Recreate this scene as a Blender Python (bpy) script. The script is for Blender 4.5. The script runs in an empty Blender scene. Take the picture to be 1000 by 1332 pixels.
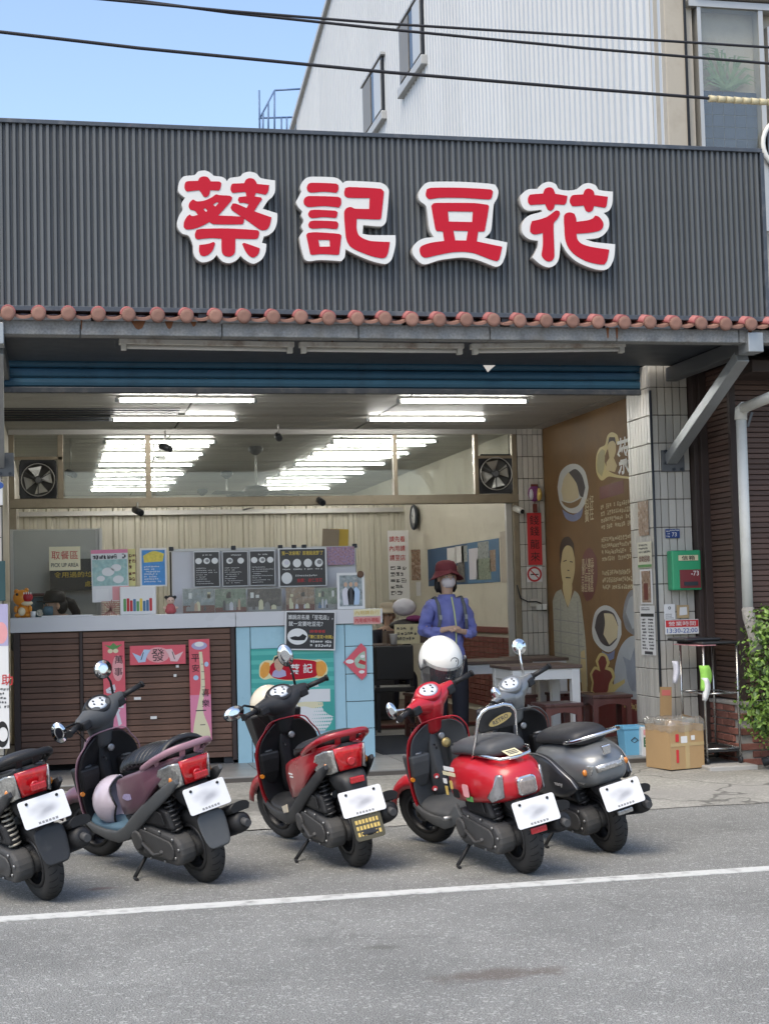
import bpy, bmesh, math, random
from mathutils import Vector, Matrix
SC = bpy.context.scene
COL = SC.collection
R = math.radians
rnd = random.Random(11)

# ------------------------------------------------------------------ camera, sky, sun, exposure
cam_data = bpy.data.cameras.new('camera')
cam = bpy.data.objects.new('camera', cam_data)
COL.objects.link(cam)
cam_data.sensor_fit = 'HORIZONTAL'
cam_data.sensor_width = 36
cam_data.lens = 72
cam_data.clip_end = 2000
yaw, pitch, roll = R(12.2), R(3.35), R(-1.44)
_r = Vector((math.cos(yaw), -math.sin(yaw), 0))
_f = Vector((math.sin(yaw) * math.cos(pitch), math.cos(yaw) * math.cos(pitch), math.sin(pitch)))
_u = _r.cross(_f)
_r2 = _r * math.cos(roll) + _u * math.sin(roll)
_u2 = -_r * math.sin(roll) + _u * math.cos(roll)
cam.matrix_world = Matrix(((_r2.x, _u2.x, -_f.x, 0), (_r2.y, _u2.y, -_f.y, 0), (_r2.z, _u2.z, -_f.z, 1.4), (0, 0, 0, 1)))
SC.camera = cam

world = bpy.data.worlds.new('World')
SC.world = world
world.use_nodes = True
wn = world.node_tree
wn.nodes.clear()
sky = wn.nodes.new('ShaderNodeTexSky')
sky.sky_type = 'NISHITA'
sky.sun_disc = False
SUN_EL, SUN_ROT = R(58), R(222)
sky.sun_elevation = SUN_EL
sky.sun_rotation = SUN_ROT
sky.air_density = 1.0
sky.dust_density = 2.4
sky.ozone_density = 1.0
bg = wn.nodes.new('ShaderNodeBackground')
bg.inputs[1].default_value = 0.15
wo = wn.nodes.new('ShaderNodeOutputWorld')
wn.links.new(sky.outputs[0], bg.inputs[0])
wn.links.new(bg.outputs[0], wo.inputs[0])
sd = bpy.data.lights.new('sun', 'SUN')
sd.energy = 1.2
sd.angle = R(35)
sd.color = (1.0, 0.91, 0.72)
sun = bpy.data.objects.new('sun', sd)
COL.objects.link(sun)
sv = Vector((math.sin(SUN_ROT) * math.cos(SUN_EL), math.cos(SUN_ROT) * math.cos(SUN_EL), math.sin(SUN_EL)))
sun.rotation_euler = sv.to_track_quat('Z', 'Y').to_euler()
sun.location = sv * 40
SC.view_settings.view_transform = 'Standard'
SC.view_settings.look = 'None'
SC.view_settings.gamma = 1
SC.view_settings.use_curve_mapping = False
SC.view_settings.exposure = 1.0
SC.cycles.max_bounces = 8
SC.cycles.transparent_max_bounces = 16

# ------------------------------------------------------------------ materials
MATS = {}
def _new(name):
    m = bpy.data.materials.new(name)
    m.use_nodes = True
    nt = m.node_tree
    return m, nt, nt.nodes['Principled BSDF'], nt.links

def mat(name, c=(.5, .5, .5), r=.5, m=0, var=.12, sc=7, bump=0, bsc=60, rand=0, coat=0, spec=.5, streak=0, dirt=0, dirtc=None, dsc=3, stretch=(1, 1, 1)):
    """principled material: noise-varied colour, optional per-object value shift, vertical streaks, dirt blotches and bump"""
    if name in MATS:
        return MATS[name]
    M, nt, b, L = _new(name)
    N = nt.nodes.new
    tc = N('ShaderNodeTexCoord')
    mp = N('ShaderNodeMapping')
    mp.inputs['Scale'].default_value = stretch
    L.new(tc.outputs['Object'], mp.inputs[0])
    no = N('ShaderNodeTexNoise')
    no.inputs['Scale'].default_value = sc
    no.inputs['Detail'].default_value = 6
    L.new(mp.outputs[0], no.inputs['Vector'])
    mx = N('ShaderNodeMix'); mx.data_type = 'RGBA'
    mx.inputs[6].default_value = (c[0] * (1 - var), c[1] * (1 - var), c[2] * (1 - var), 1)
    mx.inputs[7].default_value = (min(1, c[0] * (1 + var)), min(1, c[1] * (1 + var)), min(1, c[2] * (1 + var)), 1)
    L.new(no.outputs['Fac'], mx.inputs[0])
    col = mx.outputs[2]
    if streak or dirt:
        n2 = N('ShaderNodeTexNoise')
        n2.inputs['Scale'].default_value = dsc
        n2.inputs['Detail'].default_value = 8
        n2.inputs['Roughness'].default_value = .65
        m2 = N('ShaderNodeMapping')
        m2.inputs['Scale'].default_value = (6, 6, .35) if streak else (1, 1, 1)
        L.new(tc.outputs['Object'], m2.inputs[0]); L.new(m2.outputs[0], n2.inputs['Vector'])
        rp = N('ShaderNodeMapRange')
        rp.inputs[1].default_value = .5; rp.inputs[2].default_value = .75
        rp.inputs[3].default_value = 0; rp.inputs[4].default_value = max(streak, dirt)
        L.new(n2.outputs['Fac'], rp.inputs[0])
        m3 = N('ShaderNodeMix'); m3.data_type = 'RGBA'
        dc = dirtc or (c[0] * .45, c[1] * .42, c[2] * .38)
        m3.inputs[7].default_value = (*dc, 1)
        L.new(col, m3.inputs[6]); L.new(rp.outputs[0], m3.inputs[0])
        col = m3.outputs[2]
    if rand:
        oi = N('ShaderNodeObjectInfo')
        mr = N('ShaderNodeMapRange')
        mr.inputs[3].default_value = 1 - rand; mr.inputs[4].default_value = 1 + rand
        L.new(oi.outputs['Random'], mr.inputs[0])
        hs = N('ShaderNodeHueSaturation')
        L.new(mr.outputs[0], hs.inputs['Value']); L.new(col, hs.inputs['Color'])
        col = hs.outputs[0]
    L.new(col, b.inputs['Base Color'])
    rr = N('ShaderNodeMapRange')
    rr.inputs[3].default_value = max(.03, r - .1); rr.inputs[4].default_value = min(1, r + .1)
    L.new(no.outputs['Fac'], rr.inputs[0]); L.new(rr.outputs[0], b.inputs['Roughness'])
    b.inputs['Metallic'].default_value = m
    b.inputs['Specular IOR Level'].default_value = spec
    if coat:
        b.inputs['Coat Weight'].default_value = coat
        b.inputs['Coat Roughness'].default_value = .08
    if bump:
        nb = N('ShaderNodeTexNoise'); nb.inputs['Scale'].default_value = bsc; nb.inputs['Detail'].default_value = 4
        L.new(mp.outputs[0], nb.inputs['Vector'])
        bp = N('ShaderNodeBump'); bp.inputs['Strength'].default_value = bump; bp.inputs['Distance'].default_value = .01
        L.new(nb.outputs['Fac'], bp.inputs['Height']); L.new(bp.outputs[0], b.inputs['Normal'])
    MATS[name] = M
    return M

def emit(name, c, s):
    if name in MATS: return MATS[name]
    M, nt, b, L = _new(name)
    b.inputs['Base Color'].default_value = (.8, .8, .8, 1)
    b.inputs['Emission Color'].default_value = (*c, 1)
    b.inputs['Emission Strength'].default_value = s
    MATS[name] = M
    return M

def glass(name, tint=(.9, .95, .94), gloss=.12, rough=.03, haze=0, hc=(.7, .7, .7)):
    """thin pane: tinted transparency with a fresnel reflection and optional film of dust"""
    if name in MATS: return MATS[name]
    M, nt, b, L = _new(name)
    N = nt.nodes.new
    out = nt.nodes['Material Output']
    tr = N('ShaderNodeBsdfTransparent'); tr.inputs[0].default_value = (*tint, 1)
    gl = N('ShaderNodeBsdfGlossy'); gl.inputs['Roughness'].default_value = rough
    lw = N('ShaderNodeLayerWeight'); lw.inputs[0].default_value = .5
    pw4 = N('ShaderNodeMath'); pw4.operation = 'POWER'; pw4.inputs[1].default_value = 4
    L.new(lw.outputs['Facing'], pw4.inputs[0])
    ad = N('ShaderNodeMath'); ad.operation = 'MULTIPLY_ADD'; ad.inputs[1].default_value = .6; ad.inputs[2].default_value = gloss * .5; ad.use_clamp = True
    L.new(pw4.outputs[0], ad.inputs[0])
    mx = N('ShaderNodeMixShader')
    L.new(ad.outputs[0], mx.inputs[0]); L.new(tr.outputs[0], mx.inputs[1]); L.new(gl.outputs[0], mx.inputs[2])
    last = mx.outputs[0]
    if haze:
        df = N('ShaderNodeBsdfDiffuse'); df.inputs[0].default_value = (*hc, 1)
        m2 = N('ShaderNodeMixShader')
        m2.inputs[0].default_value = haze
        L.new(last, m2.inputs[1]); L.new(df.outputs[0], m2.inputs[2]); last = m2.outputs[0]
    L.new(last, out.inputs[0])
    MATS[name] = M
    return M

def ground_mat(name, base, spk, scale, patch, bump, stains=(), cracks=0):
    """asphalt / concrete: fine aggregate speckle, broad wear patches, stains at given spots, cracks"""
    M, nt, b, L = _new(name)
    N = nt.nodes.new
    tc = N('ShaderNodeTexCoord')
    v = tc.outputs['Object']
    n1 = N('ShaderNodeTexNoise'); n1.inputs['Scale'].default_value = scale; n1.inputs['Detail'].default_value = 3
    n2 = N('ShaderNodeTexNoise'); n2.inputs['Scale'].default_value = 1.3; n2.inputs['Detail'].default_value = 7; n2.inputs['Roughness'].default_value = .62
    vo = N('ShaderNodeTexVoronoi'); vo.inputs['Scale'].default_value = scale * .9
    vr = N('ShaderNodeTexVoronoi'); vr.inputs['Scale'].default_value = scale * .55
    for q in (n1, n2, vo, vr): L.new(v, q.inputs['Vector'])
    cr = N('ShaderNodeValToRGB')
    e = cr.color_ramp.elements
    e[0].position = .34; e[0].color = (*[x * (1 - spk) for x in base], 1)
    e[1].position = .72; e[1].color = (*[x * (1 + spk) for x in base], 1)
    L.new(n1.outputs['Fac'], cr.inputs[0])
    # random light stones
    st = N('ShaderNodeMath'); st.operation = 'GREATER_THAN'; st.inputs[1].default_value = .92
    sx = N('ShaderNodeSeparateColor'); L.new(vr.outputs['Color'], sx.inputs[0]); L.new(sx.outputs[0], st.inputs[0])
    ms = N('ShaderNodeMix'); ms.data_type = 'RGBA'; ms.inputs[7].default_value = (*[min(1, x * (1 + spk * 1.7)) for x in base], 1)
    ml = N('ShaderNodeMath'); ml.operation = 'MULTIPLY'; ml.inputs[1].default_value = .5
    L.new(st.outputs[0], ml.inputs[0]); L.new(ml.outputs[0], ms.inputs[0]); L.new(cr.outputs[0], ms.inputs[6])
    col = ms.outputs[2]
    # broad patches
    pr = N('ShaderNodeMapRange'); pr.inputs[1].default_value = .32; pr.inputs[2].default_value = .68
    pr.inputs[3].default_value = 1 - patch; pr.inputs[4].default_value = 1 + patch
    L.new(n2.outputs['Fac'], pr.inputs[0])
    hs = N('ShaderNodeHueSaturation'); L.new(pr.outputs[0], hs.inputs['Value']); L.new(col, hs.inputs['Color'])
    col = hs.outputs[0]
    for (sxx, syy, rx, ry, sc_, amt) in stains:
        mp = N('ShaderNodeMapping'); mp.vector_type = 'TEXTURE'
        mp.inputs['Location'].default_value = (sxx, syy, 0); mp.inputs['Scale'].default_value = (rx, ry, 1)
        L.new(v, mp.inputs[0])
        ln = N('ShaderNodeVectorMath'); ln.operation = 'LENGTH'; L.new(mp.outputs[0], ln.inputs[0])
        nn = N('ShaderNodeTexNoise'); nn.inputs['Scale'].default_value = 9; nn.inputs['Detail'].default_value = 6; L.new(v, nn.inputs['Vector'])
        a = N('ShaderNodeMath'); a.operation = 'MULTIPLY_ADD'; a.inputs[1].default_value = 1.6; L.new(nn.outputs['Fac'], a.inputs[0])
        L.new(ln.outputs['Value'], a.inputs[2])
        mr = N('ShaderNodeMapRange'); mr.inputs[1].default_value = 1.25; mr.inputs[2].default_value = 1.9
        mr.inputs[3].default_value = amt; mr.inputs[4].default_value = 0
        L.new(a.outputs[0], mr.inputs[0])
        mm = N('ShaderNodeMix'); mm.data_type = 'RGBA'; mm.inputs[7].default_value = (*sc_, 1)
        L.new(mr.outputs[0], mm.inputs[0]); L.new(col, mm.inputs[6]); col = mm.outputs[2]
    if cracks:
        nw = N('ShaderNodeTexNoise'); nw.inputs['Scale'].default_value = 3; L.new(v, nw.inputs['Vector'])
        va = N('ShaderNodeVectorMath'); va.operation = 'MULTIPLY_ADD'; va.inputs[1].default_value = (.5, .5, .5)
        L.new(nw.outputs['Color'], va.inputs[0]); L.new(v, va.inputs[2])
        vc = N('ShaderNodeTexVoronoi'); vc.feature = 'DISTANCE_TO_EDGE'; vc.inputs['Scale'].default_value = .8
        L.new(va.outputs[0], vc.inputs['Vector'])
        lt = N('ShaderNodeMapRange'); lt.inputs[1].default_value = .004; lt.inputs[2].default_value = .014; lt.inputs[3].default_value = cracks; lt.inputs[4].default_value = 0
        L.new(vc.outputs['Distance'], lt.inputs[0])
        mm = N('ShaderNodeMix'); mm.data_type = 'RGBA'; mm.inputs[7].default_value = (.03, .03, .028, 1)
        L.new(lt.outputs[0], mm.inputs[0]); L.new(col, mm.inputs[6]); col = mm.outputs[2]
    L.new(col, b.inputs['Base Color'])
    b.inputs['Roughness'].default_value = .85
    b.inputs['Specular IOR Level'].default_value = .3
    bp = N('ShaderNodeBump'); bp.inputs['Strength'].default_value = bump; bp.inputs['Distance'].default_value = .006
    L.new(vo.outputs['Distance'], bp.inputs['Height']); L.new(bp.outputs[0], b.inputs['Normal'])
    MATS[name] = M
    return M

# ------------------------------------------------------------------ mesh helpers
class MB:
    """collects shapes; build() links them as ONE mesh object"""
    def __init__(s):
        s.v = []; s.f = []; s.s = []
    def add(s, vs, fs, smooth=False):
        o = len(s.v)
        s.v += [tuple(v) for v in vs]
        s.f += [tuple(i + o for i in f) for f in fs]
        s.s += [smooth] * len(fs)
        return s
    def box(s, x0, x1, y0, y1, z0, z1):
        vs = [(x, y, z) for z in (z0, z1) for y in (y0, y1) for x in (x0, x1)]
        return s.add(vs, [(0, 2, 3, 1), (4, 5, 7, 6), (0, 1, 5, 4), (2, 6, 7, 3), (0, 4, 6, 2), (1, 3, 7, 5)])
    def obox(s, c, h, M):
        vs = [Vector(c) + M @ Vector((x * h[0], y * h[1], z * h[2])) for z in (-1, 1) for y in (-1, 1) for x in (-1, 1)]
        return s.add(vs, [(0, 2, 3, 1), (4, 5, 7, 6), (0, 1, 5, 4), (2, 6, 7, 3), (0, 4, 6, 2), (1, 3, 7, 5)])
    def bar(s, a, b, w, h, up=(0, 0, 1)):
        a = Vector(a); b = Vector(b); d = (b - a).normalized()
        sd_ = d.cross(Vector(up)).normalized(); u = sd_.cross(d)
        M = Matrix((sd_, d, u)).transposed()
        return s.obox((a + b) / 2, (w / 2, (b - a).length / 2, h / 2), M)
    def rings(s, rs, closed=True, caps=True, smooth=True):
        n = len(rs[0]); o = len(s.v)
        for r_ in rs: s.v += [tuple(p) for p in r_]
        for i in range(len(rs) - 1):
            for j in range(n if closed else n - 1):
                k = (j + 1) % n
                s.f.append((o + i * n + j, o + i * n + k, o + (i + 1) * n + k, o + (i + 1) * n + j)); s.s.append(smooth)
        if caps:
            s.f.append(tuple(o + j for j in reversed(range(n)))); s.s.append(False)
            s.f.append(tuple(o + (len(rs) - 1) * n + j for j in range(n))); s.s.append(False)
        return s
    def tube(s, pts, r, n=8, caps=True, flat=1):
        pts = [Vector(p) for p in pts]
        rr = r if isinstance(r, (list, tuple)) else [r] * len(pts)
        rs = []; up = None
        for i, p in enumerate(pts):
            d = (pts[min(i + 1, len(pts) - 1)] - pts[max(i - 1, 0)]).normalized()
            if up is None:
                up = Vector((0, 0, 1)) if abs(d.z) < .9 else Vector((1, 0, 0))
            sd_ = d.cross(up).normalized(); up = sd_.cross(d).normalized()
            rs.append([p + (sd_ * math.cos(a) + up * math.sin(a) * flat) * rr[i] for a in (2 * math.pi * k / n for k in range(n))])
        return s.rings(rs, caps=caps)
    def lathe(s, prof, c=(0, 0, 0), axis='z', n=20, caps=True):
        """prof: list of (radius, height along axis)"""
        rs = []
        for (r_, h) in prof:
            ring = []
            for k in range(n):
                a = 2 * math.pi * k / n
                p = (r_ * math.cos(a), r_ * math.sin(a), h)
                if axis == 'x': p = (p[2], p[0], p[1])
                elif axis == 'y': p = (p[1], p[2], p[0])
                ring.append((p[0] + c[0], p[1] + c[1], p[2] + c[2]))
            rs.append(ring)
        return s.rings(rs, caps=caps)
    def prism(s, poly, h0, h1, axis='y', smooth=False):
        """poly extruded: axis y -> poly in xz, axis x -> poly in yz, axis z -> poly in xy"""
        n = len(poly)
        def P(p, h):
            return (p[0], h, p[1]) if axis == 'y' else (h, p[0], p[1]) if axis == 'x' else (p[0], p[1], h)
        vs = [P(p, h0) for p in poly] + [P(p, h1) for p in poly]
        fs = [tuple(range(n)), tuple(reversed(range(n, 2 * n)))]
        o = len(s.v)
        s.add(vs, fs)
        for j in range(n):
            k = (j + 1) % n
            s.f.append((o + j, o + n + j, o + n + k, o + k)); s.s.append(smooth)
        return s
    def ball(s, c, r, n=12, m=8):
        rx, ry, rz = r if isinstance(r, (list, tuple)) else (r, r, r)
        rs = [[(c[0] + rx * math.sin(t) * math.cos(a), c[1] + ry * math.sin(t) * math.sin(a), c[2] - rz * math.cos(t)) for a in (2 * math.pi * k / n for k in range(n))]
              for t in (math.pi * (i + .02) / (m + .04) for i in range(m + 1))]
        return s.rings(rs)
    def build(s, name, material, parent=None, bevel=0, sub=0, seg=2, loc=None, smooth=None):
        me = bpy.data.meshes.new(name)
        me.from_pydata(s.v, [], s.f)
        fl = s.s if smooth is None else [smooth] * len(s.f)
        me.polygons.foreach_set('use_smooth', fl)
        bm = bmesh.new(); bm.from_mesh(me); bmesh.ops.recalc_face_normals(bm, faces=bm.faces); bm.to_mesh(me); bm.free()
        o = link(name, me, material, parent)
        if loc: o.location = loc
        if bevel:
            md = o.modifiers.new('bevel', 'BEVEL'); md.width = bevel; md.segments = seg; md.limit_method = 'ANGLE'; md.angle_limit = R(35)
        if sub:
            md = o.modifiers.new('sub', 'SUBSURF'); md.levels = sub; md.render_levels = sub
            me.polygons.foreach_set('use_smooth', [True] * len(me.polygons))
        return o

def link(name, me, material, parent=None):
    o = bpy.data.objects.new(name, me)
    COL.objects.link(o)
    if material is not None and not me.materials:
        me.materials.append(MATS[material] if isinstance(material, str) else material)
    if parent is not None: o.parent = parent
    return o

def tag(o, label, cat, group=None, kind=None):
    o['label'] = label
    o['category'] = cat
    if group: o['group'] = group
    if kind: o['kind'] = kind
    return o

def struct(o, kind='structure'):
    o['kind'] = kind
    return o

def empty(name, loc=(0, 0, 0), rot=(0, 0, 0)):
    o = bpy.data.objects.new(name, None)
    COL.objects.link(o)
    o.location = loc; o.rotation_euler = rot
    o.empty_display_size = .1
    return o

def copy_tree(o, parent=None):
    c = o.copy(); COL.objects.link(c); c.parent = parent
    for ch in list(o.children): copy_tree(ch, c)
    return c

def pieces(name, mesh_src, spots, parent):
    """alike pieces sharing one mesh: first spot moves the source itself"""
    for i, sp in enumerate(spots):
        o = mesh_src if i == 0 else mesh_src.copy()
        if i: COL.objects.link(o)
        o.parent = parent
        o.location = sp[0]
        if len(sp) > 1: o.rotation_euler = sp[1]
        if len(sp) > 2: o.scale = sp[2]
        o.name = name

def smooth_poly(pts, k=4, tens=.5, sharp=50):
    """closed Catmull-Rom through pts; corners sharper than the limit stay sharp"""
    n = len(pts); out = []
    P_ = [Vector((p[0], p[1])) for p in pts]
    crn = []
    for i in range(n):
        a = (P_[i] - P_[i - 1]); b = (P_[(i + 1) % n] - P_[i])
        ang = abs(a.angle_signed(b)) if a.length > 1e-9 and b.length > 1e-9 else 0
        crn.append(ang > R(sharp))
    for i in range(n):
        p0, p1, p2, p3 = P_[i - 1], P_[i], P_[(i + 1) % n], P_[(i + 2) % n]
        t1 = Vector((0, 0)) if crn[i] else (p2 - p0) * tens
        t2 = Vector((0, 0)) if crn[(i + 1) % n] else (p3 - p1) * tens
        L_ = (p2 - p1).length
        for t in (t1, t2):
            if t.length > L_: t *= L_ / t.length
        for j in range(k):
            t = j / k
            h = (2 * t**3 - 3 * t**2 + 1) * p1 + (t**3 - 2 * t**2 + t) * t1 + (-2 * t**3 + 3 * t**2) * p2 + (t**3 - t**2) * t2
            out.append((h.x, h.y))
    return out

# flat shapes and lettering are curves that are turned into meshes in one pass at the end
QUEUE = []
def flat(name, polys, material, parent, z=.002, ext=.0006, bevel=0, label=None):
    """filled 2-D outlines (inner ones cut holes) in the parent's local xy, facing its local z"""
    cu = bpy.data.curves.new(name, 'CURVE')
    cu.dimensions = '2D'; cu.fill_mode = 'BOTH'; cu.extrude = ext; cu.bevel_depth = bevel; cu.bevel_resolution = 1
    for p in polys:
        sp = cu.splines.new('POLY'); sp.points.add(len(p) - 1)
        for q, pt in zip(sp.points, p): q.co = (pt[0], pt[1], 0, 1)
        sp.use_cyclic_u = True
    o = bpy.data.objects.new(name, cu); COL.objects.link(o)
    o.parent = parent; o.location = (0, 0, z)
    QUEUE.append((o, material, None, label))
    return o

def txt(name, s, u, v, h, material, parent, z=.003, w=None, bold=0, ext=.0005, al='CENTER', sp=1.0, rot=0, line=1.0, label=None):
    """lettering of height h centred at (u, v) in the parent's local xy; w stretches it to a width"""
    cu = bpy.data.curves.new(name, 'FONT')
    cu.body = s; cu.size = 1.0; cu.align_x = 'CENTER'; cu.space_character = sp; cu.space_line = line
    cu.offset = bold * .38; cu.resolution_u = 2; cu.fill_mode = 'FRONT'
    o = bpy.data.objects.new(name, cu); COL.objects.link(o)
    o.parent = parent; o.location = (u, v, z); o.rotation_euler = (0, 0, rot)
    QUEUE.append((o, material, (w, h, al), label))
    return o

def flush():
    dg = bpy.context.evaluated_depsgraph_get()
    done = []
    for (o, material, fit, label) in QUEUE:
        me = bpy.data.meshes.new_from_object(o.evaluated_get(dg))
        if fit and len(me.vertices):
            w, h, al = fit
            xs = [v.co.x for v in me.vertices]; ys = [v.co.y for v in me.vertices]
            bw = max(xs) - min(xs); bh = max(ys) - min(ys)
            sy = h / bh if bh > 1e-6 else 1; sx = (w / bw) if (w and bw > 1e-6) else sy
            cx = (max(xs) + min(xs)) / 2; cy = (max(ys) + min(ys)) / 2
            if al == 'LEFT': cx = min(xs)
            for v in me.vertices: v.co = ((v.co.x - cx) * sx, (v.co.y - cy) * sy, v.co.z)
        done.append((o, me, material, label))
    for (o, me, material, label) in done:
        me.materials.clear()
        nm = o.name
        me.materials.append(MATS[material] if isinstance(material, str) else material)
        n = bpy.data.objects.new('tmp', me)
        n.parent = o.parent; n.location = o.location; n.rotation_euler = o.rotation_euler
        if label: n['label'] = label
        bpy.data.objects.remove(o)
        n.name = nm
        COL.objects.link(n)

def smooth3(pts, k=4):
    P_ = [Vector(p) for p in pts]; out = []
    for i in range(len(P_) - 1):
        p0, p1, p2, p3 = P_[max(i - 1, 0)], P_[i], P_[i + 1], P_[min(i + 2, len(P_) - 1)]
        for j in range(k):
            t = j / k
            out.append(.5 * ((2 * p1) + (p2 - p0) * t + (2 * p0 - 5 * p1 + 4 * p2 - p3) * t * t + (3 * p1 - p0 - 3 * p2 + p3) * t ** 3))
    return out + [P_[-1]]

def ell(cx, cy, rx, ry, n=24, a0=0, a1=360):
    full = (a1 - a0) >= 360
    return [(cx + rx * math.cos(R(a0 + (a1 - a0) * k / (n if full else n - 1))), cy + ry * math.sin(R(a0 + (a1 - a0) * k / (n if full else n - 1)))) for k in range(n)]
def rec(x0, x1, y0, y1):
    return [(x0, y0), (x1, y0), (x1, y1), (x0, y1)]
def rrec(x0, x1, y0, y1, r, n=4):
    o = []
    for (cx, cy, a) in ((x1 - r, y0 + r, -90), (x1 - r, y1 - r, 0), (x0 + r, y1 - r, 90), (x0 + r, y0 + r, 180)):
        for k in range(n + 1):
            t = R(a + 90 * k / n); o.append((cx + r * math.cos(t), cy + r * math.sin(t)))
    return o

FRONT = (R(90), 0, 0)            # faces the street (-Y)
LEFTW = (R(90), 0, R(-90))       # on a right-hand wall, faces -X

# ------------------------------------------------------------------ palette
ground_mat('asphalt', (.245, .246, .232), .60, 165, .17, .9, stains=((1.611, 5.62, .30, .09, (.11, .08, .065), .6), (1.279, 6.2, .09, .05, (.10, .097, .085), .5), (0.228, 7.94, .1, .05, (.12, .055, .045), .5)), cracks=.12)
ground_mat('concrete', (.285, .278, .25), .22, 60, .17, .5, stains=((1.2, 10.6, 1.2, .5, (.10, .098, .09), .7), (4.4, 10.2, 1.2, .35, (.30, .29, .27), .5)), cracks=.55)
mat('line_paint', (.55, .555, .53), .7, var=.15, sc=40, dirt=1.0, dirtc=(.20, .197, .185), dsc=11, bump=.3, bsc=120)
mat('sign_panel', (.092, .099, .102), .45, var=.16, sc=3, streak=.4, dirtc=(.14, .148, .15), dsc=2, rand=.10)
mat('sign_dark', (.035, .042, .052), .5)
mat('sign_frame', (.05, .06, .075), .4, dirt=.5, dirtc=(.2, .2, .2), dsc=9)
mat('letter_white', (.66, .66, .64), .35, var=.04, sc=3, dirt=.25, dirtc=(.55, .53, .5), dsc=6)
mat('letter_side', (.42, .41, .39), .45, m=.3, var=.2, dirt=.5, dsc=8)
mat('letter_red', (.46, .006, .022), .45, var=.08, sc=4, spec=.25)
mat('terracotta', (.225, .118, .088), .75, var=.25, sc=9, rand=.14, dirt=.45, dirtc=(.22, .12, .09), dsc=12, bump=.2, bsc=90)
mat('roof_red', (.33, .10, .095), .55, var=.2, sc=8, rand=.1, dirt=.4, dirtc=(.25, .12, .11), dsc=10)
mat('granite', (.22, .225, .222), .8, var=.6, sc=60, dirt=.8, dirtc=(.10, .085, .07), dsc=5)
mat('rust', (.17, .07, .03), .9, var=.5, sc=20)
mat('blue_grey_steel', (.135, .185, .215), .55, var=.1, sc=3, dirt=.4, dirtc=(.08, .11, .13), dsc=4)
mat('shutter_blue', (.022, .088, .15), .45, var=.2, sc=4, dirt=.5, dirtc=(.012, .04, .07), dsc=6)
mat('tile_cream', (.47, .45, .405), .35, var=.12, sc=5, rand=.14, dirt=.75, dirtc=(.33, .27, .18), dsc=5, streak=0)
mat('grout', (.085, .076, .066), .9)
mat('galv', (.36, .38, .39), .45, m=.55, var=.18, sc=5, dirt=.4, dirtc=(.2, .21, .21), dsc=3)
mat('galv_dark', (.12, .125, .13), .5, m=.3, var=.2)
mat('wood_slat', (.145, .078, .052), .65, var=.35, sc=5, rand=.22, stretch=(1, 1, 12), bump=.25, bsc=30, dirt=.35, dirtc=(.028, .017, .013), dsc=3)
mat('wood_slat2', (.085, .048, .036), .6, var=.3, sc=5, rand=.18, stretch=(1, 1, 10), bump=.25, bsc=30)
mat('wood_frame', (.04, .026, .022), .6, var=.3, sc=4, dirt=.3, dsc=5)
mat('black_gap', (.006, .006, .006), .9, var=.2)
mat('brick', (.19, .075, .055), .85, var=.35, sc=18, rand=.3, dirt=.5, dirtc=(.26, .2, .18), dsc=10, bump=.5, bsc=40)
mat('mortar', (.30, .285, .26), .95, var=.2, sc=15, bump=.5, bsc=40)
mat('white_sheet', (.49, .505, .505), .42, m=.1, var=.05, sc=2, streak=.35, dirtc=(.42, .44, .44), dsc=1.2, rand=.04)
mat('sheet_trim', (.42, .43, .43), .5, var=.1, dirt=.3, dsc=5)
mat('beige_wall', (.46, .425, .355), .8, var=.1, sc=3, dirt=.6, dirtc=(.30, .27, .22), dsc=2.2, bump=.2, bsc=20)
mat('beige_wall2', (.40, .365, .30), .8, var=.1, sc=3, dirt=.4, dsc=3)
mat('alu', (.47, .46, .43), .4, m=.5, var=.12, sc=4)
mat('alu_gold', (.30, .255, .185), .38, m=.45, var=.15, sc=3, dirt=.4, dsc=8)
mat('cable', (.012, .012, .016), .6)
mat('cable_sheath', (.62, .54, .34), .6, var=.15)
mat('white_pvc', (.66, .66, .62), .45, var=.06, dirt=.3, dirtc=(.4, .37, .3), dsc=6)
mat('ceiling_panel', (.43, .43, .40), .5, spec=.3, var=.10, sc=4, rand=.09)
mat('ceiling_joint', (.06, .055, .045), .7)
mat('cream_wall', (.62, .585, .475), .7, var=.06, sc=2, dirt=.25, dsc=3)
mat('corrugated_cream', (.56, .535, .44), .42, m=.1, var=.1, sc=2, streak=.3, dsc=2)
mat('dark_interior', (.02, .017, .015), .8)
mat('wainscot', (.16, .035, .025), .5, var=.3, sc=8)
mat('floor_tile', (.27, .265, .25), .35, var=.12, sc=6, rand=.08, dirt=.4, dsc=6)
mat('inner_floor', (.09, .055, .04), .4, var=.3, sc=4)
mat('navy_tile', (.045, .06, .09), .18, var=.2, rand=.12)
mat('window_dark', (.02, .023, .028), .12)
mat('blue_rail', (.10, .17, .30), .5)
mat('earth', (.12, .10, .075), .95)
glass('pane')
glass('pane_hazy', tint=(.90, .92, .90), gloss=.14, haze=.035, hc=(.55, .57, .54))
glass('film', tint=(.95, .96, .95), gloss=.10, rough=.1, haze=.05, hc=(.5, .53, .48))
glass('acrylic', tint=(.93, .95, .95), gloss=.10, haze=.04)
glass('frosted', tint=(.88, .89, .88), gloss=.015, rough=.05, haze=.008, hc=(.4, .4, .39))
emit('tube_on', (1, .98, .94), 28)

# ------------------------------------------------------------------ the ground
struct(MB().box(-300, 300, -300, 300, -.5, -.03).build('ground', 'earth'))
road = struct(MB().box(-60, 60, -9, 9.62, -.2, 0).build('road', 'asphalt'))
ln = MB(); ln.box(-60, 60, 7.245, 7.36, .001, .005)
struct(ln.build('road_marking', 'line_paint'))
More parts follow.
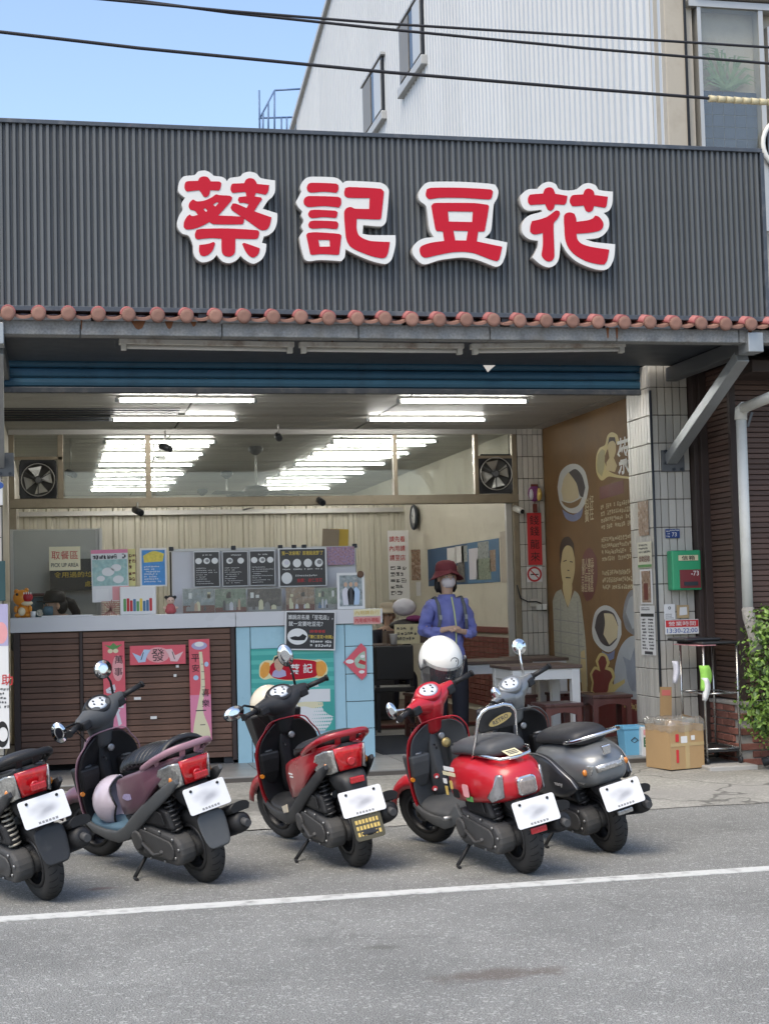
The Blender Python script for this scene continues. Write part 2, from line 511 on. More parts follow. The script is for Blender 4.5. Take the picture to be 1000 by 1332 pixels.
# concrete apron rising to the shop step, with an uneven broken front edge on the asphalt
ap = MB()
xs = [-12 + i * .25 for i in range(97)]
rows = [(9.5, .004), (10.0, .012), (10.8, .03), (11.75, .058)]
vs = []
for i, x in enumerate(xs):
    for j, (y, z) in enumerate(rows):
        jy = (math.sin(x * 1.7) * .10 + math.sin(x * 5.1 + 1) * .05 + rnd.uniform(-.05, .05)) if j == 0 else 0
        vs.append((x, y + jy, z + (rnd.uniform(-.004, .006) if 0 < j < 3 else 0)))
fs = []
for i in range(len(xs) - 1):
    for j in range(3):
        a = i * 4 + j
        fs.append((a, a + 4, a + 5, a + 1))
ap.add(vs, fs, True)
struct(ap.build('apron', 'concrete'))

# shop floor: slab and its tiles
fl = struct(MB().box(-.6, 5.4, 11.75, 15.6, -.1, .088).build('shop_floor', 'grout'))
t0 = MB().box(-.196, .196, -.196, .196, 0, .012).build('floor_tile', 'floor_tile', fl, bevel=.002, seg=1)
sp = []
for i in range(14):
    for j in range(10):
        x, y = -.25 + .4 * i, 11.955 + .4 * j
        if x < 2.3 and y > 12.8: continue
        if y > 15.4 or x > 5: continue
        sp.append(((x, y, .088),))
pieces('floor_tile', t0, sp, fl)
struct(MB().box(-.6, 5.0, 15.6, 25, -.1, .1).build('inner_floor', 'inner_floor'))
sill = MB().box(2.6, 4.78, 15.6, 15.72, .1, .125).build('door_sill', 'wainscot'); struct(sill)

# ------------------------------------------------------------------ shop walls and ceiling
struct(MB().box(-.62, -.44, 12.2, 25, .1, 3.5).build('wall_left', 'cream_wall'))
struct(MB().box(5.125, 5.295, 12.47, 15.95, .1, 3.5).build('wall_right', 'cream_wall'))
wr = struct(MB().box(4.86, 5.3, 15.95, 25, .1, 3.5).build('inner_wall_right', 'cream_wall'))
MB().box(4.825, 4.859, 15.96, 20.0, 1.02, 1.09).build('dado_rail', 'wainscot', wr, bevel=.006)
tl = MB().box(0, .018, -.095, .095, -.028, .028).build('tile', 'wainscot', wr)
pieces('tile', tl, [((4.842, 16.07 + .2 * i, .2 + .062 * j),) for i in range(19) for j in range(13)], wr)
struct(MB().box(-.6, 5.3, 25, 25.2, 0, 3.6).build('wall_back', 'cream_wall'))
ceil = struct(MB().box(-.62, 5.3, 12.22, 25, 3.215, 3.5).build('ceiling', 'ceiling_joint'))
c0 = MB().box(-.925, .925, -.1415, .1415, -.014, 0).build('ceiling_panel', 'ceiling_panel', ceil, bevel=.003, seg=1)
sp = []
for j in range(42):
    for i in range(4):
        y = 12.40 + .298 * j
        if i == 0 and 13.9 < y < 14.9: continue          # an open vent in the ceiling
        sp.append(((.28 + 1.87 * i - .0, y, 3.214),))
pieces('ceiling_panel', c0, sp, ceil)
vt = MB()
for k in range(6): vt.bar((-.6, 13.95 + k * .18, 3.2), (1.15, 13.95 + k * .18, 3.2), .05, .01)
vt.build('vent_slat', 'sign_dark', ceil)

# corrugated partition at the back of the shop: ribbed sheets side by side
pw = struct(MB().box(-.42, 4.55, 20.16, 20.2, .1, 2.8).build('partition_wall', 'dark_interior'))
prof = [(0, 0), (.05, 0), (.07, -.03), (.12, -.03), (.14, 0), (.18, 0), (.19, -.012), (.22, -.012), (.23, 0), (.28, 0)]
m = MB()
vs = []; fs = []
for k in range(3):
    for (u, d) in prof[:-1]: vs += [(u + .28 * k, d, 0), (u + .28 * k, d, 2.65)]
vs += [(.84, 0, 0), (.84, 0, 2.65)]
for k in range(len(vs) // 2 - 1): fs.append((2 * k, 2 * k + 2, 2 * k + 3, 2 * k + 1))
m.add(vs, fs)
cs = m.build('corrugated_sheet', 'corrugated_cream', pw)
pieces('corrugated_sheet', cs, [((-.42 + .843 * k, 20.15, .1),) for k in range(6)], pw)
MB().box(-.42, 4.6, 20.05, 20.115, 2.60, 2.66).build('top_rail', 'alu', pw)

struct(MB().box(-.6, 5.25, 12.1, 25.2, 3.62, 3.75).build('shop_roof', 'galv_dark'))

# ------------------------------------------------------------------ tiled pillars
def pillar(name, x0, x1, y0, y1, z0, z1, fronts, sides, label, ztile=None, tm='tile_cream'):
    root = empty(name, ((x0 + x1) / 2, (y0 + y1) / 2, z0))
    ox, oy, oz = root.location
    MB().box(x0 + .01 - ox, x1 - .01 - ox, y0 + .01 - oy, y1 - oy, 0, z1 - z0).build('core', 'grout', root)
    w, h, g = .062, .228, .006
    src = MB().box(-w / 2, w / 2, -.012, .004, 0, h).build('tile', tm, root, bevel=.003, seg=1)
    sp = []
    rows = int((z1 - z0) / (h + g))
    for i in range(fronts):
        for j in range(rows + 1):
            z = j * (h + g)
            hh = min(1, (z1 - z0 - z) / h)
            if hh < .1: continue
            sp.append(((x0 + (x1 - x0) * (i + .5) / fronts - ox, y0 + .008 - oy, z), (0, 0, 0), ((x1 - x0) / fronts / (w + g), 1, hh)))
    for i in range(sides):
        for j in range(rows + 1):
            z = j * (h + g)
            hh = min(1, (z1 - z0 - z) / h)
            if hh < .1: continue
            sp.append(((x0 + .008 - ox, y0 + (y1 - y0) * (i + .5) / sides - oy, z), (0, 0, R(-90)), ((y1 - y0) / sides / (w + g), 1, hh)))
    pieces('tile', src, sp, root)
    tag(root, label, 'pillar')
    return root
pillar('tiled_pillar', 4.86, 5.195, 11.95, 12.47, .09, 3.32, 5, 8, 'cream tiled pillar carrying the green mailbox')
pillar('tiled_pillar', 4.83, 5.115, 15.60, 15.95, .1, 3.215, 5, 0, 'cream tiled pillar inside the shop with the red vertical banner')
pillar('tiled_pillar', -.98, -.375, 11.95, 12.47, .09, 2.55, 9, 0, 'cream tiled pillar beside the brown slatted counter')
# dark conduit in the corner of the right pillar
cd = MB(); cd.tube([(4.862, 11.938, .6), (4.862, 11.938, 3.1)], .011, 6)
tag(cd.build('conduit', 'sign_dark'), 'dark thin conduit running down the corner of the mailbox pillar', 'conduit')

# ------------------------------------------------------------------ neighbour on the right: slatted wall on a brick base
nb = empty('slatted_house', (5.3, 11.35, 0))
tag(nb, 'dark brown slatted house wall standing on a low brick base', 'house')
def NB(m_, name, mt, parent=nb, **k):
    m_.v = [(x - 5.3, y - 11.35, z) for (x, y, z) in m_.v]
    return m_.build(name, mt, parent, **k)
core = NB(MB().box(5.33, 9.5, 11.38, 12.3, 0, 3.75), 'wall', 'wood_frame')
NB(MB().box(5.2, 5.34, 11.86, 12.2, .05, 3.4), 'corner_post', 'wood_frame', bevel=.006)
NB(MB().box(5.235, 5.34, 11.80, 11.86, .55, 3.4), 'door_frame', 'wood_frame', bevel=.004)
s_side = MB().box(-.016, .014, 0, .44, 0, .037).build('slat', 'wood_slat2', core, bevel=.003, seg=1)
s_front = MB().box(0, 1.9, -.016, .014, 0, .037).build('slat', 'wood_slat2', core, bevel=.003, seg=1)
n_ = 63
pieces('slat', s_side, [((5.312 - 5.3, .01, .56 + .0425 * k), (R(rnd.uniform(-.15, .15)), 0, 0)) for k in range(n_)], core)
pieces('slat', s_front, [((.035, 11.362 - 11.35, .56 + .0425 * k), (0, R(rnd.uniform(-.06, .06)), 0)) for k in range(n_)], core)
NB(MB().box(5.285, 5.335, 11.335, 11.38, .55, 3.3), 'corner_trim', 'wood_frame')
NB(MB().box(7.24, 7.34, 11.32, 11.39, .05, 3.4), 'side_trim', 'wood_frame')
base = NB(MB().box(5.275, 9.5, 11.325, 12.2, 0, .515), 'brick_base', 'mortar')
b0 = MB().box(-.094, .094, -.012, .03, 0, .05).build('brick', 'brick', base, bevel=.004, seg=1)
sp = []
for j in range(8):
    for k in range(10):
        x = 5.36 + .2 * k + (.1 if j % 2 else 0)
        sp.append(((x - 5.3, 11.318 - 11.35 + rnd.uniform(-.004, .004), .045 + .0595 * j), (R(rnd.uniform(-2, 2)), 0, R(rnd.uniform(-1.5, 1.5)))))
    for k in range(4):
        y = 11.42 + .2 * k + (.1 if j % 2 else 0)
        if y > 12: continue
        sp.append(((5.268 - 5.3 + rnd.uniform(-.004, .004), y - 11.35, .045 + .0595 * j), (0, 0, R(-90 + rnd.uniform(-2, 2)))))
pieces('brick', b0, sp, base)
NB(MB().box(5.25, 9.5, 11.30, 12.2, .513, .548), 'sill', 'mortar', bevel=.01)
NB(MB().box(5.22, 9.5, 10.6, 12.2, 3.32, 3.40), 'awning', 'wood_frame')
NB(MB().box(5.28, 9.5, 10.9, 11.34, 3.10, 3.2), 'lintel', 'wood_frame', bevel=.01)

# white drain pipe with gutter elbow
dp = empty('drain_pipe', (5.319, 11.2, 1.227))
tag(dp, 'white plastic drain pipe running down the slatted wall', 'pipe')
def rel(m_, o):
    l = o.location; m_.v = [(x - l[0], y - l[1], z - l[2]) for (x, y, z) in m_.v]; return m_
m = MB(); m.tube([(5.317, 11.2, 2.801), (5.311, 11.2, 1.257)], .042, 14); rel(m, dp).build('downpipe', 'white_pvc', dp)
m = MB(); m.tube([(5.312, 11.2, 1.275), (5.309, 11.18, 1.209), (5.31, 11.1, 1.073), (5.3, 11.05, 0.932)], .05, 14); rel(m, dp).build('elbow', 'mortar', dp)
m = MB(); m.tube([(5.315, 11.2, 2.765), (5.319, 11.2, 2.844), (5.325, 11.15, 2.856)], .05, 14); rel(m, dp).build('joint', 'white_pvc', dp)
m = MB(); m.tube([(5.322, 11.2, 2.85), (5.314, 10.7, 2.874), (5.363, 10.3, 2.916)], .042, 14); rel(m, dp).build('gutter_pipe', 'white_pvc', dp)
m = MB(); m.bar((5.393, 11.25, 2.716), (5.437, 11.25, 2.832), .01, .02); rel(m, dp).build('bracket', 'galv_dark', dp)

# ------------------------------------------------------------------ tall neighbour behind: ribbed white side wall and beige front
tb = empty('apartment_building', (5.3, 12.4, 0))
tag(tb, 'tall building with white ribbed metal side wall and beige street front', 'building')
def TB(m_, name, mt, parent=tb, off=True, **k):
    if off: m_.v = [(x - 5.3, y - 12.4, z) for (x, y, z) in m_.v]
    return m_.build(name, mt, parent, **k)
wl = TB(MB().prism([(12.6, 3.4), (33.3, 3.4), (33.3, 11.9), (28.3, 12.95), (12.6, 16.2)], 5.36, 9, axis='x'), 'wall', 'sheet_trim')
# ribbed sheets, each 0.96 m wide along the wall
def ribsheet(z1a, z1b):
    vs = []; fs = []; P = .16; pr_ = [(0, 0), (.055, 0), (.08, -.028), (.135, -.028)]
    seq = [(u + P * k, d) for k in range(6) for (u, d) in pr_] + [(.96, 0)]
    for (u, d) in seq:
        t = u / .96
        vs += [(d, u, 3.4), (d, u, z1a + (z1b - z1a) * t)]
    for k in range(len(seq) - 1): fs.append((2 * k, 2 * k + 2, 2 * k + 3, 2 * k + 1))
    return MB().add(vs, fs)
def rooft(y): return 11.9 + (33.3 - y) * .21
full = None
for k in range(22):
    y = 12.42 + .963 * k
    if y + .96 > 33.4: break
    m = ribsheet(rooft(y), rooft(y + .96))
    m.v = [(x + 5.335 - 5.3, yy + y - 12.4, z) for (x, yy, z) in m.v]
    m.build('metal_sheet', 'white_sheet', wl)
m = MB(); m.bar((5.29, 12.4, rooft(12.4)), (5.29, 33.4, rooft(33.4)), .10, .10); TB(m, 'roof_trim', 'sheet_trim', wl)
m = MB(); m.bar((5.30, 33.35, 3.4), (5.30, 33.35, 12.0), .09, .09, up=(0, 1, 0)); TB(m, 'corner_trim', 'sheet_trim', wl)
for (ya, yb, za, zb) in ((21.05, 22.42, 9.28, 10.12), (23.76, 25.25, 9.34, 10.15)):
    w = TB(MB().box(5.265, 5.33, ya - .03, yb + .03, za - .04, zb + .04), 'window', 'window_dark')
    TB(MB().box(5.262, 5.268, ya, yb, za, zb), 'pane', 'window_dark', w)
    ym = ya + (yb - ya) * .55
    TB(MB().box(5.25, 5.261, ym, yb - .04, za, zb), 'sliding_panel', mat('panel_dark', (.20, .19, .17), .5, var=.2), w)
    TB(MB().box(5.25, 5.261, ya + .03, ym - .28, za, zb), 'sash', 'white_sheet', w)
    TB(MB().box(5.23, 5.33, ya - .1, yb + .1, za - .2, za - .06), 'sill', 'sheet_trim', w, bevel=.01)
    TB(MB().box(5.24, 5.33, ya - .1, yb + .1, zb + .05, zb + .09), 'hood', 'sheet_trim', w)
# beige street front above the shop
fw = TB(MB().box(5.31, 5.50, 12.41, 12.75, 3.4, 16), 'corner_pier', 'beige_wall2', bevel=.01)
TB(MB().box(5.505, 5.60, 12.48, 12.9, 3.4, 16), 'recess', 'beige_wall')
TB(MB().tube([(5.5, 12.40, 3.4), (5.5, 12.40, 16)], .012, 6), 'drain_cable', 'sign_dark')
TB(MB().box(5.60, 9, 12.56, 12.9, 3.4, 16), 'front_wall', 'beige_wall')
wd = TB(MB().box(5.64, 6.26, 12.60, 12.66, 4.6, 6.66), 'window', 'beige_wall')
for a in ((5.63, 5.665, 4.6, 6.60), (6.215, 6.26, 4.6, 6.60)):
    TB(MB().box(a[0], a[1], 12.43, 12.55, a[2], a[3]), 'window_frame', 'alu', wd)
TB(MB().box(5.55, 6.6, 12.42, 12.55, 6.601, 6.66), 'window_frame', 'alu', wd)
TB(MB().box(5.665, 6.215, 12.44, 12.443, 4.6, 6.60), 'pane', 'film', wd)
TB(MB().box(5.67, 6.21, 12.575, 12.598, 5.82, 6.59), 'backdrop', mat('window_green', (.30, .34, .30), .6, var=.5, sc=5, stretch=(2, 1, .8)), wd)
nt0 = MB().box(-.052, .052, -.008, .004, -.052, .052).build('tile', 'navy_tile', wd, bevel=.002, seg=1)
pieces('tile', nt0, [((5.725 + .108 * i - 5.3, 12.52 - 12.4, 4.74 + .108 * j),) for i in range(5) for j in range(11)], wd)
TB(MB().box(5.67, 6.21, 12.518, 12.53, 4.6, 5.87), 'tile_backing', 'mortar', wd)
# reflection of a palm in the window, modelled as leaves behind the pane
pl_ = MB()
for k in range(26):
    a = R(-75 + 150 * k / 25 + rnd.uniform(-6, 6)); L_ = rnd.uniform(.25, .5); bx_ = 5.88 + rnd.uniform(-.05, .1)
    p0 = Vector((bx_, 12.50, 5.88)); p1 = p0 + Vector((math.sin(a) * L_ * .55, -.02, math.cos(a) * L_ * .8)); p2 = p0 + Vector((math.sin(a) * L_, -.03, math.cos(a) * L_ * .95 - .06))
    p1.x = min(max(p1.x, 5.68), 6.2); p2.x = min(max(p2.x, 5.68), 6.2)
    w_ = Vector((math.cos(a), 0, -math.sin(a))) * rnd.uniform(.008, .02)
    pl_.add([p0 - w_ * .4, p0 + w_ * .4, p1 + w_, p1 - w_, p2], [(0, 1, 2, 3), (3, 2, 4)])
po = TB(pl_, 'palm_reflection', mat('palm', (.20, .27, .15), .5, var=.5, sc=12), wd); po['kind'] = 'stuff'
w2 = TB(MB().box(6.33, 7.6, 12.49, 12.56, 4.9, 6.48), 'window', 'alu')
TB(MB().box(6.39, 7.5, 12.47, 12.488, 4.95, 6.42), 'pane', 'window_dark', w2)
TB(MB().box(5.61, 9, 12.38, 12.6, 6.68, 6.84), 'ledge', 'beige_wall', bevel=.01)
ac = empty('vent_ring', (6.433, 12.4, 5.375))
tag(ac, 'round pale vent ring fixed to the beige building front', 'vent')
m = MB(); m.tube([(.235 * math.cos(2 * math.pi * k / 28), 0, .235 * math.sin(2 * math.pi * k / 28)) for k in range(29)], .022, 8); m.build('ring', 'white_pvc', ac)
m = MB(); m.lathe([(.232, .03), (.05, .06)], (0, 0, 0), 'y', 24); m.build('grille', 'galv_dark', ac)

# railing far behind on a roof
rl = empty('roof_railing', (3.0, 33, 9))
tag(rl, 'blue metal railing on a roof far behind the shop sign', 'railing')
def line_px(a, b, Y, r=.02):
    m = MB(); m.tube([a, b], r, 6); return m
for nm, a, b in (('post', (4.547, 33, 11.542), (4.554, 33, 12.711)), ('handrail', (4.541, 33, 12.056), (4.895, 33, 12.727)), ('handrail', (4.895, 33, 12.727), (5.497, 33, 12.789)),
                 ('mid_rail', (4.542, 33, 12.091), (5.276, 33, 12.139)), ('post', (4.895, 33, 12.727), (4.871, 33, 11.554)), ('post', (4.63, 33, 12.232), (4.615, 33, 11.544)), ('post', (4.754, 33, 12.479), (4.734, 33, 11.549)),
                 ('post', (5.036, 33, 12.129), (5.024, 33, 11.56)), ('post', (5.156, 33, 12.134), (5.144, 33, 11.565))):
    m = MB(); m.tube([a, b], .022, 6); rel(m, rl).build(nm, 'blue_rail', rl)
m = MB().box(1.5, 5.2, 32.6, 36, 8.8, 9.4); rel(m, rl).build('roof_edge', 'beige_wall2', rl)
m = MB().box(1.6, 5.1, 32.7, 36, 0, 8.85); rel(m, rl).build('roof_support', 'beige_wall2', rl)

# power lines
def cable(px, r, label, extra=None):
    m = MB(); m.tube(px, r, 6)
    return tag(m.build('power_cable', 'cable'), label, 'cable', 'power cables above the street')
cable([(-6, 9.2, 5.585), (-0.27, 9.2, 4.835), (0.541, 9.2, 4.78), (2.06, 9.2, 4.707), (3.321, 9.2, 4.664), (4.273, 9.2, 4.637), (5.208, 9.2, 4.622), (12, 9.2, 4.15)], .0105, 'lowest black power cable with a pale sheathed end')
cable([(-6, 9.0, 6.1), (0.265, 9, 4.992), (1.08, 9, 4.961), (2.023, 9, 4.938), (3.311, 9, 4.931), (4.568, 9, 4.923), (12, 9.0, 4.6)], .0085, 'highest of the three black power cables')
cable([(-6, 9.1, 6.2), (0.494, 9.1, 5.036), (1.092, 9.1, 4.991), (2.044, 9.1, 4.943), (3.345, 9.1, 4.89), (4.614, 9.1, 4.854), (12, 9.1, 4.4)], .009, 'middle one of the three black power cables')
sh = empty('cable_sheath', (4.435, 9.2, 4.629))
tag(sh, 'pale spiral protective sleeve wrapped round the lowest power cable', 'cable sleeve')
for k in range(9):
    x0 = 922 + 11.5 * k
a_ = Vector((4.229, 9.2, 4.637)); b_ = Vector((4.818, 9.2, 4.628))
for k in range(10):
    p0 = a_.lerp(b_, k / 10); p1 = a_.lerp(b_, (k + .93) / 10)
    m = MB(); m.tube([p0, p1], [.024, .020], 8); rel(m, sh).build('sleeve_turn', 'cable_sheath', sh)

# ------------------------------------------------------------------ shop sign: ribbed panel with four built-up letters
YS = 10.45
SX0, SX1, SZ0, SZ1 = -.75, 5.205, 3.416, 4.696
sg = empty('shop_sign', ((SX0 + SX1) / 2, YS, SZ0))
tag(sg, 'dark grey ribbed shop sign with four large red and white characters', 'shop sign')
m = MB().box(SX0, SX1, YS + .012, YS + .10, SZ0, SZ1); rel(m, sg).build('panel', 'sign_dark', sg)
nr = 134; pit = (SX1 - SX0 - .04) / nr
rb = MB(); rb.prism([(-.015, 0), (-.009, -.018), (.009, -.018), (.015, 0)], SZ0 + .02, SZ1 - .015, axis='z')
ro = rb.build('rib', 'sign_panel', sg)
ro.location = (0, 0, 0)
pieces('rib', ro, [((SX0 + .02 + pit * (k + .5) - sg.location.x, .013, -sg.location.z),) for k in range(nr)], sg)
for (a, b, c, d, nm) in ((SX0, SX1, SZ1 - .018, SZ1 + .012, 'top_trim'), (SX0, SX1, SZ0 - .012, SZ0 + .022, 'bottom_trim'), (SX1 - .018, SX1 + .012, SZ0 + .023, SZ1 - .019, 'side_trim'), (SX0 - .012, SX0 + .018, SZ0 + .023, SZ1 - .019, 'side_trim')):
    m = MB().box(a, b, YS - .02, YS + .11, c, d); rel(m, sg).build(nm, 'sign_frame', sg, bevel=.003)
for k in range(9):
    m = MB().box(SX0 + .3 + .72 * k, SX0 + .36 + .72 * k, YS + .0, YS + .05, SZ0 - .07, SZ0 - .012); rel(m, sg).build('foot', 'sign_dark', sg)
L1w = [(0.863,4.254),(0.871,4.294),(0.903,4.331),(0.974,4.342),(1.002,4.369),(1.05,4.376),(1.085,4.361),(1.108,4.342),(1.16,4.337),(1.183,4.325),(1.196,4.307),(1.215,4.33),(1.287,4.344),(1.307,4.365),(1.351,4.379),(1.399,4.368),(1.43,4.337),(1.528,4.324),(1.527,4.251),(1.508,4.21),(1.479,4.185),(1.438,4.123),(1.539,4.094),(1.536,4.033),(1.515,3.976),(1.478,3.943),(1.442,3.93),(1.429,3.885),(1.459,3.878),(1.452,3.822),(1.427,3.773),(1.378,3.741),(1.347,3.743),(1.307,3.766),(1.278,3.793),(1.256,3.765),(1.22,3.744),(1.188,3.739),(1.149,3.754),(1.116,3.794),(1.09,3.765),(1.046,3.744),(1.007,3.743),(0.972,3.77),(0.957,3.81),(0.954,3.862),(0.927,3.921),(0.885,3.935),(0.858,3.967),(0.851,4.006),(0.863,4.054),(0.891,4.103),(0.884,4.143),(0.909,4.183),(0.878,4.206),(0.862,4.23)]
L1r = [[[(0.906,4.271),(0.914,4.291),(0.934,4.298),(0.997,4.302),(1.009,4.323),(1.033,4.334),(1.061,4.331),(1.078,4.313),(1.084,4.301),(1.143,4.302),(1.156,4.292),(1.15,4.255),(1.138,4.24),(1.079,4.241),(1.072,4.209),(1.054,4.192),(1.034,4.195),(1.019,4.219),(1.004,4.238),(0.921,4.226),(0.907,4.243)]],
 [[(0.963,4.173),(0.987,4.16),(1.038,4.167),(1.086,4.189),(1.118,4.212),(1.141,4.208),(1.213,4.205),(1.23,4.193),(1.22,4.169),(1.179,4.12),(1.131,4.066),(1.289,4.063),(1.309,4.051),(1.304,4.023),(1.292,4.01),(1.098,4.005),(1.071,4.02),(1.011,3.987),(0.956,3.968),(0.913,3.964),(0.895,3.98),(0.898,4.015),(0.918,4.052),(0.938,4.068),(0.953,4.057),(0.993,4.066),(0.974,4.093),(0.942,4.101),(0.931,4.124),(0.939,4.152)], [(1.031,4.106),(1.043,4.116),(1.059,4.098),(1.048,4.088)], [(1.097,4.141),(1.125,4.16),(1.136,4.154),(1.112,4.127)]],
 [[(1.222,4.274),(1.234,4.29),(1.27,4.293),(1.314,4.297),(1.326,4.321),(1.35,4.333),(1.378,4.329),(1.394,4.312),(1.402,4.294),(1.486,4.289),(1.477,4.242),(1.46,4.221),(1.392,4.232),(1.384,4.206),(1.428,4.201),(1.435,4.188),(1.411,4.155),(1.378,4.103),(1.497,4.064),(1.484,4.008),(1.463,3.979),(1.431,3.972),(1.407,3.981),(1.314,4.047),(1.227,4.105),(1.217,4.125),(1.231,4.152),(1.255,4.152),(1.326,4.124),(1.343,4.153),(1.307,4.16),(1.279,4.159),(1.268,4.178),(1.276,4.199),(1.328,4.206),(1.321,4.237),(1.233,4.226),(1.22,4.245)]],
 [[(0.971,3.938),(0.983,3.964),(1.019,3.971),(1.192,3.978),(1.399,3.971),(1.411,3.957),(1.402,3.921),(1.382,3.91),(1.245,3.909),(1.241,3.817),(1.224,3.792),(1.193,3.783),(1.161,3.795),(1.15,3.826),(1.15,3.906),(1.073,3.908),(0.986,3.897),(0.972,3.91)]],
 [[(0.999,3.859),(1.056,3.868),(1.096,3.883),(1.106,3.873),(1.091,3.829),(1.063,3.796),(1.027,3.782),(1.004,3.791),(0.996,3.819)]],
 [[(1.292,3.874),(1.306,3.881),(1.412,3.846),(1.404,3.812),(1.383,3.788),(1.363,3.781),(1.34,3.791),(1.312,3.826)]]]
L2w = [(1.673,4.18),(1.709,4.25),(1.702,4.278),(1.715,4.315),(1.748,4.349),(1.789,4.359),(1.935,4.36),(1.976,4.349),(2.004,4.321),(2.033,4.338),(2.264,4.334),(2.305,4.319),(2.329,4.287),(2.329,4.246),(2.306,4.06),(2.289,4.035),(2.264,4.022),(2.141,4.029),(2.135,3.967),(2.188,3.959),(2.37,3.963),(2.368,3.898),(2.345,3.807),(2.32,3.77),(2.282,3.757),(2.184,3.779),(2.078,3.821),(2.011,3.856),(2.004,3.799),(1.979,3.77),(1.922,3.773),(1.824,3.775),(1.751,3.765),(1.719,3.785),(1.69,3.93),(1.719,3.975),(1.704,4.011),(1.721,4.048),(1.705,4.084),(1.714,4.112),(1.683,4.148)]
L2r = [[[(1.748,4.28),(1.759,4.305),(1.784,4.315),(1.951,4.315),(1.971,4.304),(1.97,4.271),(1.953,4.25),(1.868,4.255),(1.778,4.246),(1.754,4.256)]],
 [[(1.724,4.182),(1.732,4.206),(1.761,4.221),(1.965,4.222),(1.987,4.21),(1.987,4.173),(1.971,4.147),(1.865,4.154),(1.759,4.144),(1.731,4.158)]],
 [[(1.754,4.097),(1.767,4.12),(1.8,4.126),(1.946,4.123),(1.961,4.112),(1.955,4.083),(1.945,4.073),(1.863,4.076),(1.782,4.067),(1.76,4.077)]],
 [[(1.753,4.02),(1.765,4.043),(1.798,4.05),(1.948,4.048),(1.964,4.034),(1.96,4.006),(1.947,3.995),(1.862,3.999),(1.784,3.993),(1.76,4)]],
 [[(1.737,3.947),(1.751,3.962),(1.812,3.968),(1.967,3.961),(1.984,3.949),(1.965,3.819),(1.955,3.813),(1.841,3.816),(1.776,3.809),(1.762,3.814)], [(1.821,3.915),(1.9,3.917),(1.901,3.87),(1.828,3.867)]],
 [[(2.011,4.256),(2.019,4.285),(2.048,4.294),(2.271,4.289),(2.294,4.269),(2.27,4.084),(2.257,4.071),(2.096,4.072),(2.092,4.005),(2.106,3.957),(2.138,3.933),(2.195,3.916),(2.327,3.913),(2.313,3.839),(2.296,3.806),(2.271,3.797),(2.201,3.808),(2.103,3.842),(2.046,3.874),(2.019,3.922),(2.012,3.987),(2.007,4.109),(2.02,4.14),(2.053,4.153),(2.086,4.142),(2.186,4.143),(2.191,4.221),(2.038,4.218),(2.014,4.231)]]]
L3w = [(2.543,4.254),(2.558,4.295),(2.601,4.342),(2.665,4.353),(2.85,4.359),(3.054,4.353),(3.105,4.347),(3.128,4.306),(3.12,4.255),(3.091,4.2),(3.065,4.012),(3.017,3.961),(3.183,3.932),(3.167,3.84),(3.135,3.773),(3.096,3.755),(3.054,3.767),(2.953,3.802),(2.852,3.816),(2.75,3.805),(2.674,3.791),(2.581,3.761),(2.54,3.772),(2.495,3.824),(2.488,3.865),(2.514,3.911),(2.57,3.945),(2.649,3.956),(2.617,4.008),(2.597,4.173),(2.552,4.213)]
L3r = [[[(2.595,4.264),(2.604,4.297),(2.638,4.308),(2.849,4.315),(3.07,4.31),(3.087,4.296),(3.077,4.254),(3.059,4.238),(2.864,4.243),(2.695,4.238),(2.619,4.227),(2.599,4.243)]],
 [[(2.633,4.178),(2.652,4.198),(2.736,4.203),(2.948,4.208),(3.045,4.199),(3.054,4.186),(3.02,4.019),(3.014,4.006),(2.969,4.003),(2.957,3.933),(3.143,3.899),(3.119,3.81),(3.101,3.795),(3.063,3.803),(2.937,3.847),(2.853,3.856),(2.768,3.849),(2.667,3.828),(2.578,3.808),(2.546,3.83),(2.541,3.871),(2.56,3.893),(2.627,3.916),(2.72,3.93),(2.712,3.998),(2.667,4),(2.657,4.018)], [(2.753,4.143),(2.936,4.146),(2.927,4.071),(2.756,4.07)], [(2.788,4.006),(2.895,4.006),(2.881,3.937),(2.8,3.937)]]]
L4w = [(3.29,4.244),(3.304,4.286),(3.352,4.321),(3.422,4.328),(3.453,4.362),(3.506,4.381),(3.558,4.366),(3.582,4.33),(3.652,4.322),(3.718,4.335),(3.759,4.368),(3.807,4.382),(3.86,4.367),(3.885,4.334),(3.99,4.325),(3.983,4.24),(3.959,4.188),(3.914,4.166),(3.948,4.129),(3.952,4.069),(3.922,4.018),(3.868,3.983),(3.767,3.97),(3.832,3.952),(3.994,3.939),(3.982,3.842),(3.949,3.774),(3.904,3.749),(3.825,3.756),(3.704,3.802),(3.628,3.867),(3.58,3.95),(3.566,3.832),(3.538,3.781),(3.486,3.759),(3.426,3.779),(3.367,3.828),(3.408,3.904),(3.412,3.95),(3.345,3.961),(3.299,4.001),(3.297,4.06),(3.324,4.111),(3.364,4.137),(3.451,4.161),(3.443,4.177),(3.352,4.166),(3.309,4.186)]
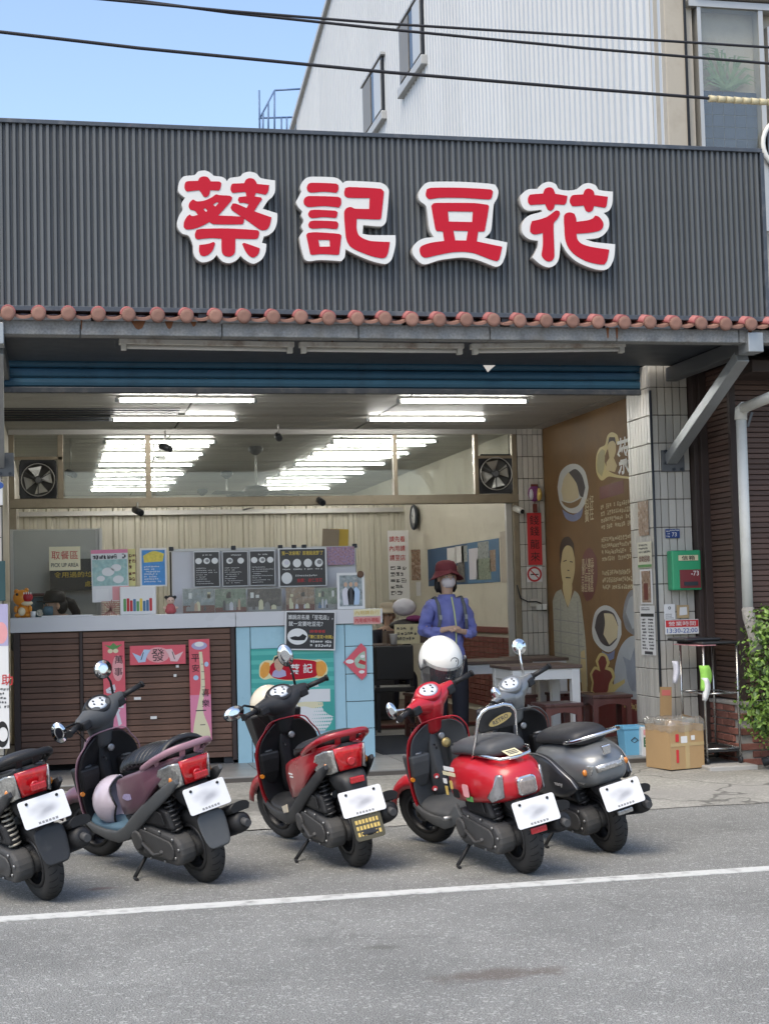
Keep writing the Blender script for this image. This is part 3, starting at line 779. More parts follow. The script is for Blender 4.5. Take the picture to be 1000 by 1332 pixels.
L4r = [[[(3.346,4.254),(3.36,4.281),(3.399,4.287),(3.461,4.293),(3.474,4.325),(3.505,4.34),(3.535,4.331),(3.551,4.294),(3.642,4.282),(3.632,4.233),(3.618,4.216),(3.546,4.218),(3.534,4.184),(3.512,4.169),(3.491,4.179),(3.473,4.217),(3.362,4.207),(3.347,4.225)]],
 [[(3.66,4.255),(3.677,4.285),(3.712,4.292),(3.763,4.296),(3.779,4.331),(3.81,4.34),(3.84,4.324),(3.848,4.295),(3.949,4.285),(3.936,4.217),(3.924,4.204),(3.841,4.214),(3.827,4.18),(3.8,4.168),(3.778,4.179),(3.764,4.216),(3.683,4.208),(3.664,4.226)]],
 [[(3.357,4.053),(3.371,4.091),(3.428,4.104),(3.489,4.128),(3.551,4.172),(3.577,4.168),(3.581,4.148),(3.562,4.113),(3.532,4.075),(3.53,3.848),(3.518,3.815),(3.487,3.801),(3.457,3.813),(3.435,3.844),(3.446,3.913),(3.449,4.007),(3.385,3.994),(3.355,4.011)]],
 [[(3.612,4.132),(3.629,4.155),(3.66,4.162),(3.69,4.153),(3.702,4.122),(3.704,4.095),(3.785,4.107),(3.829,4.123),(3.847,4.144),(3.878,4.135),(3.907,4.094),(3.901,4.055),(3.87,4.032),(3.79,4.016),(3.701,4.008),(3.71,3.962),(3.744,3.933),(3.813,3.914),(3.946,3.898),(3.928,3.82),(3.905,3.788),(3.861,3.789),(3.774,3.808),(3.688,3.852),(3.638,3.905),(3.616,3.968),(3.612,4.052)]]]
for (wp, reds) in ((L1w, L1r), (L2w, L2r), (L3w, L3r), (L4w, L4r)):
    cx = sum(p[0] for p in wp) / len(wp); cz = sum(p[1] for p in wp) / len(wp)
    wloc = smooth_poly([(x - cx, z - cz) for (x, z) in wp], 4)
    # deep metal return and white acrylic face
    m = MB(); m.prism([(x * 1.0, z * 1.0) for (x, z) in wloc], -.022, .055, axis='y', smooth=True)
    body = m.build('letter', 'letter_side', sg)
    body.location = (cx - sg.location.x, -.055, cz - sg.location.z)
    body.rotation_euler = (0, 0, 0)
    fr = empty('tmp_face')
    COL.objects.unlink(fr); bpy.data.objects.remove(fr)
    fo = flat('letter_face', [wloc], 'letter_white', body, ext=.004)
    fo.rotation_euler = FRONT; fo.location = (0, -.026, 0)
    for rd in reds:
        ro_ = flat('stroke', [smooth_poly([(x - cx, z - cz) for (x, z) in q], 4) for q in rd], 'letter_red', body, ext=.003)
        ro_.rotation_euler = FRONT; ro_.location = (0, -.0315, 0)

# ------------------------------------------------------------------ tiled eave
ev = empty('tiled_eave', (2.3, 10.4, 3.3))
tag(ev, 'row of terracotta roof tiles with round ends under the sign', 'roof eave')
EX0 = -.75
nE = 34; ep = .1955
tb_ = MB()
# cover tile: half barrel rising to the back, closed by a round end cap
rs = []
for (y, z) in ((0, 0), (.35, .08), (.75, .17)):
    rs.append([(.049 * math.cos(a), y, z + .049 * math.sin(a)) for a in (math.pi * (k / 10) for k in range(11))] + [(-.040, y, z - .01), (.040, y, z - .01)][::1])
tb_.rings(rs)
cover = tb_.build('cover_tile', 'roof_red', ev)
pieces('cover_tile', cover, [((EX0 + ep * (k + .45) - 2.3, 10.34 - 10.4, 3.372 - 3.3), (0, 0, R(rnd.uniform(-1.5, 1.5)))) for k in range(nE)], ev)
m = MB(); m.lathe([(.047, .014), (.047, -.006), (.042, -.012), (.025, -.014)], (0, 0, 0), 'y', 20)
cap = m.build('tile_end', 'terracotta', ev)
pieces('tile_end', cap, [((EX0 + ep * (k + .45) - 2.3 + rnd.uniform(-.004, .004), 10.325 - 10.4, 3.362 - 3.3 + rnd.uniform(-.004, .004)), (R(rnd.uniform(-4, 4)), 0, 0)) for k in range(nE)], ev)
# pan tile: concave trough with a hanging lip
rs = []
for (y, z) in ((0, -.004), (.35, .075), (.75, .165)):
    up = [(.08 * math.sin(a), y, z + .02 - .055 * math.cos(a) + .005) for a in (R(-75 + 150 * k / 10) for k in range(11))]
    dn = [(p[0], p[1], p[2] - .018) for p in reversed(up)]
    rs.append(up + dn)
m = MB(); m.rings(rs)
pan = m.build('pan_tile', 'terracotta', ev)
pieces('pan_tile', pan, [((EX0 + ep * (k + .95) - 2.3, 10.355 - 10.4, 3.385 - 3.3),) for k in range(nE)], ev)
for k in range(7):
    m = MB(); xx = -.75 + .95 * k
    m.box(xx, xx + .944, 10.40, 10.52, 3.238, 3.335); rel(m, ev).build('fascia_block', 'granite', ev, bevel=.006)
m = MB().box(-.75, 5.9, 10.53, 11.9, 3.30, 3.33); rel(m, ev).build('soffit', 'sign_dark', ev)
for (xa, w, h) in ((0.582, .05, .05), (0.788, .03, .045), (0.954, .02, .03), (3.927, .012, .07), (3.997, .010, .07), (0.205, .006, .06), (5.034, .015, .06)):
    m = MB(); m.prism([(xa - w, 3.338), (xa + w, 3.338), (xa + w * .5, 3.338 - h), (xa, 3.338 - h * 1.2), (xa - w * .4, 3.338 - h)], 10.398, 10.402, 'y')
    rel(m, ev).build('rust_stain', 'rust', ev)

# steel cantilevers and braces carrying the eave
def bracket(x, label):
    b_ = empty('steel_bracket', (x, 11.95, 2.45))
    tag(b_, label, 'bracket')
    def add(m_, nm, mt, **k): return rel(m_, b_).build(nm, mt, b_, **k)
    add(MB().bar((x, 12.1, 3.235), (x, 10.54, 3.235), .10, .115), 'beam', 'galv_dark', bevel=.006)
    add(MB().box(x - .06, x + .06, 10.36, 10.535, 3.165, 3.31), 'end_cap', 'galv', bevel=.006)
    add(MB().bar((x - .04, 11.93, 2.52), (x - .0, 10.60, 3.17), .10, .085), 'brace', 'galv', bevel=.005)
    add(MB().box(x - .12, x + .08, 11.925, 11.948, 2.42, 2.60), 'wall_plate', 'galv_dark', bevel=.003)
    for dx, dz in ((-.09, .0), (-.09, .1), (-.02, -.05), (.05, -.05)):
        m = MB(); m.lathe([(.013, -.018), (.013, 0)], (x + dx, 11.925, 2.49 + dz), 'y', 6); add(m, 'bolt', 'sign_dark')
    return b_
bracket(5.06, 'diagonal grey steel brace bolted to the mailbox pillar')
bracket(-.36, 'grey steel brace above the tiled pillar by the counter')

# unlit tube fittings under the eave
def off_tube(a, b, i, label):
    x0, z0 = a; x1, z1 = b
    o = empty('tube_light', ((x0 + x1) / 2, 10.75, (z0 + z1) / 2))
    tag(o, label, 'tube light', 'unlit tube lights under the eave')
    add = lambda m_, nm, mt, **k: rel(m_, o).build(nm, mt, o, **k)
    m = MB(); m.bar((x0, 10.75, z0 + .025), (x1, 10.75, z1 + .025), .07, .038); add(m, 'housing', mat('rusty_white', (.68, .66, .60), .6, var=.1, dirt=.9, dirtc=(.2, .1, .05), dsc=7), bevel=.004)
    m = MB(); m.tube([(x0 + .05, 10.74, z0 - .012), (x1 - .05, 10.74, z1 - .012)], .014, 10); add(m, 'tube', mat('tube_off', (.62, .62, .6), .25, var=.04))
    for (x, z) in ((x0 + .03, z0), (x1 - .03, z1)):
        m = MB().box(x - .018, x + .018, 10.715, 10.765, z - .035, z + .006); add(m, 'socket', 'white_pvc')
    for t in (.2, .8):
        x = x0 + (x1 - x0) * t; m = MB(); m.tube([(x, 10.75, z0 + .04), (x, 10.75, 3.31)], .008, 6); add(m, 'hanger', 'rust')
off_tube((0.467, 3.229), (1.693, 3.22), 0, 'rusty unlit tube light under the eave beside the shutter edge')
off_tube((1.732, 3.221), (2.94, 3.222), 1, 'white unlit tube light in the middle of the eave')
off_tube((2.998, 3.223), (4.187, 3.246), 2, 'unlit tube light under the eave beside the steel brace')

# shutter box and half-hidden blue roller shutter
sb = empty('shutter_box', (2.2, 12.1, 3.35))
tag(sb, 'blue grey riveted shutter box above the shop opening', 'shutter box')
m = MB().box(-.40, 5.0, 12.06, 12.09, 3.335, 3.62); rel(m, sb).build('cover', 'blue_grey_steel', sb)
rv = MB(); rv.lathe([(.011, 0), (.009, -.008)], (0, 0, 0), 'y', 8)
rvo = rv.build('rivet', 'sign_dark', sb)
pieces('rivet', rvo, [((x - 2.2, 12.06 - 12.1, z - 3.35),) for (x, z) in ((0.152, 3.346), (0.576, 3.344), (1.006, 3.342), (1.485, 3.333), (1.922, 3.331), (2.234, 3.334), (3.094, 3.334), (3.734, 3.333), (4.126, 3.33), (4.761, 3.342), (4.919, 3.343))], sb)
m = MB(); m.prism([(3.461, 3.317), (3.566, 3.318), (3.499, 3.26)], 12.045, 12.05, 'y'); rel(m, sb).build('torn_paper', mat('paper', (.72, .71, .68), .7, var=.05), sb)
m = MB(); m.tube([(5.051, 12, 3.302), (5.087, 11.95, 3.36), (5.14, 11.8, 3.387), (5.246, 11.7, 3.385)], .042, 12); rel(m, sb).build('duct', 'galv', sb)
rsx = empty('roller_shutter', (2.2, 12.15, 3.1))
tag(rsx, 'rolled up blue metal shutter at the top of the opening', 'roller shutter')
sl = MB()
pr_ = [(0, .0), (-.014, .012), (-.018, .035), (-.014, .06), (0, .072), (.012, .072), (.012, 0)]
sl.prism([(p[0], p[1]) for p in pr_], -.41, 4.86, axis='x', smooth=False)
sl.v = [(x - 2.2, y, z) for (x, y, z) in sl.v]
so = sl.build('slat', 'shutter_blue', rsx)
pieces('slat', so, [((0, 0, .035 + .077 * k),) for k in range(4)], rsx)
m = MB().box(-.41, 4.86, 12.12, 12.18, 3.088, 3.132); rel(m, rsx).build('bottom_bar', 'sign_frame', rsx, bevel=.005)
m = MB().box(-.435, -.385, 12.1, 12.2, .1, 3.4); rel(m, rsx).build('guide_rail', 'alu', rsx)

# ------------------------------------------------------------------ lit tubes in the shop: two rows of twin fittings
def lit(x0, x1, y, label, z=3.16):
    o = empty('ceiling_tube', ((x0 + x1) / 2, y, z))
    tag(o, label, 'tube light', 'lit ceiling tubes')
    L_ = (x1 - x0) / 2
    MB().box(-L_, L_, -.022, .022, .016, .04).build('housing', 'alu', o)
    MB().tube([(-L_ + .03, 0, 0), (L_ - .03, 0, 0)], .013, 8).build('tube', 'tube_on', o)
    for s_ in (-1, 1): MB().box(s_ * L_ - .014, s_ * L_ + .014, -.018, .018, -.018, .018).build('socket', 'galv', o)
for row in range(8):
    y = 13.1 + (1.35 if row == 1 else 0) if row < 2 else 16.42 + 1.34 * (row - 2)
    if row < 2:
        w_ = ('nearest the blue shutter', 'next to the transom glass')[row]
    else:
        w_ = 'in the inner room, ' + ('first', 'second', 'third', 'fourth', 'fifth', 'last')[row - 2] + ' row behind the transom'
    lit(.54, 1.72, y, 'bright ceiling tube on the kitchen side ' + w_)
    lit(2.98, 4.16, y, 'bright ceiling tube on the mural side ' + w_)

# ------------------------------------------------------------------ inner shopfront: transom frame with panes
YT = 15.65
tf = empty('transom_frame', (2.2, YT, 2.4))
tag(tf, 'bronze aluminium transom frame with glass panes across the shop', 'window frame')
def TF(m_, nm, mt, par=tf, **k): return rel(m_, tf).build(nm, mt, par, **k)
BX0, BX1 = -.42, 4.83
TF(MB().box(BX0, BX1, YT - .06, YT + .06, 2.415, 2.51), 'beam', 'alu_gold', bevel=.006)
TF(MB().box(BX0, BX1, YT - .04, YT + .04, 3.15, 3.212), 'top_rail', 'alu', bevel=.004)
def xb(px): return px
for (x0, x1) in ((BX0, BX0 + .055), (0.056, 0.109), (0.923, 0.977), (3.487, 3.528), (4.362, 4.404), (4.775, BX1)):
    TF(MB().box(x0, x1, YT - .035, YT + .035, 2.511, 3.149), 'mullion', 'alu_gold', bevel=.004)
TF(MB().box(BX0, BX0 + .07, YT - .05, YT + .05, .1, 2.414), 'jamb', 'alu_gold', bevel=.004)
TF(MB().box(4.765, BX1, YT - .05, YT + .05, .1, 2.414), 'jamb', 'alu_gold', bevel=.004)
TF(MB().box(4.70, 4.764, YT - .0, YT + .05, .12, 2.414), 'door_stile', 'alu', bevel=.004)
for (x0, x1) in ((.12, 1.0), (1.02, 3.47), (3.49, 4.35)):
    TF(MB().box(x0, x1, YT - .003, YT + .003, 2.512, 3.148), 'pane', 'pane_hazy')
TF(MB().box(BX0 + .055, .1, YT - .003, YT + .003, 2.93, 3.148), 'pane', 'pane_hazy')
TF(MB().box(4.39, 4.775, YT - .003, YT + .003, 2.92, 3.148), 'pane', 'pane_hazy')
TF(MB().box(BX0 + .055, .1, YT - .035, YT + .035, 2.90, 2.93), 'rail', 'alu_gold')
TF(MB().box(4.39, 4.775, YT - .035, YT + .035, 2.89, 2.92), 'rail', 'alu_gold')

def exhaust(x0, x1, z0, z1, label):
    cx, cz = (x0 + x1) / 2, (z0 + z1) / 2
    o = empty('exhaust_fan', (cx, YT, cz)); tag(o, label, 'exhaust fan', 'exhaust fans in the transom')
    hw, hz = (x1 - x0) / 2, (z1 - z0) / 2; r = min(hw, hz) * .86
    n = 28
    m = MB(); ring = [(r * math.cos(2 * math.pi * k / n), r * math.sin(2 * math.pi * k / n)) for k in range(n)]
    sq = []
    for (a, b) in ring:
        t = max(abs(a) / hw, abs(b) / hz); sq.append((a / t, b / t))
    m.rings([[(a, -.03, b) for a, b in sq], [(a, -.035, b) for a, b in ring], [(a, .03, b) for a, b in ring]], caps=False)
    m.build('fan_frame', mat('fan_black', (.02, .022, .026), .45), o)
    m = MB(); m.lathe([(r, -.036), (r * 1.03, -.045), (r * 1.06, -.036)], (0, 0, 0), 'y', 28, caps=False); m.build('ring', 'alu', o)
    for k in range(4):
        a = R(20 + 90 * k); m = MB()
        p = [(r * .18, R(-14)), (r * .92, R(-34)), (r * .95, R(20)), (r * .22, R(22))]
        vs = [(q * math.cos(a + t), .012 * (1 if i < 2 else -1), q * math.sin(a + t)) for i, (q, t) in enumerate(p)]
        m.add(vs + [(v[0], v[1] + .006, v[2]) for v in vs], [(0, 1, 2, 3), (7, 6, 5, 4), (0, 4, 5, 1), (1, 5, 6, 2), (2, 6, 7, 3), (3, 7, 4, 0)])
        m.build('blade', mat('fan_blade', (.55, .55, .52), .3, m=.7), o)
    m = MB(); m.lathe([(.035, .05), (.04, -.03), (.025, -.045)], (0, 0, 0), 'y', 14); m.build('motor', 'galv_dark', o)
    for a in (30, 150, 270):
        m = MB(); m.tube([(0, -.03, 0), (r * math.cos(R(a)), -.03, r * math.sin(R(a)))], .005, 5); m.build('strut', 'galv_dark', o)
    m = MB().box(-hw * .98, hw * .98, .09, .1, -hz * .98, hz * .98); m.build('backing', mat('fan_shade', (.10, .10, .095), .5), o)
exhaust(-0.32, 0.046, 2.495, 2.903, 'black exhaust fan at the kitchen end of the transom')
exhaust(4.401, 4.791, 2.519, 2.936, 'black exhaust fan at the tiled pillar end of the transom')

# ceiling fans in the inner room
def ceiling_fan(x, y, label, s=1.0):
    o = empty('ceiling_fan', (x, y, 2.68)); tag(o, label, 'ceiling fan', 'ceiling fans in the inner room')
    m = MB(); m.tube([(0, 0, .05), (0, 0, .535)], .011, 8); m.build('rod', 'alu', o)
    m = MB(); m.lathe([(.02, .42), (.075, .46), (.085, .50), (.06, .53)], n=16); m.build('canopy', 'fan_black', o)
    m = MB(); m.lathe([(.05, -.10), (.065, -.06), (.14, -.03), (.155, .02), (.12, .06), (.03, .08)], n=20); m.build('motor', mat('fan_bronze', (.05, .042, .035), .35, m=.5), o)
    for k in range(4):
        a = R(25 + 90 * k); c, s_ = math.cos(a), math.sin(a)
        m = MB(); pts = [(.13, -.03), (.55, -.06), (.57, .06), (.16, .04)]
        vs = [(p * c - q * s_, p * s_ + q * c, -.02 + .012 * (1 if q > 0 else -1)) for p, q in pts]
        m.add(vs + [(v[0], v[1], v[2] + .008) for v in vs], [(0, 1, 2, 3), (7, 6, 5, 4), (0, 4, 5, 1), (1, 5, 6, 2), (2, 6, 7, 3), (3, 7, 4, 0)])
        m.build('blade', 'fan_black', o)
ceiling_fan(2.261, 17.3, 'nearer bronze ceiling fan behind the transom glass')
ceiling_fan(2.284, 20.5, 'bronze ceiling fan with blades just below the next one')
ceiling_fan(2.25, 23.6, 'small looking ceiling fan at the very back of the inner room')

# cctv cameras
def cctv(p, drop, yawd, label, white=False):
    o = empty('security_camera', p); tag(o, label, 'camera', 'small security cameras')
    m = MB(); m.tube([(0, 0, 0), (0, 0, drop)], .010, 6); m.build('mount', 'alu' if not white else 'white_pvc', o)
    a = R(yawd); d = Vector((math.sin(a), -math.cos(a), -.35)).normalized()
    m = MB(); m.tube([d * -.06, d * .07], .034, 12); m.build('body', 'white_pvc' if white else 'fan_black', o)
    m = MB(); m.tube([d * .07, d * .08], .024, 12); m.build('lens', 'window_dark', o)
cctv((1.094, 15.2, 2.975), .17, 40, 'black ceiling camera pointing down in front of the transom mullion')
cctv((2.219, 15.2, 3.079), .2, 0, 'dark camera on a ceiling stem above the middle pane')
cctv((0.831, 15.5, 2.367), .09, 30, 'small camera hanging under the beam above the counter posters')
cctv((2.694, 15.55, 2.45), .03, 10, 'tiny round camera fixed on the bronze beam')
cctv((4.808, 15.55, 2.338), .03, 20, 'white camera on the door jamb beside the red banner', True)
cctv((0.192, 16.4, 2.827), .4, 40, 'dark camera hanging behind the transom glass beside the exhaust fan')

# ------------------------------------------------------------------ service counter
YC = 12.77
ct = empty('service_counter', (1.2, YC, .09))
tag(ct, 'long service counter with brown slats, blue tiles and pale top', 'counter')
def CT(m_, nm, mt, par=ct, **k): return rel(m_, ct).build(nm, mt, par, **k)
mat('counter_top', (.58, .585, .60), .3, var=.05, sc=6, coat=.2)
mat('blue_tile', (.36, .57, .65), .3, var=.05, sc=3, rand=.03, dirt=.18, dirtc=(.2, .36, .42), dsc=5)
for (x0, x1) in ((-.345, 1.47), (1.473, 2.50), (2.503, 2.715)):
    CT(MB().box(x0, x1, YC - .03, YC + .62, 1.225, 1.345), 'top_slab', 'counter_top', bevel=.004)
# brown slatted part
b1 = CT(MB().box(-.32, 1.465, YC + .035, YC + .6, .16, 1.224), 'cabinet', 'wood_frame')
for (x0, x1) in ((-.32, -.27), (.20, .225), (1.43, 1.465)):
    CT(MB().box(x0, x1, YC - .008, YC + .034, .13, 1.224), 'stile', 'wood_frame', bevel=.003)
for (x0, x1) in ((-.268, .198), (.227, 1.428)):
    w_ = x1 - x0
    src = MB().box(0, w_, -.014, .012, 0, .043).build('slat', 'wood_slat', b1, bevel=.003, seg=1)
    pieces('slat', src, [((x0 - 1.2, YC + .018 - YC + rnd.uniform(-.002, .002), .155 + .0485 * k - .09), (R(rnd.uniform(-1, 1)), 0, R(rnd.uniform(-.1, .1)))) for k in range(22)], b1)
for (px) in ((0.967, 12.74, 0.84), (0.787, 12.74, 0.503), (0.659, 12.74, 0.664), (0.987, 12.74, 0.915)):
    w_ = rnd.uniform(.008, .028); CT(MB().box(px[0] - w_, px[0] + w_, YC - .012, YC + .008, px[2] - .011, px[2] + .011), 'tape_scrap', 'paper')
# blue tiled part: individual large tiles
CT(MB().box(1.475, 2.61, YC + .012, YC + .6, .15, 1.224), 'tile_backing', 'grout')
jz = [0.072, 0.342, 0.57, 0.801, 1.034, 1.222]
jx = [1.473, 1.594, 2.392, 2.632]
def btile(x0, x1, z0, z1): CT(MB().box(x0 + .003, x1 - .003, YC, YC + .014, z0 + .003, z1 - .003), 'blue_tile', 'blue_tile', bevel=.002, seg=1)
btile(jx[0], jx[1], jz[0] + .02, jz[5])
btile(jx[1], jx[2] - .11, jz[4], jz[5]); btile(jx[1], jx[2] - .11, jz[0], jz[4])
btile(jx[2] - .11, jx[2], jz[0], jz[5])
for k in range(5): btile(jx[2], jx[3], jz[k], jz[k + 1])
for k in range(5): CT(MB().box(2.618, 2.634, YC + .016, YC + .6, jz[k] + .003, jz[k + 1] - .003), 'blue_tile', 'blue_tile', bevel=.002, seg=1)
for x in (-.2, .5, 1.4, 1.53, 1.66, 2.05, 2.55):
    CT(MB().box(x - .04, x + .04, YC + .03, YC + .1, .09, .152), 'foot', 'fan_black')
CT(MB().box(-.3, 2.58, YC + .12, YC + .14, .095, .155), 'gap_shade', 'black_gap')  # black strip standing in for the shade under the counter

# ------------------------------------------------------------------ sheets, posters and notices
mat('ink_black', (.012, .012, .013), .6, var=.1)
mat('ink_dark', (.05, .05, .055), .6)
mat('ink_red', (.48, .03, .035), .6, var=.05)
mat('ink_brown', (.14, .03, .02), .6)
mat('ink_blue', (.03, .09, .33), .6)
mat('ink_white', (.75, .75, .73), .6, var=.03)
mat('ink_yellow', (.72, .52, .07), .6, var=.05)
mat('ink_gold', (.60, .43, .12), .5)
mat('ink_grey', (.25, .25, .25), .6)
mat('card_black', (.022, .022, .025), .35, var=.1, coat=.3)
mat('card_cream', (.70, .64, .42), .5, var=.04)
mat('paper_white', (.70, .70, .69), .55, var=.04)
mat('paper_lilac', (.62, .61, .66), .55, var=.04)
mat('red_paper', (.55, .03, .035), .55, var=.08)
mat('couplet_red', (.66, .10, .13), .5, var=.12, sc=5)
mat('couplet_pink', (.68, .22, .34), .5, var=.1, sc=5)
mat('pink_light', (.72, .33, .34), .5)
mat('pale_blue', (.42, .55, .72), .5, var=.08)
mat('skin_tone', (.55, .36, .25), .6, var=.05)
mat('skin_print', (.52, .42, .22), .6, var=.08)
mat('hair_print', (.05, .03, .02), .6)
mat('lavender', (.40, .37, .55), .6)
mat('orange_print', (.75, .33, .05), .5, var=.15, sc=30)
mat('leaf_green', (.10, .28, .08), .5)
mat('photo_warm', (.27, .17, .11), .3, var=.9, sc=28, dirt=.8, dirtc=(.62, .6, .55), dsc=24)
mat('photo_cool', (.23, .27, .28), .3, var=.9, sc=26, dirt=.8, dirtc=(.62, .63, .60), dsc=22)
mat('photo_dark', (.035, .035, .04), .3, var=.8, sc=30, dirt=.7, dirtc=(.35, .30, .26), dsc=26)
mat('photo_green', (.16, .22, .16), .3, var=.9, sc=30, dirt=.8, dirtc=(.6, .6, .5), dsc=25)
mat('photo_multi', (.35, .2, .25), .3, var=.9, sc=60, dirt=.9, dirtc=(.1, .2, .55), dsc=50)
mat('board_blue', (.035, .095, .19), .6, var=.1)
mat('board_blue2', (.07, .17, .30), .6, var=.1)

def board(name, r, Y, label, cat, material, thick=.004, tilt=0, lean=0, group=None):
    """flat sheet on a street-facing plane; r = x0, x1, z0, z1"""
    x0, x1, z0, z1 = r
    o = empty(name, ((x0 + x1) / 2, Y, (z0 + z1) / 2), (R(90 + lean), R(tilt), 0))
    o['w'] = x1 - x0; o['h'] = z1 - z0
    w, h = (x1 - x0) / 2, (z1 - z0) / 2
    MB().box(-w, w, -h, h, -thick, 0).build('sheet', material, o, bevel=min(.002, thick * .3), seg=1)
    tag(o, label, cat, group)
    return o, w, h

def wallboard(name, r, X, label, cat, material, thick=.004, group=None):
    """flat sheet on a right-hand wall; r = y_far, y_near, z0, z1"""
    y0, y1, z0, z1 = r
    o = empty(name, (X, (y0 + y1) / 2, (z0 + z1) / 2), LEFTW)
    w, h = abs(y1 - y0) / 2, abs(z1 - z0) / 2
    MB().box(-w, w, -h, h, -thick, 0).build('sheet', material, o)
    tag(o, label, cat, group)
    return o, w, h

def rows(parent, u0, u1, v0, v1, n, material, z=.0012, ragged=.35, chars=None, fill=.55, name='text_lines'):
    """print too small to read: rows of little marks"""
    m = MB(); h = (v1 - v0) / n
    cw = chars or h * .8
    for k in range(n):
        v = v1 - h * (k + .5)
        end = u1 - (u1 - u0) * rnd.uniform(0, ragged)
        u = u0
        while u < end:
            c = cw * rnd.uniform(.6, 1.0)
            if rnd.random() > .08:
                hh = h * fill * rnd.uniform(.8, 1); ww = c * .8; t = hh * .21
                for q_ in rnd.sample((-.5, -.25, 0, .25, .5), 3): m.box(u, u + ww * rnd.uniform(.6, 1), v + hh * q_ - t / 2, v + hh * q_ + t / 2, z - .0004, z)
                for q_ in rnd.sample((.08, .35, .6, .85), 2): m.box(u + ww * q_, u + ww * q_ + t, v - hh * rnd.uniform(.2, .5), v + hh * rnd.uniform(.2, .5), z - .0004, z)
            u += c
    o = m.build(name, material, parent); o['kind'] = 'stuff'
    return o

def q(name, polys, mt, par, z=.0015):
    return flat(name, polys, mt, par, z=z, ext=.0003)

# pick-up area: frosted screen with a yellow sign and a dark notice behind
fs_, w, h = board('screen_panel', (-0.317, 0.348, 1.355, 2.06), 13.0, 'clear screen panel standing on the counter end', 'screen', 'frosted', .006)
gb, w, h = board('grey_board', (-0.377, 0.436, 1.148, 2.139), 14.3, 'plain grey board behind the pick up screen', 'board', mat('board_grey', (.48, .49, .47), .6, var=.12, sc=3), .02)
for (px_) in (-w + .01, w - .01): MB().box(px_ - .012, px_ + .012, -h, h, .001, .02).build('edge', 'alu', gb)
o = empty('sealing_machine', (-0.118, 13.75, 1.362)); o.location.z = 1.0; tag(o, 'blue cup sealing machine with round dial behind the screen', 'machine')
MB().box(-.09, .10, -.06, .14, .05, .52).build('housing', mat('machine_blue', (.05, .13, .17), .4), o, bevel=.012)
MB().box(-.2, .22, -.12, .16, .525, .55).build('top_tray', mat('tray_red', (.10, .02, .025), .5), o, bevel=.008)
m = MB(); m.lathe([(.03, -.075), (.03, -.06)], (.0, 0, .38), 'y', 16); m.build('dial', 'chrome_dial' if 'chrome_dial' in MATS else mat('chrome_dial', (.6, .6, .6), .3, m=.7), o)
MB().box(-.08, .12, -.16, .0, .16, .18).build('cup_tray', 'galv', o); MB().box(-.25, -.12, -.05, .1, .05, .5).build('side_tank', 'galv', o, bevel=.03)
b, w, h = board('pickup_sign', (-0.032, 0.221, 1.727, 1.924), 12.985, 'cream pick up area sign with red characters on the clear screen', 'sign', 'card_cream')
txt('lettering', '取餐區', 0, h * .28, h * .72, 'ink_red', b, w=w * 1.7, bold=.0, z=.002)
txt('lettering', 'PICK UP AREA', 0, -h * .55, h * .34, 'ink_dark', b, w=w * 1.75, bold=.025, z=.002)
b, w, h = board('waste_notice', (-0.029, 0.428, 1.575, 1.86), 14.2, 'dark notice with yellow characters behind the pick up sign', 'sign', 'card_black')
txt('lettering', '食用過的垃圾', w * .05, -h * .0, h * .36, 'ink_yellow', b, w=w * 1.8, bold=.02)
txt('lettering', '處理！', w * .62, -h * .6, h * .36, 'ink_yellow', b, bold=.02)
b, w, h = board('leaflet_poster', (0.309, 0.61, 1.458, 1.891), 12.95, 'pale green illustrated poster standing beside the pick up screen', 'poster', 'paper_white', .004, -1)
q('header', [rec(-w, w, h * .86, h)], 'couplet_pink', b)
q('picture', [rec(-w * .95, w * .95, -h * .38, h * .62)], mat('print_mint', (.30, .47, .45), .5, var=.5, sc=30, dirt=.6, dirtc=(.62, .66, .55), dsc=20), b)
rows(b, -w * .9, w * .9, h * .63, h * .84, 1, 'ink_dark', fill=.8, ragged=.05)
for (a, c_, r_) in ((-.1, .15, .34), (.35, .3, .28), (-.5, -.1, .22), (.45, -.15, .3)): q('bubble', [ell(a * w, c_ * h, r_ * w, r_ * w * .7)], 'paper_white', b, .002)
q('code_box', [rec(-w * .8, -w * .1, -h * .92, -h * .5)], 'ink_white', b)
q('tag_strip', [rec(w * .1, w, -h * .95, -h * .42)], 'pink_light', b)
b, w, h = board('leaflet', (0.6, 0.67, 1.588, 1.896), 12.99, 'narrow yellow leaflet tucked behind the pale green poster', 'leaflet', mat('leaf_yellow', (.66, .60, .25), .5))
rows(b, -w * .5, w * .9, -h * .8, h * .8, 5, 'ink_brown')
b, w, h = board('framed_flyer', (0.707, 0.93, 1.577, 1.898), 12.97, 'bright blue flyer with yellow headline in a clear frame', 'flyer', 'paper_white')
q('print', [rec(-w * .86, w * .86, -h * .92, h * .9)], mat('flyer_blue', (.06, .25, .55), .4, var=.4, sc=25), b)
q('headline', [smooth_poly([(-w * .7, h * .25), (w * .7, h * .3), (w * .8, h * .7), (0, h * .85), (-w * .75, h * .6)])], mat('flyer_yellow', (.72, .55, .08), .4, var=.5, sc=40), b, .002)
rows(b, -w * .7, w * .7, -h * .8, h * .1, 7, 'ink_white', .002)
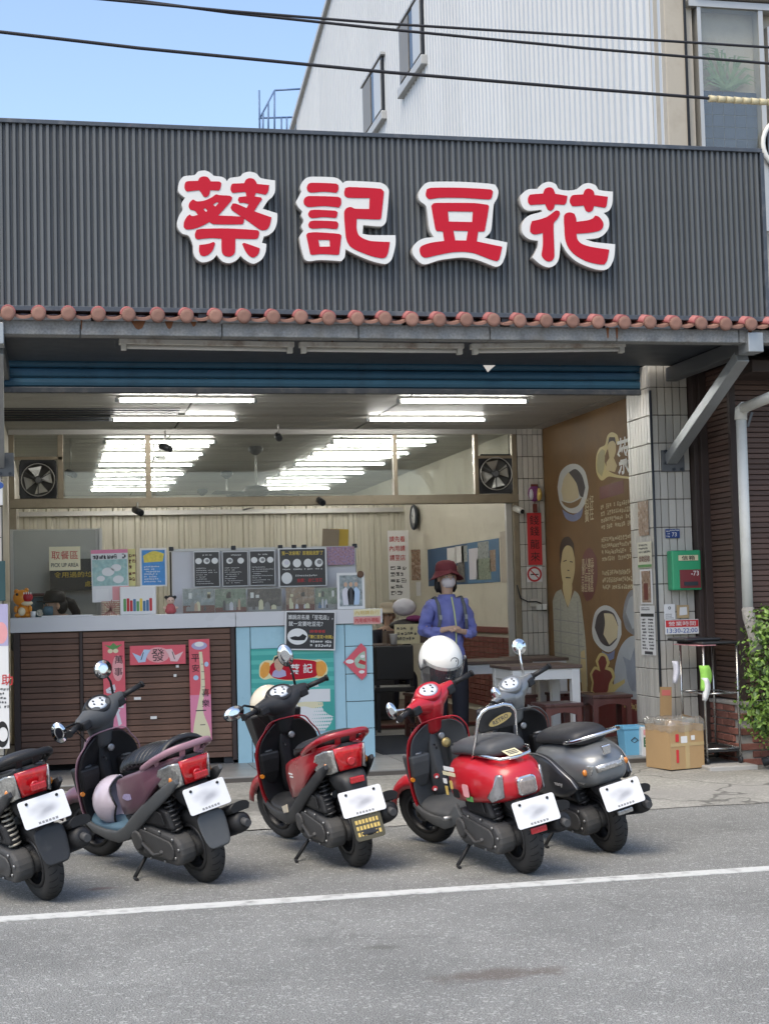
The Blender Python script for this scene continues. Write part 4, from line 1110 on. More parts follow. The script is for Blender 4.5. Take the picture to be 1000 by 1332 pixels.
# white board stand with the menus
wb = empty('menu_stand', (1.734, 13.05, 1.61)); tag(wb, 'white menu stand with black clips on the counter', 'stand')
x0, x1, z0, z1 = 0.978, 2.555, 1.335, 1.879
m = MB().box(x0, x1, 13.045, 13.06, z0, z1); rel(m, wb).build('back_panel', mat('stand_white', (.58, .58, .60), .5, var=.05), wb)
m = MB().box(x0 - .02, x1 + .02, 13.03, 13.05, z1 - .012, z1 + .012); rel(m, wb).build('top_bar', 'alu', wb)
for px_ in (x0 - .01, (x0 + x1) * .5, x1):
    m = MB(); m.tube([(px_, 13.07, 1.34), (px_, 13.07, z1)], .008, 6); rel(m, wb).build('post', 'fan_black', wb)
for (cx_) in (0.973, 1.497, 1.898, 2.017, 2.103, 2.546):
    m = MB().box(cx_ - .02, cx_ + .02, 13.015, 13.05, z1 - .005, z1 + .03); rel(m, wb).build('clip', 'fan_black', wb, bevel=.006)
def menu(r, Y, label, n, kind):
    b, w, h = board('menu_card', r, Y, label, 'menu', 'paper_white', .003)
    q('card', [rec(-w * .94, w * .94, -h * .95, h * .95)], 'card_black', b, .001)
    if kind == 'big':
        txt('lettering', '第一次來嗎？跟著點就對了', 0, h * .74, h * .22, 'ink_yellow', b, w=w * 1.7, bold=.02)
        for i in range(4):
            u = -w * .68 + w * .45 * i
            q('bowl_picture', [ell(u, h * .22, w * .17, h * .22)], 'ink_white', b, .002)
            if i in (0, 3): q('topping', [ell(u + w * .03, h * .26, w * .10, h * .12)], 'ink_grey' if i == 3 else 'paper_lilac', b, .0028)
            rows(b, u - w * .15, u + w * .15, -h * .16, -h * .04, 1, 'ink_white', .002, 0)
        q('bowl_picture', [ell(-w * .66, -h * .55, w * .22, h * .3)], 'ink_white', b, .002)
        rows(b, -w * .3, w * .75, -h * .5, -h * .36, 1, 'ink_white', .002, .1)
        txt('lettering', '推薦：杏仁豆花', w * .28, -h * .68, h * .2, 'ink_red', b, w=w * 1.05, bold=.02)
    else:
        rows(b, -w * .3, w * .4, h * .72, h * .84, 1, 'ink_white', .002, 0)
        for i in range(n):
            u = (i - (n - 1) / 2) * w * (.62 if n == 3 else .85)
            q('bowl_picture', [ell(u, h * .46, w * .25, h * .17)], 'ink_white', b, .002)
            if (i + n) % 2 == 0: q('topping', [ell(u + w * .04, h * .47, w * .14, h * .09)], 'ink_grey', b, .0028)
        rows(b, -w * .8, w * .8, -h * .85, h * .12, 8, 'ink_white', .002, .6, fill=.35)
menu((1.155, 1.375, 1.561, 1.865), 12.99, 'black menu card showing three plain white bowls in a row', 3, 's')
menu((1.395, 1.616, 1.562, 1.861), 12.99, 'black menu card showing two bowls', 2, 's')
menu((1.626, 1.846, 1.563, 1.864), 12.99, 'narrow black menu card right beside the large menu', 3, 's')
menu((1.87, 2.287, 1.549, 1.877), 12.97, 'large black menu card with yellow headline and five bowls', 4, 'big')
b, w, h = board('photo_print', (2.295, 2.537, 1.727, 1.885), 13.0, 'colourful group photo clipped at the end of the menu stand', 'photo', 'photo_multi')
b, w, h = board('kraft_board', (2.363, 2.517, 1.902, 2.068), 13.6, 'brown folded board rising behind the menu stand', 'board', mat('kraft', (.26, .20, .13), .7), .004, 4)
b, w, h = board('yellow_board', (2.436, 2.605, 1.888, 2.068), 13.62, 'mustard yellow board rising behind the menu stand', 'board', mat('mustard', (.50, .33, .04), .6), .004, 3)
# acrylic photo stands in a row on the counter
def acryl(r, Y, label, photo, frame=False):
    x0, x1, z0, z1 = r
    z0 = 1.347
    o = empty('photo_stand', ((x0 + x1) / 2, Y, z0), (R(0), 0, 0))
    w = (x1 - x0) / 2; h = z1 - z0
    MB().box(-w, w, 0, .004, 0, h).build('photo', photo, o)
    if photo != 'x':
        # printed scene: a floor band, a few figures and furniture shapes
        def pz(poly, mt_, dy): 
            fo_ = flat('print', [poly], mt_, o, ext=.0003); fo_.rotation_euler = FRONT; fo_.location = (0, -dy, 0)
        if not frame:
            pz(rec(-w, w, 0, h * rnd.uniform(.18, .34)), rnd.choice(['ink_brown', 'ink_grey', 'photo_warm']), .0006)
            for k in range(6):
                u = w * rnd.uniform(-.8, .8); hh = h * rnd.uniform(.25, .6); ww = w * rnd.uniform(.06, .16)
                pz(smooth_poly([(u - ww, h * .08), (u - ww * .9, hh * .8), (u, hh), (u + ww * .9, hh * .8), (u + ww, h * .08)], 3), rnd.choice(['ink_dark', 'ink_brown', 'paper_lilac', 'card_cream', 'board_blue2', 'skin_tone', 'ink_grey']), .0012 + .0003 * k)
            for k in range(3):
                u = w * rnd.uniform(-.8, .8); pz(rec(u - w * .1, u + w * .1, h * .6, h * rnd.uniform(.7, .9)), rnd.choice(['card_cream', 'ink_white', 'ink_dark']), .0012)
    m = MB(); m.box(-w - .006, w + .006, -.012, -.006, -.002, h + .006); m.box(-w - .006, w + .006, -.012, .06, -.003, 0); m.build('acrylic_cover', 'acrylic' if not frame else 'paper_white', o)
    tag(o, label, 'photo stand', 'photo stands on the counter')
    return o, w, h
acryl((1.05, 1.312, 1.369, 1.548), 12.86, 'pale grey landscape photo in an acrylic stand beside the doll', 'photo_cool')
acryl((1.318, 1.576, 1.362, 1.542), 12.86, 'greenish shopfront photo in an acrylic stand', 'photo_green')
acryl((1.589, 1.874, 1.355, 1.536), 12.86, 'dark wide photo with white shapes in an acrylic stand', 'photo_dark')
acryl((1.914, 2.156, 1.354, 1.542), 12.86, 'reddish brown room photo in an acrylic stand', 'photo_warm')
acryl((2.163, 2.354, 1.348, 1.53), 12.86, 'small table scene photo between the reddish one and the framed family', 'photo_multi' if False else 'photo_green')
o, w, h = acryl((2.352, 2.578, 1.343, 1.649), 12.84, 'white framed photo of three people standing at the counter end', 'photo_cool', True)
fo = flat('photo_print', [rec(-w * .86, w * .86, h * .08, h * .95)], 'photo_cool', o, ext=.0005); fo.rotation_euler = FRONT; fo.location = (0, -.0135, 0)
for (du, mt_) in ((-.4, 'paper_lilac'), (0, 'ink_dark'), (.4, 'pale_blue')):
    for (pp, mm, dz) in ((smooth_poly([(du * w - .022, h * .12), (du * w - .03, h * .5), (du * w, h * .62), (du * w + .03, h * .5), (du * w + .022, h * .12)]), mt_, 0), (ell(du * w, h * .69, .015, .02), 'skin_tone', 0)):
        fo = flat('figure_print', [pp], mm, o, ext=.0004); fo.rotation_euler = FRONT; fo.location = (0, -.0145, 0)
m = MB(); m.lathe([(.028, -.012), (.03, -.02), (.02, -.026)], (w * .75, 0, h * .97), 'y', 16); m.build('wooden_badge', mat('badge', (.12, .06, .03), .5), o)
# picture box (tissue style) and lattice box
o = empty('picture_box', (0.682, 12.85, 1.363)); o.location.z = 1.345; tag(o, 'white box with a colourful bottle picture on the counter', 'box')
x0, x1, z0, z1 = 0.54, 0.834, 1.363, 1.578; w = (x1 - x0) / 2
MB().box(-w, w, 0, .12, 0, z1 - 1.345).build('case', 'paper_white', o, bevel=.006)
for k in range(9):
    u = -w * .82 + w * .18 * k
    fo = flat('bottle_print', [rrec(u, u + w * .15, .03, .03 + .1 * rnd.uniform(.8, 1.1), .005)], rnd.choice(['leaf_green', 'ink_red', 'pale_blue', 'ink_yellow', 'board_blue2']), o, ext=.0004); fo.rotation_euler = FRONT; fo.location = (0, -.0012, 0)
o = empty('lattice_holder', (0.457, 12.85, 1.363)); o.location.z = 1.345; tag(o, 'small brown lattice holder beside the picture box', 'holder')
for k in range(7):
    a = R(-18 + 6 * k)
    m = MB(); m.bar((-.07 + .02 * k, 0, 0), (.07 - .02 * k, 0, .13 - abs(k - 3) * .012), .008, .006, up=(0, 1, 0)); m.build('slat', mat('lattice', (.33, .16, .13), .6, rand=.2), o)
    m = MB(); m.bar((-.075, .004, .012 + .017 * k), (.075, .004, .012 + .017 * k), .006, .006, up=(0, 1, 0)); m.build('slat', 'lattice', o)
# doll, toy dinosaur, cup
o = empty('doll', (0.944, 12.82, 1.35)); o.location.z = 1.345; tag(o, 'small doll in red dress with black hair standing on the counter', 'doll')
m = MB(); m.lathe([(.03, 0), (.048, .02), (.04, .06), (.022, .085)], n=14); m.build('dress', mat('doll_red', (.42, .08, .09), .5, var=.4, sc=40), o)
MB().ball((0, -.002, .112), (.034, .032, .034)).build('head', mat('doll_skin', (.62, .45, .36), .4), o)
m = MB(); m.ball((0, .008, .122), (.038, .034, .034)); m.ball((-.036, 0, .138), .014); m.ball((.036, 0, .138), .014); m.build('hair', 'ink_black', o)
m = MB(); m.ball((-.045, -.008, .05), (.018, .012, .012)); m.ball((.045, -.008, .05), (.018, .012, .012)); m.build('arms', 'doll_skin', o)
m = MB(); m.ball((-.012, -.034, .11), (.004, .003, .005)); m.ball((.012, -.034, .11), (.004, .003, .005)); m.build('eyes', 'ink_black', o)
o = empty('toy_figure', (-0.244, 12.85, 1.362)); o.location.z = 1.345; tag(o, 'orange toy creature with wide open red mouth on the counter', 'toy')
mat('toy_orange', (.68, .27, .03), .35, var=.15); mat('toy_cream', (.75, .66, .45), .4); mat('toy_mouth', (.35, .012, .02), .4)
m = MB(); m.ball((0, .0, .055), (.052, .045, .058)); m.ball((-.04, -.02, .02), (.028, .03, .02)); m.ball((.04, -.02, .02), (.028, .03, .02)); m.ball((-.055, -.02, .07), (.018, .02, .03)); m.ball((.055, -.02, .07), (.018, .02, .03)); m.build('body', 'toy_orange', o)
m = MB(); m.ball((-.005, .0, .16), (.075, .06, .068), 16, 10); m.ball((-.05, .0, .215), .02); m.ball((.03, .0, .225), .018); m.build('head', 'toy_orange', o)
m = MB(); m.ball((.035, -.035, .165), (.045, .035, .042), 14, 9); m.build('mouth', 'toy_mouth', o)
m = MB(); m.ball((.03, -.028, .118), (.05, .035, .022)); m.ball((-.01, -.04, .05), (.03, .02, .035)); m.build('belly', 'toy_cream', o)
m = MB(); [m.ball((.01 + .018 * k, -.062, .198), (.005, .004, .01)) for k in range(4)]; m.build('teeth', 'ink_white', o)
m = MB(); m.ball((-.045, -.05, .19), .011); m.build('eye', 'ink_black', o)
o = empty('paper_cup', (-0.164, 12.8, 1.373)); o.location.z = 1.345; tag(o, 'little white cup beside the orange toy', 'cup')
m = MB(); m.lathe([(.018, 0), (.022, .05), (.019, .05), (.015, .004)], n=14); m.build('cup', 'paper_white', o)
o = empty('serving_tray', (0.092, 12.84, 1.353)); o.location.z = 1.345; tag(o, 'thin white tray lying on the counter at the pick up screen', 'tray')
m = MB(); m.box(-.19, .22, -.05, .12, 0, .012); m.build('tray', 'paper_white', o, bevel=.004)
# sign clipped over the counter edge
b, w, h = board('hanging_sign', (1.877, 2.306, 1.013, 1.336), 12.72, 'black sign with white headline hung over the counter edge', 'sign', 'paper_white', .006, 2.2)
q('card', [rec(-w * .94, w * .94, -h * .93, h * .95)], 'card_black', b, .001)
txt('lettering', '誰說店名是「豆花店」，', 0, h * .70, h * .25, 'ink_white', b, w=w * 1.76, bold=.02)
txt('lettering', '就一定要吃豆花？', -w * .18, h * .36, h * .25, 'ink_white', b, w=w * 1.35, bold=.02)
q('bowl_picture', [ell(-w * .5, -h * .3, w * .4, h * .42)], 'ink_white', b, .002)
q('topping', [smooth_poly([(-w * .8, -h * .36), (-w * .6, -h * .28), (-w * .45, -h * .3), (-w * .3, -h * .16), (-w * .14, -h * .28), (-w * .22, -h * .48), (-w * .5, -h * .5), (-w * .72, -h * .46)])], 'ink_black', b, .0028)
txt('lettering', '請嚐嚐看', w * .28, -h * .02, h * .16, 'ink_red', b, w=w * .62, bold=.02)
txt('lettering', '「薏仁豆花+粉圓」', w * .42, -h * .3, h * .18, 'ink_yellow', b, w=w * .95, bold=.02)
rows(b, 0, w * .85, -h * .85, -h * .45, 2, 'ink_white', .002, .05, fill=.6)
for (r, s_, mp_, mi, lb) in (((2.467, 2.698, 1.285, 1.343), '內用請自行', 'card_cream', 'ink_gold', 'cream paper strip stuck on the counter end'), ((2.465, 2.697, 1.217, 1.281), '內用或外帶點', mat('pink_strip', (.62, .30, .28), .6), 'ink_red', 'pink paper strip stuck on the counter end')):
    b, w, h = board('paper_strip', r, 12.735, lb, 'notice', mp_, .002)
    txt('lettering', s_, 0, 0, h * 1.2, mi, b, w=w * 1.8, bold=.015)

# green poster on the blue tiles
b, w, h = board('green_poster', (1.593, 2.291, 0.341, 1.036), 12.755, 'green striped shop poster with red logo on the blue counter tiles', 'poster', mat('poster_teal', (.05, .36, .31), .45, var=.06), .003)
for k in range(5):
    v = h * (.9 - .22 * k); q('stripe', [rec(-w, w, v - h * .05, v + h * .05)], mat('poster_mint', (.10, .47, .40), .45, var=.05), b, .0006)
def pr(n_, pts, mt, z, k=4): return q(n_, [smooth_poly(pts, k)], mt, b, z)
pr('logo_edge', [(-0.282,0.153),(-0.273,0.218),(-0.224,0.251),(-0.169,0.247),(-0.152,0.284),(-0.113,0.294),(-0.07,0.278),(-0.059,0.256),(0.051,0.256),(0.183,0.241),(0.228,0.245),(0.272,0.221),(0.295,0.166),(0.282,0.112),(0.235,0.086),(0.18,0.094),(0.047,0.077),(-0.063,0.078),(-0.172,0.101),(-0.238,0.092),(-0.276,0.115)], mat('logo_edge', (.75, .66, .36), .5), .0012)
pr('logo_red', [(-0.209,0.172),(-0.164,0.23),(-0.059,0.252),(0.051,0.25),(0.183,0.233),(0.227,0.201),(0.231,0.136),(0.18,0.099),(0.047,0.084),(-0.074,0.085),(-0.172,0.111)], 'letter_red', .0020)
for pts in ([(-0.275,0.131),(-0.268,0.196),(-0.235,0.238),(-0.197,0.231),(-0.192,0.183),(-0.21,0.129),(-0.249,0.103)], [(0.2,0.224),(0.25,0.231),(0.282,0.199),(0.281,0.145),(0.247,0.102),(0.208,0.104),(0.198,0.159)]):
    pr('gold_leaf', pts, 'orange_print', .0026)
pr('bust', [(-0.177,0.117),(-0.165,0.155),(-0.132,0.175),(-0.094,0.174),(-0.061,0.156),(-0.057,0.118),(-0.117,0.104)], 'lavender', .0030)
pr('face', [(-0.153,0.235),(-0.136,0.265),(-0.103,0.268),(-0.076,0.249),(-0.077,0.206),(-0.096,0.168),(-0.116,0.156),(-0.14,0.172),(-0.153,0.203)], 'skin_tone', .0036)
pr('hair', [(-0.161,0.23),(-0.152,0.273),(-0.113,0.286),(-0.075,0.271),(-0.071,0.227),(-0.081,0.249),(-0.114,0.264),(-0.141,0.257)], 'ink_black', .0042)
q('features', [rec(-.002 + a, .002 + a, c - .0012, c + .0012) for a, c in ((-0.13,0.222), (-0.097,0.221), (-0.116,0.182))], 'ink_dark', b, .0044)
for (s_, p_, hh) in (('蔡', (0.016,0.17), .085), ('記', (0.126,0.174), .078)):
    txt('lettering', s_, p_[0], p_[1], hh, 'ink_white', b, z=.0036, bold=.035)
txt('lettering', '傳統客家仙草', *(0.063,0.03), .036, 'ink_white', b, z=.002, w=.31, bold=.03)
q('paper_patch', [[(0.007,0),(0.311,-0.003),(0.311,-0.109),(0.01,-0.101)]], 'paper_white', b, .0022)
pr('swoosh', [(-0.012,-0.116),(0.076,-0.103),(0.219,-0.125),(0.262,-0.192),(0.336,-0.238),(0.334,-0.349),(0.214,-0.348),(-0.017,-0.341)], 'paper_white', .0014)
pr('bowl_rim', [(0.021,-0.112),(0.131,-0.102),(0.247,-0.113),(0.25,-0.143),(0.174,-0.161),(0.097,-0.142),(0.042,-0.145)], 'card_cream', .0018)
pr('teal_corner', [(0.336,-0.238),(0.334,-0.349),(0.258,-0.35),(0.304,-0.302)], 'poster_teal', .0018)
dots = []
for i in range(11):
    for j in range(8):
        cx_, cy_ = 505 + 17 * i + (8 if j % 2 else 0), 745 + 27 * j
        d = (cx_ - 500) / 170 + (cy_ - 740) / 900
        if cx_ > 668 or cy_ > 938 or cx_ + cy_ * .35 < 800: continue
        dots.append((cx_, cy_, min(11, 3 + 9 * d)))
G0 = (0.158,-0.128); G1 = (0.347,-0.135); G2 = (0.154,-0.339)
q('halftone_dots', [ell(G0[0] + (G1[0] - G0[0]) * (x - 505) / 170, G0[1] + (G2[1] - G0[1]) * (y - 745) / 195, r_ * .00068, r_ * .00068, 10) for x, y, r_ in dots], 'poster_teal', b, .0024)

# diamond on the counter corner
o = empty('diamond_paper', (2.526, 12.75, 0.902), FRONT); tag(o, 'red diamond new year paper wrapped on the counter corner', 'decoration')
d_ = .156
MB().prism([(-d_, 0), (0, -d_), (d_ * .28, -d_ * .72), (d_ * .28, d_ * .72), (0, d_)], -.002, .0, 'z').build('sheet', 'couplet_red', o)
q('dragon_print', [smooth_poly([(-.03, -.05), (.03, -.06), (.035, .02), (.03, .09), (-.01, .07), (-.06, .02), (-.055, -.02)])], mat('print_sage', (.38, .50, .38), .5, var=.3, sc=40), o)
q('cloud_print', [ell(-.1, .005, .035, .018), ell(.0, -.085, .025, .014), ell(.01, .045, .02, .014)], 'ink_white', o, .002)
q('red_print', [smooth_poly([(-.03, -.01), (.03, -.03), (.035, .0), (-.01, .02)])], 'ink_red', o, .0024)

# new year couplets on the slats
def couplet(r, label, tilt, horizontal=False):
    b, w, h = board('couplet', r, 12.735, label, 'couplet', 'couplet_red', .002, tilt, 0, 'new year couplets on the counter')
    return b, w, h
b, w, h = couplet((0.386, 0.562, 0.429, 1.134), 'vertical red couplet with a pineapple top behind the pink scooter mirror', -.6)
q('lower_pink', [rec(-w, w, -h, -h * .3)], 'couplet_pink', b, .0006)
q('oval', [ell(w * .35, h * .38, w * .5, h * .3)], 'pink_light', b, .001)
txt('lettering', '萬', w * .45, h * .58, h * .19, 'ink_black', b, bold=0, z=.0034); txt('lettering', '事', w * .4, h * .3, h * .19, 'ink_black', b, bold=0, z=.0034)
q('leaves', [smooth_poly([(-w * .8, h * .93), (-w * .2, h * .82), (w * .2, h * .82), (w * .8, h * .93), (w * .3, h * .9), (0, h * .97), (-w * .3, h * .9)])], 'leaf_green', b, .002)
q('blossom', [ell(-w * .3, h * .78, w * .24, h * .05), ell(w * .2, h * .78, w * .24, h * .05)], 'card_cream', b, .0024)
q('white_print', [smooth_poly([(-w * .8, -h * .1), (0, h * .02), (w * .1, -h * .1), (-w * .1, -h * .2), (-w * .7, -h * .18)]), smooth_poly([(-w * .1, -h * .4), (w * .1, -h * .38), (w * .6, -h * .9), (w * .3, -h * .95)]), ell(w * .5, -h * .5, w * .3, h * .07)], 'paper_lilac', b, .002)
q('ink_lines', [rec(w * .2, w * .26, -h * .6, -h * .35), rec(-w * .5, w * .1, -h * .13, -h * .12)], 'ink_dark', b, .0026)
b, w, h = couplet((0.602, 1.054, 0.936, 1.092), 'horizontal red couplet with two cranes and one black character', .3)
q('oval', [ell(0, 0, w * .42, h * .8)], 'pink_light', b, .001)
txt('lettering', '發', 0, 0, h * 1.3, 'ink_black', b, bold=0, z=.0034)
for s_ in (-1, 1):
    q('crane', [smooth_poly([(s_ * w * .25, h * .55), (s_ * w * .5, h * .6), (s_ * w * .62, -h * .1), (s_ * w * .92, h * .3), (s_ * w * .7, -h * .75), (s_ * w * .45, -h * .7), (s_ * w * .38, 0)])], 'pale_blue' if s_ < 0 else mat('crane_pink', (.72, .50, .50), .5), b, .002)
    q('wing_line', [[(s_ * w * .5, h * .3), (s_ * w * .53, h * .3), (s_ * w * .62, -h * .5), (s_ * w * .59, -h * .5)][::(1 if s_ > 0 else -1)]], 'ink_dark', b, .0026)
b, w, h = couplet((1.084, 1.254, 0.303, 1.132), 'vertical red couplet with a long white tree trunk drawing', -.4)
q('lower_pink', [rec(-w, w, -h, -h * .1)], 'couplet_pink', b, .0006)
q('crown_print', [ell(0, h * .87, w * .75, h * .08)], 'lavender', b, .0012); q('crown_white', [ell(0, h * .9, w * .45, h * .05)], 'ink_white', b, .0018)
q('trunk_print', [smooth_poly([(-w * .05, h * .75), (w * .25, h * .75), (w * .45, h * .1), (w * .2, -h * .4), (w * .75, -h * .75), (w * .9, -h * .95), (-w * .85, -h * .97), (-w * .7, -h * .7), (-w * .35, -h * .35), (w * .05, h * .1)])], 'card_cream', b, .0014)
q('trunk_lines', [rec(w * .15, w * .45, h * z_, h * z_ + .004) for z_ in (.5, .35, .2, .05, -.1, -.25)] + [rec(-w * .5, w * .5, -h * .42, -h * .40), rec(-w * .1, w * .4, -h * .7, -h * .685)], 'ink_dark', b, .002)
for s_, u, v in (('平', -.4, .63), ('安', -.4, .43), ('喜', .5, -.06), ('樂', .5, -.27)): txt('lettering', s_, w * u, h * v, h * .15, 'ink_black', b, bold=0, z=.0034)
q('birds', [ell(-w * .4, h * .24, w * .25, h * .05), ell(w * .65, h * .5, w * .2, h * .05)], 'pale_blue', b, .0018)

# ------------------------------------------------------------------ mural on the right wall
mr = empty('wall_mural', (5.12, 14.05, 1.6), LEFTW); tag(mr, 'large brown printed mural with dessert bowls and a portrait', 'mural')
mat('mural_brown', (.20, .118, .054), .6, spec=.2, var=.3, sc=1.6, dirt=.5, dirtc=(.14, .085, .045), dsc=2.2)
MB().box(14.05 - 15.6, 14.05 - 12.47, .12 - 1.6, 3.21 - 1.6, -.004, 0).build('sheet', 'mural_brown', mr)
def mp(n_, pts, mt, z, k=4): return flat(n_, [smooth_poly(pts, k)], mt, mr, z=z, ext=.0003)
mat('bowl_white', (.52, .53, .52), .5, var=.15, sc=5); mat('bowl_blue', (.16, .19, .33), .5, var=.3, sc=10); mat('mural_dark', (.045, .035, .04), .5, var=.3)
mat('mural_cream', (.55, .47, .30), .5, var=.08); mat('mural_red', (.17, .03, .025), .5); mat('mural_gold', (.52, .42, .16), .5, var=.1); mat('mural_maroon', (.13, .025, .02), .5)
mat('shirt_print', (.36, .36, .30), .6, var=.35, sc=14, stretch=(1, 3, 1)); mat('plate_grey', (.36, .39, .42), .5, var=.25, sc=4)
mp('bowl_foot', [(-0.981,0.704),(-0.647,0.627),(-0.346,0.685),(-0.42,0.592),(-0.653,0.561),(-0.887,0.608)], 'bowl_blue', .001)
mp('bowl_rim', [(-1.113,0.94),(-1.014,1.08),(-0.766,1.141),(-0.466,1.12),(-0.249,1.024),(-0.169,0.866),(-0.278,0.723),(-0.513,0.641),(-0.812,0.671),(-1.044,0.776)], 'bowl_white', .0016)
mp('tofu', [(-0.997,0.897),(-0.88,1.023),(-0.672,1.061),(-0.486,0.913),(-0.465,0.791),(-0.701,0.764),(-0.938,0.791)], 'mural_cream', .0022)
mp('beans', [(-0.739,1.062),(-0.536,1.082),(-0.347,1),(-0.263,0.874),(-0.336,0.782),(-0.431,0.81),(-0.517,0.937)], 'mural_dark', .0028)
mp('syrup', [(-1.007,0.796),(-0.702,0.752),(-0.368,0.784),(-0.473,0.715),(-0.707,0.697),(-0.908,0.74)], mat('syrup', (.22, .13, .05), .4), .0028)
mp('logo_edge', [(0.049,1.061),(0.077,1.154),(0.174,1.218),(0.325,1.234),(0.392,1.31),(0.511,1.332),(0.65,1.291),(0.701,1.229),(1.083,1.203),(1.394,1.173),(1.359,0.805),(0.996,0.851),(0.613,0.897),(0.385,0.927),(0.204,0.904),(0.078,0.974)], 'mural_gold', .001)
mp('logo_field', [(0.283,1.102),(0.41,1.194),(0.727,1.205),(1.081,1.184),(1.392,1.154),(1.361,0.824),(0.998,0.87),(0.615,0.923),(0.379,0.989)], 'mural_brown', .0016)
mp('logo_leaf', [(0.087,1.068),(0.12,1.16),(0.233,1.201),(0.319,1.172),(0.289,1.039),(0.208,0.942),(0.104,0.993)], mat('mural_olive', (.30, .26, .10), .5), .0020)
mp('logo_bust', [(0.332,0.993),(0.351,1.065),(0.43,1.098),(0.398,1.195),(0.476,1.269),(0.6,1.246),(0.609,1.153),(0.545,1.087),(0.623,1.008),(0.561,0.953)], 'skin_print', .0024)
mp('logo_hair', [(0.389,1.217),(0.449,1.293),(0.592,1.277),(0.629,1.191),(0.56,1.244),(0.45,1.247)], 'hair_print', .0030)
for s_, p_, hh in (('蔡', (0.788,1.084), .34), ('記', (1.07,1.066), .34)): txt('lettering', s_, p_[0], p_[1], hh, 'ink_white', mr, z=.003, w=.30, bold=.03)
for s_, p_ in (('料', (-0.235,0.703)), ('好', (-0.101,0.722)), ('實', (-0.246,0.596)), ('在', (-0.112,0.61))): txt('lettering', s_, p_[0], p_[1], .13, 'mural_cream', mr, z=.002, w=.12, bold=.02)
q0 = [(0.132,0.775),(0.77,0.773)]
flat('caption_bar', [[(q0[0][0], q0[0][1] - .05), (q0[1][0], q0[1][1] - .03), (q0[1][0], q0[1][1] + .09), (q0[0][0], q0[0][1] + .07)]], 'mural_maroon', mr, z=.001, ext=.0003)
def para(a, b_, n_):
    o = rows(mr, a[0], b_[0], b_[1], a[1], n_, 'mural_cream', .002, .12, .062, .62)
para((0.153,0.684), (1.169,0.429), 4)
para((0.141,0.369), (1.141,0.127), 4)
para((0.135,0.056), (1.115,-0.146), 3)
mp('dark_oval', [(-0.476,0.017),(-0.392,0.21),(-0.194,0.278),(-0.018,0.176),(-0.005,-0.015),(-0.147,-0.203),(-0.34,-0.245),(-0.458,-0.136)], 'mural_maroon', .0008)
for k in range(4):
    p_ = ((-0.265,0.137), (-0.272,0.06), (-0.293,-0.026), (-0.301,-0.11))[k]
    txt('lettering', ('真人實品', '薏仁豆花', '古早味道', '綠豆湯品')[k], p_[0], p_[1], .085, 'mural_cream', mr, z=.002, w=.34, bold=.02)
mp('portrait_neck', [(-1.047,-0.106),(-1.015,0.006),(-0.776,0.001),(-0.753,-0.11),(-0.874,-0.309),(-0.97,-0.241)], 'skin_print', .0012)
mp('portrait_shirt', [(-1.388,-0.239),(-1.278,-0.148),(-1.097,-0.116),(-0.908,-0.309),(-0.688,-0.133),(-0.529,-0.2),(-0.453,-0.418),(-0.397,-0.698),(-0.389,-1.084),(-1.353,-0.903),(-1.375,-0.766),(-1.382,-0.469)], 'shirt_print', .0016)
mp('portrait_face', [(-1.088,0.121),(-1.058,0.278),(-0.947,0.342),(-0.777,0.334),(-0.669,0.264),(-0.644,0.109),(-0.711,-0.022),(-0.82,-0.109),(-0.937,-0.118),(-1.04,-0.038)], 'skin_print', .0022)
mp('portrait_hair', [(-1.109,0.122),(-1.105,0.303),(-0.997,0.4),(-0.803,0.414),(-0.662,0.341),(-0.649,0.197),(-0.713,0.299),(-0.88,0.328),(-1.009,0.277),(-1.06,0.188)], 'hair_print', .0028)
flat('portrait_features', [[(-0.999,0.175),(-0.894,0.183),(-0.895,0.172),(-1,0.164)], [(-0.793,0.168),(-0.706,0.159),(-0.707,0.148),(-0.794,0.157)], [(-0.939,0.009),(-0.789,0.002),(-0.79,-0.009),(-0.94,-0.004)], [(-0.877,0.082),(-0.816,0.076),(-0.824,0.065),(-0.878,0.07)]], 'hair_print', mr, z=.003, ext=.0003)
mp('portrait_arm', [(-0.55,-0.745),(-0.437,-0.72),(-0.4,-0.999),(-0.4,-1.192),(-0.529,-1.199),(-0.571,-0.963)], 'skin_print', .0022)
flat('shirt_stripes', [[(-1.33,-0.308),(-1.048,-0.331),(-1.049,-0.338),(-1.331,-0.317)], [(-1.363,-0.423),(-0.489,-0.45),(-0.489,-0.459),(-1.364,-0.432)], [(-1.374,-0.537),(-0.468,-0.569),(-0.469,-0.578),(-1.375,-0.546)], [(-1.371,-0.652),(-0.447,-0.688),(-0.448,-0.697),(-1.372,-0.661)], [(-1.368,-0.766),(-0.426,-0.806),(-0.427,-0.815),(-1.369,-0.775)], [(-1.142,-0.218),(-1.121,-0.218),(-1.167,-0.896),(-1.188,-0.897)], [(-0.612,-0.243),(-0.593,-0.243),(-0.597,-0.898),(-0.617,-0.899)]], 'ink_grey', mr, z=.0024, ext=.0003)
mp('bowl_foot', [(0.049,-0.718),(0.225,-0.745),(0.404,-0.699),(0.367,-0.782),(0.219,-0.807),(0.073,-0.78)], 'bowl_blue', .001)
mp('bowl_rim', [(-0.201,-0.501),(-0.099,-0.352),(0.15,-0.285),(0.411,-0.321),(0.589,-0.432),(0.588,-0.553),(0.435,-0.678),(0.227,-0.728),(-0.009,-0.688),(-0.173,-0.607)], 'bowl_white', .0016)
mp('syrup', [(-0.126,-0.501),(-0.041,-0.384),(0.146,-0.331),(0.407,-0.362),(0.511,-0.473),(0.471,-0.596),(0.261,-0.672),(0.026,-0.635)], 'mural_dark', .0022)
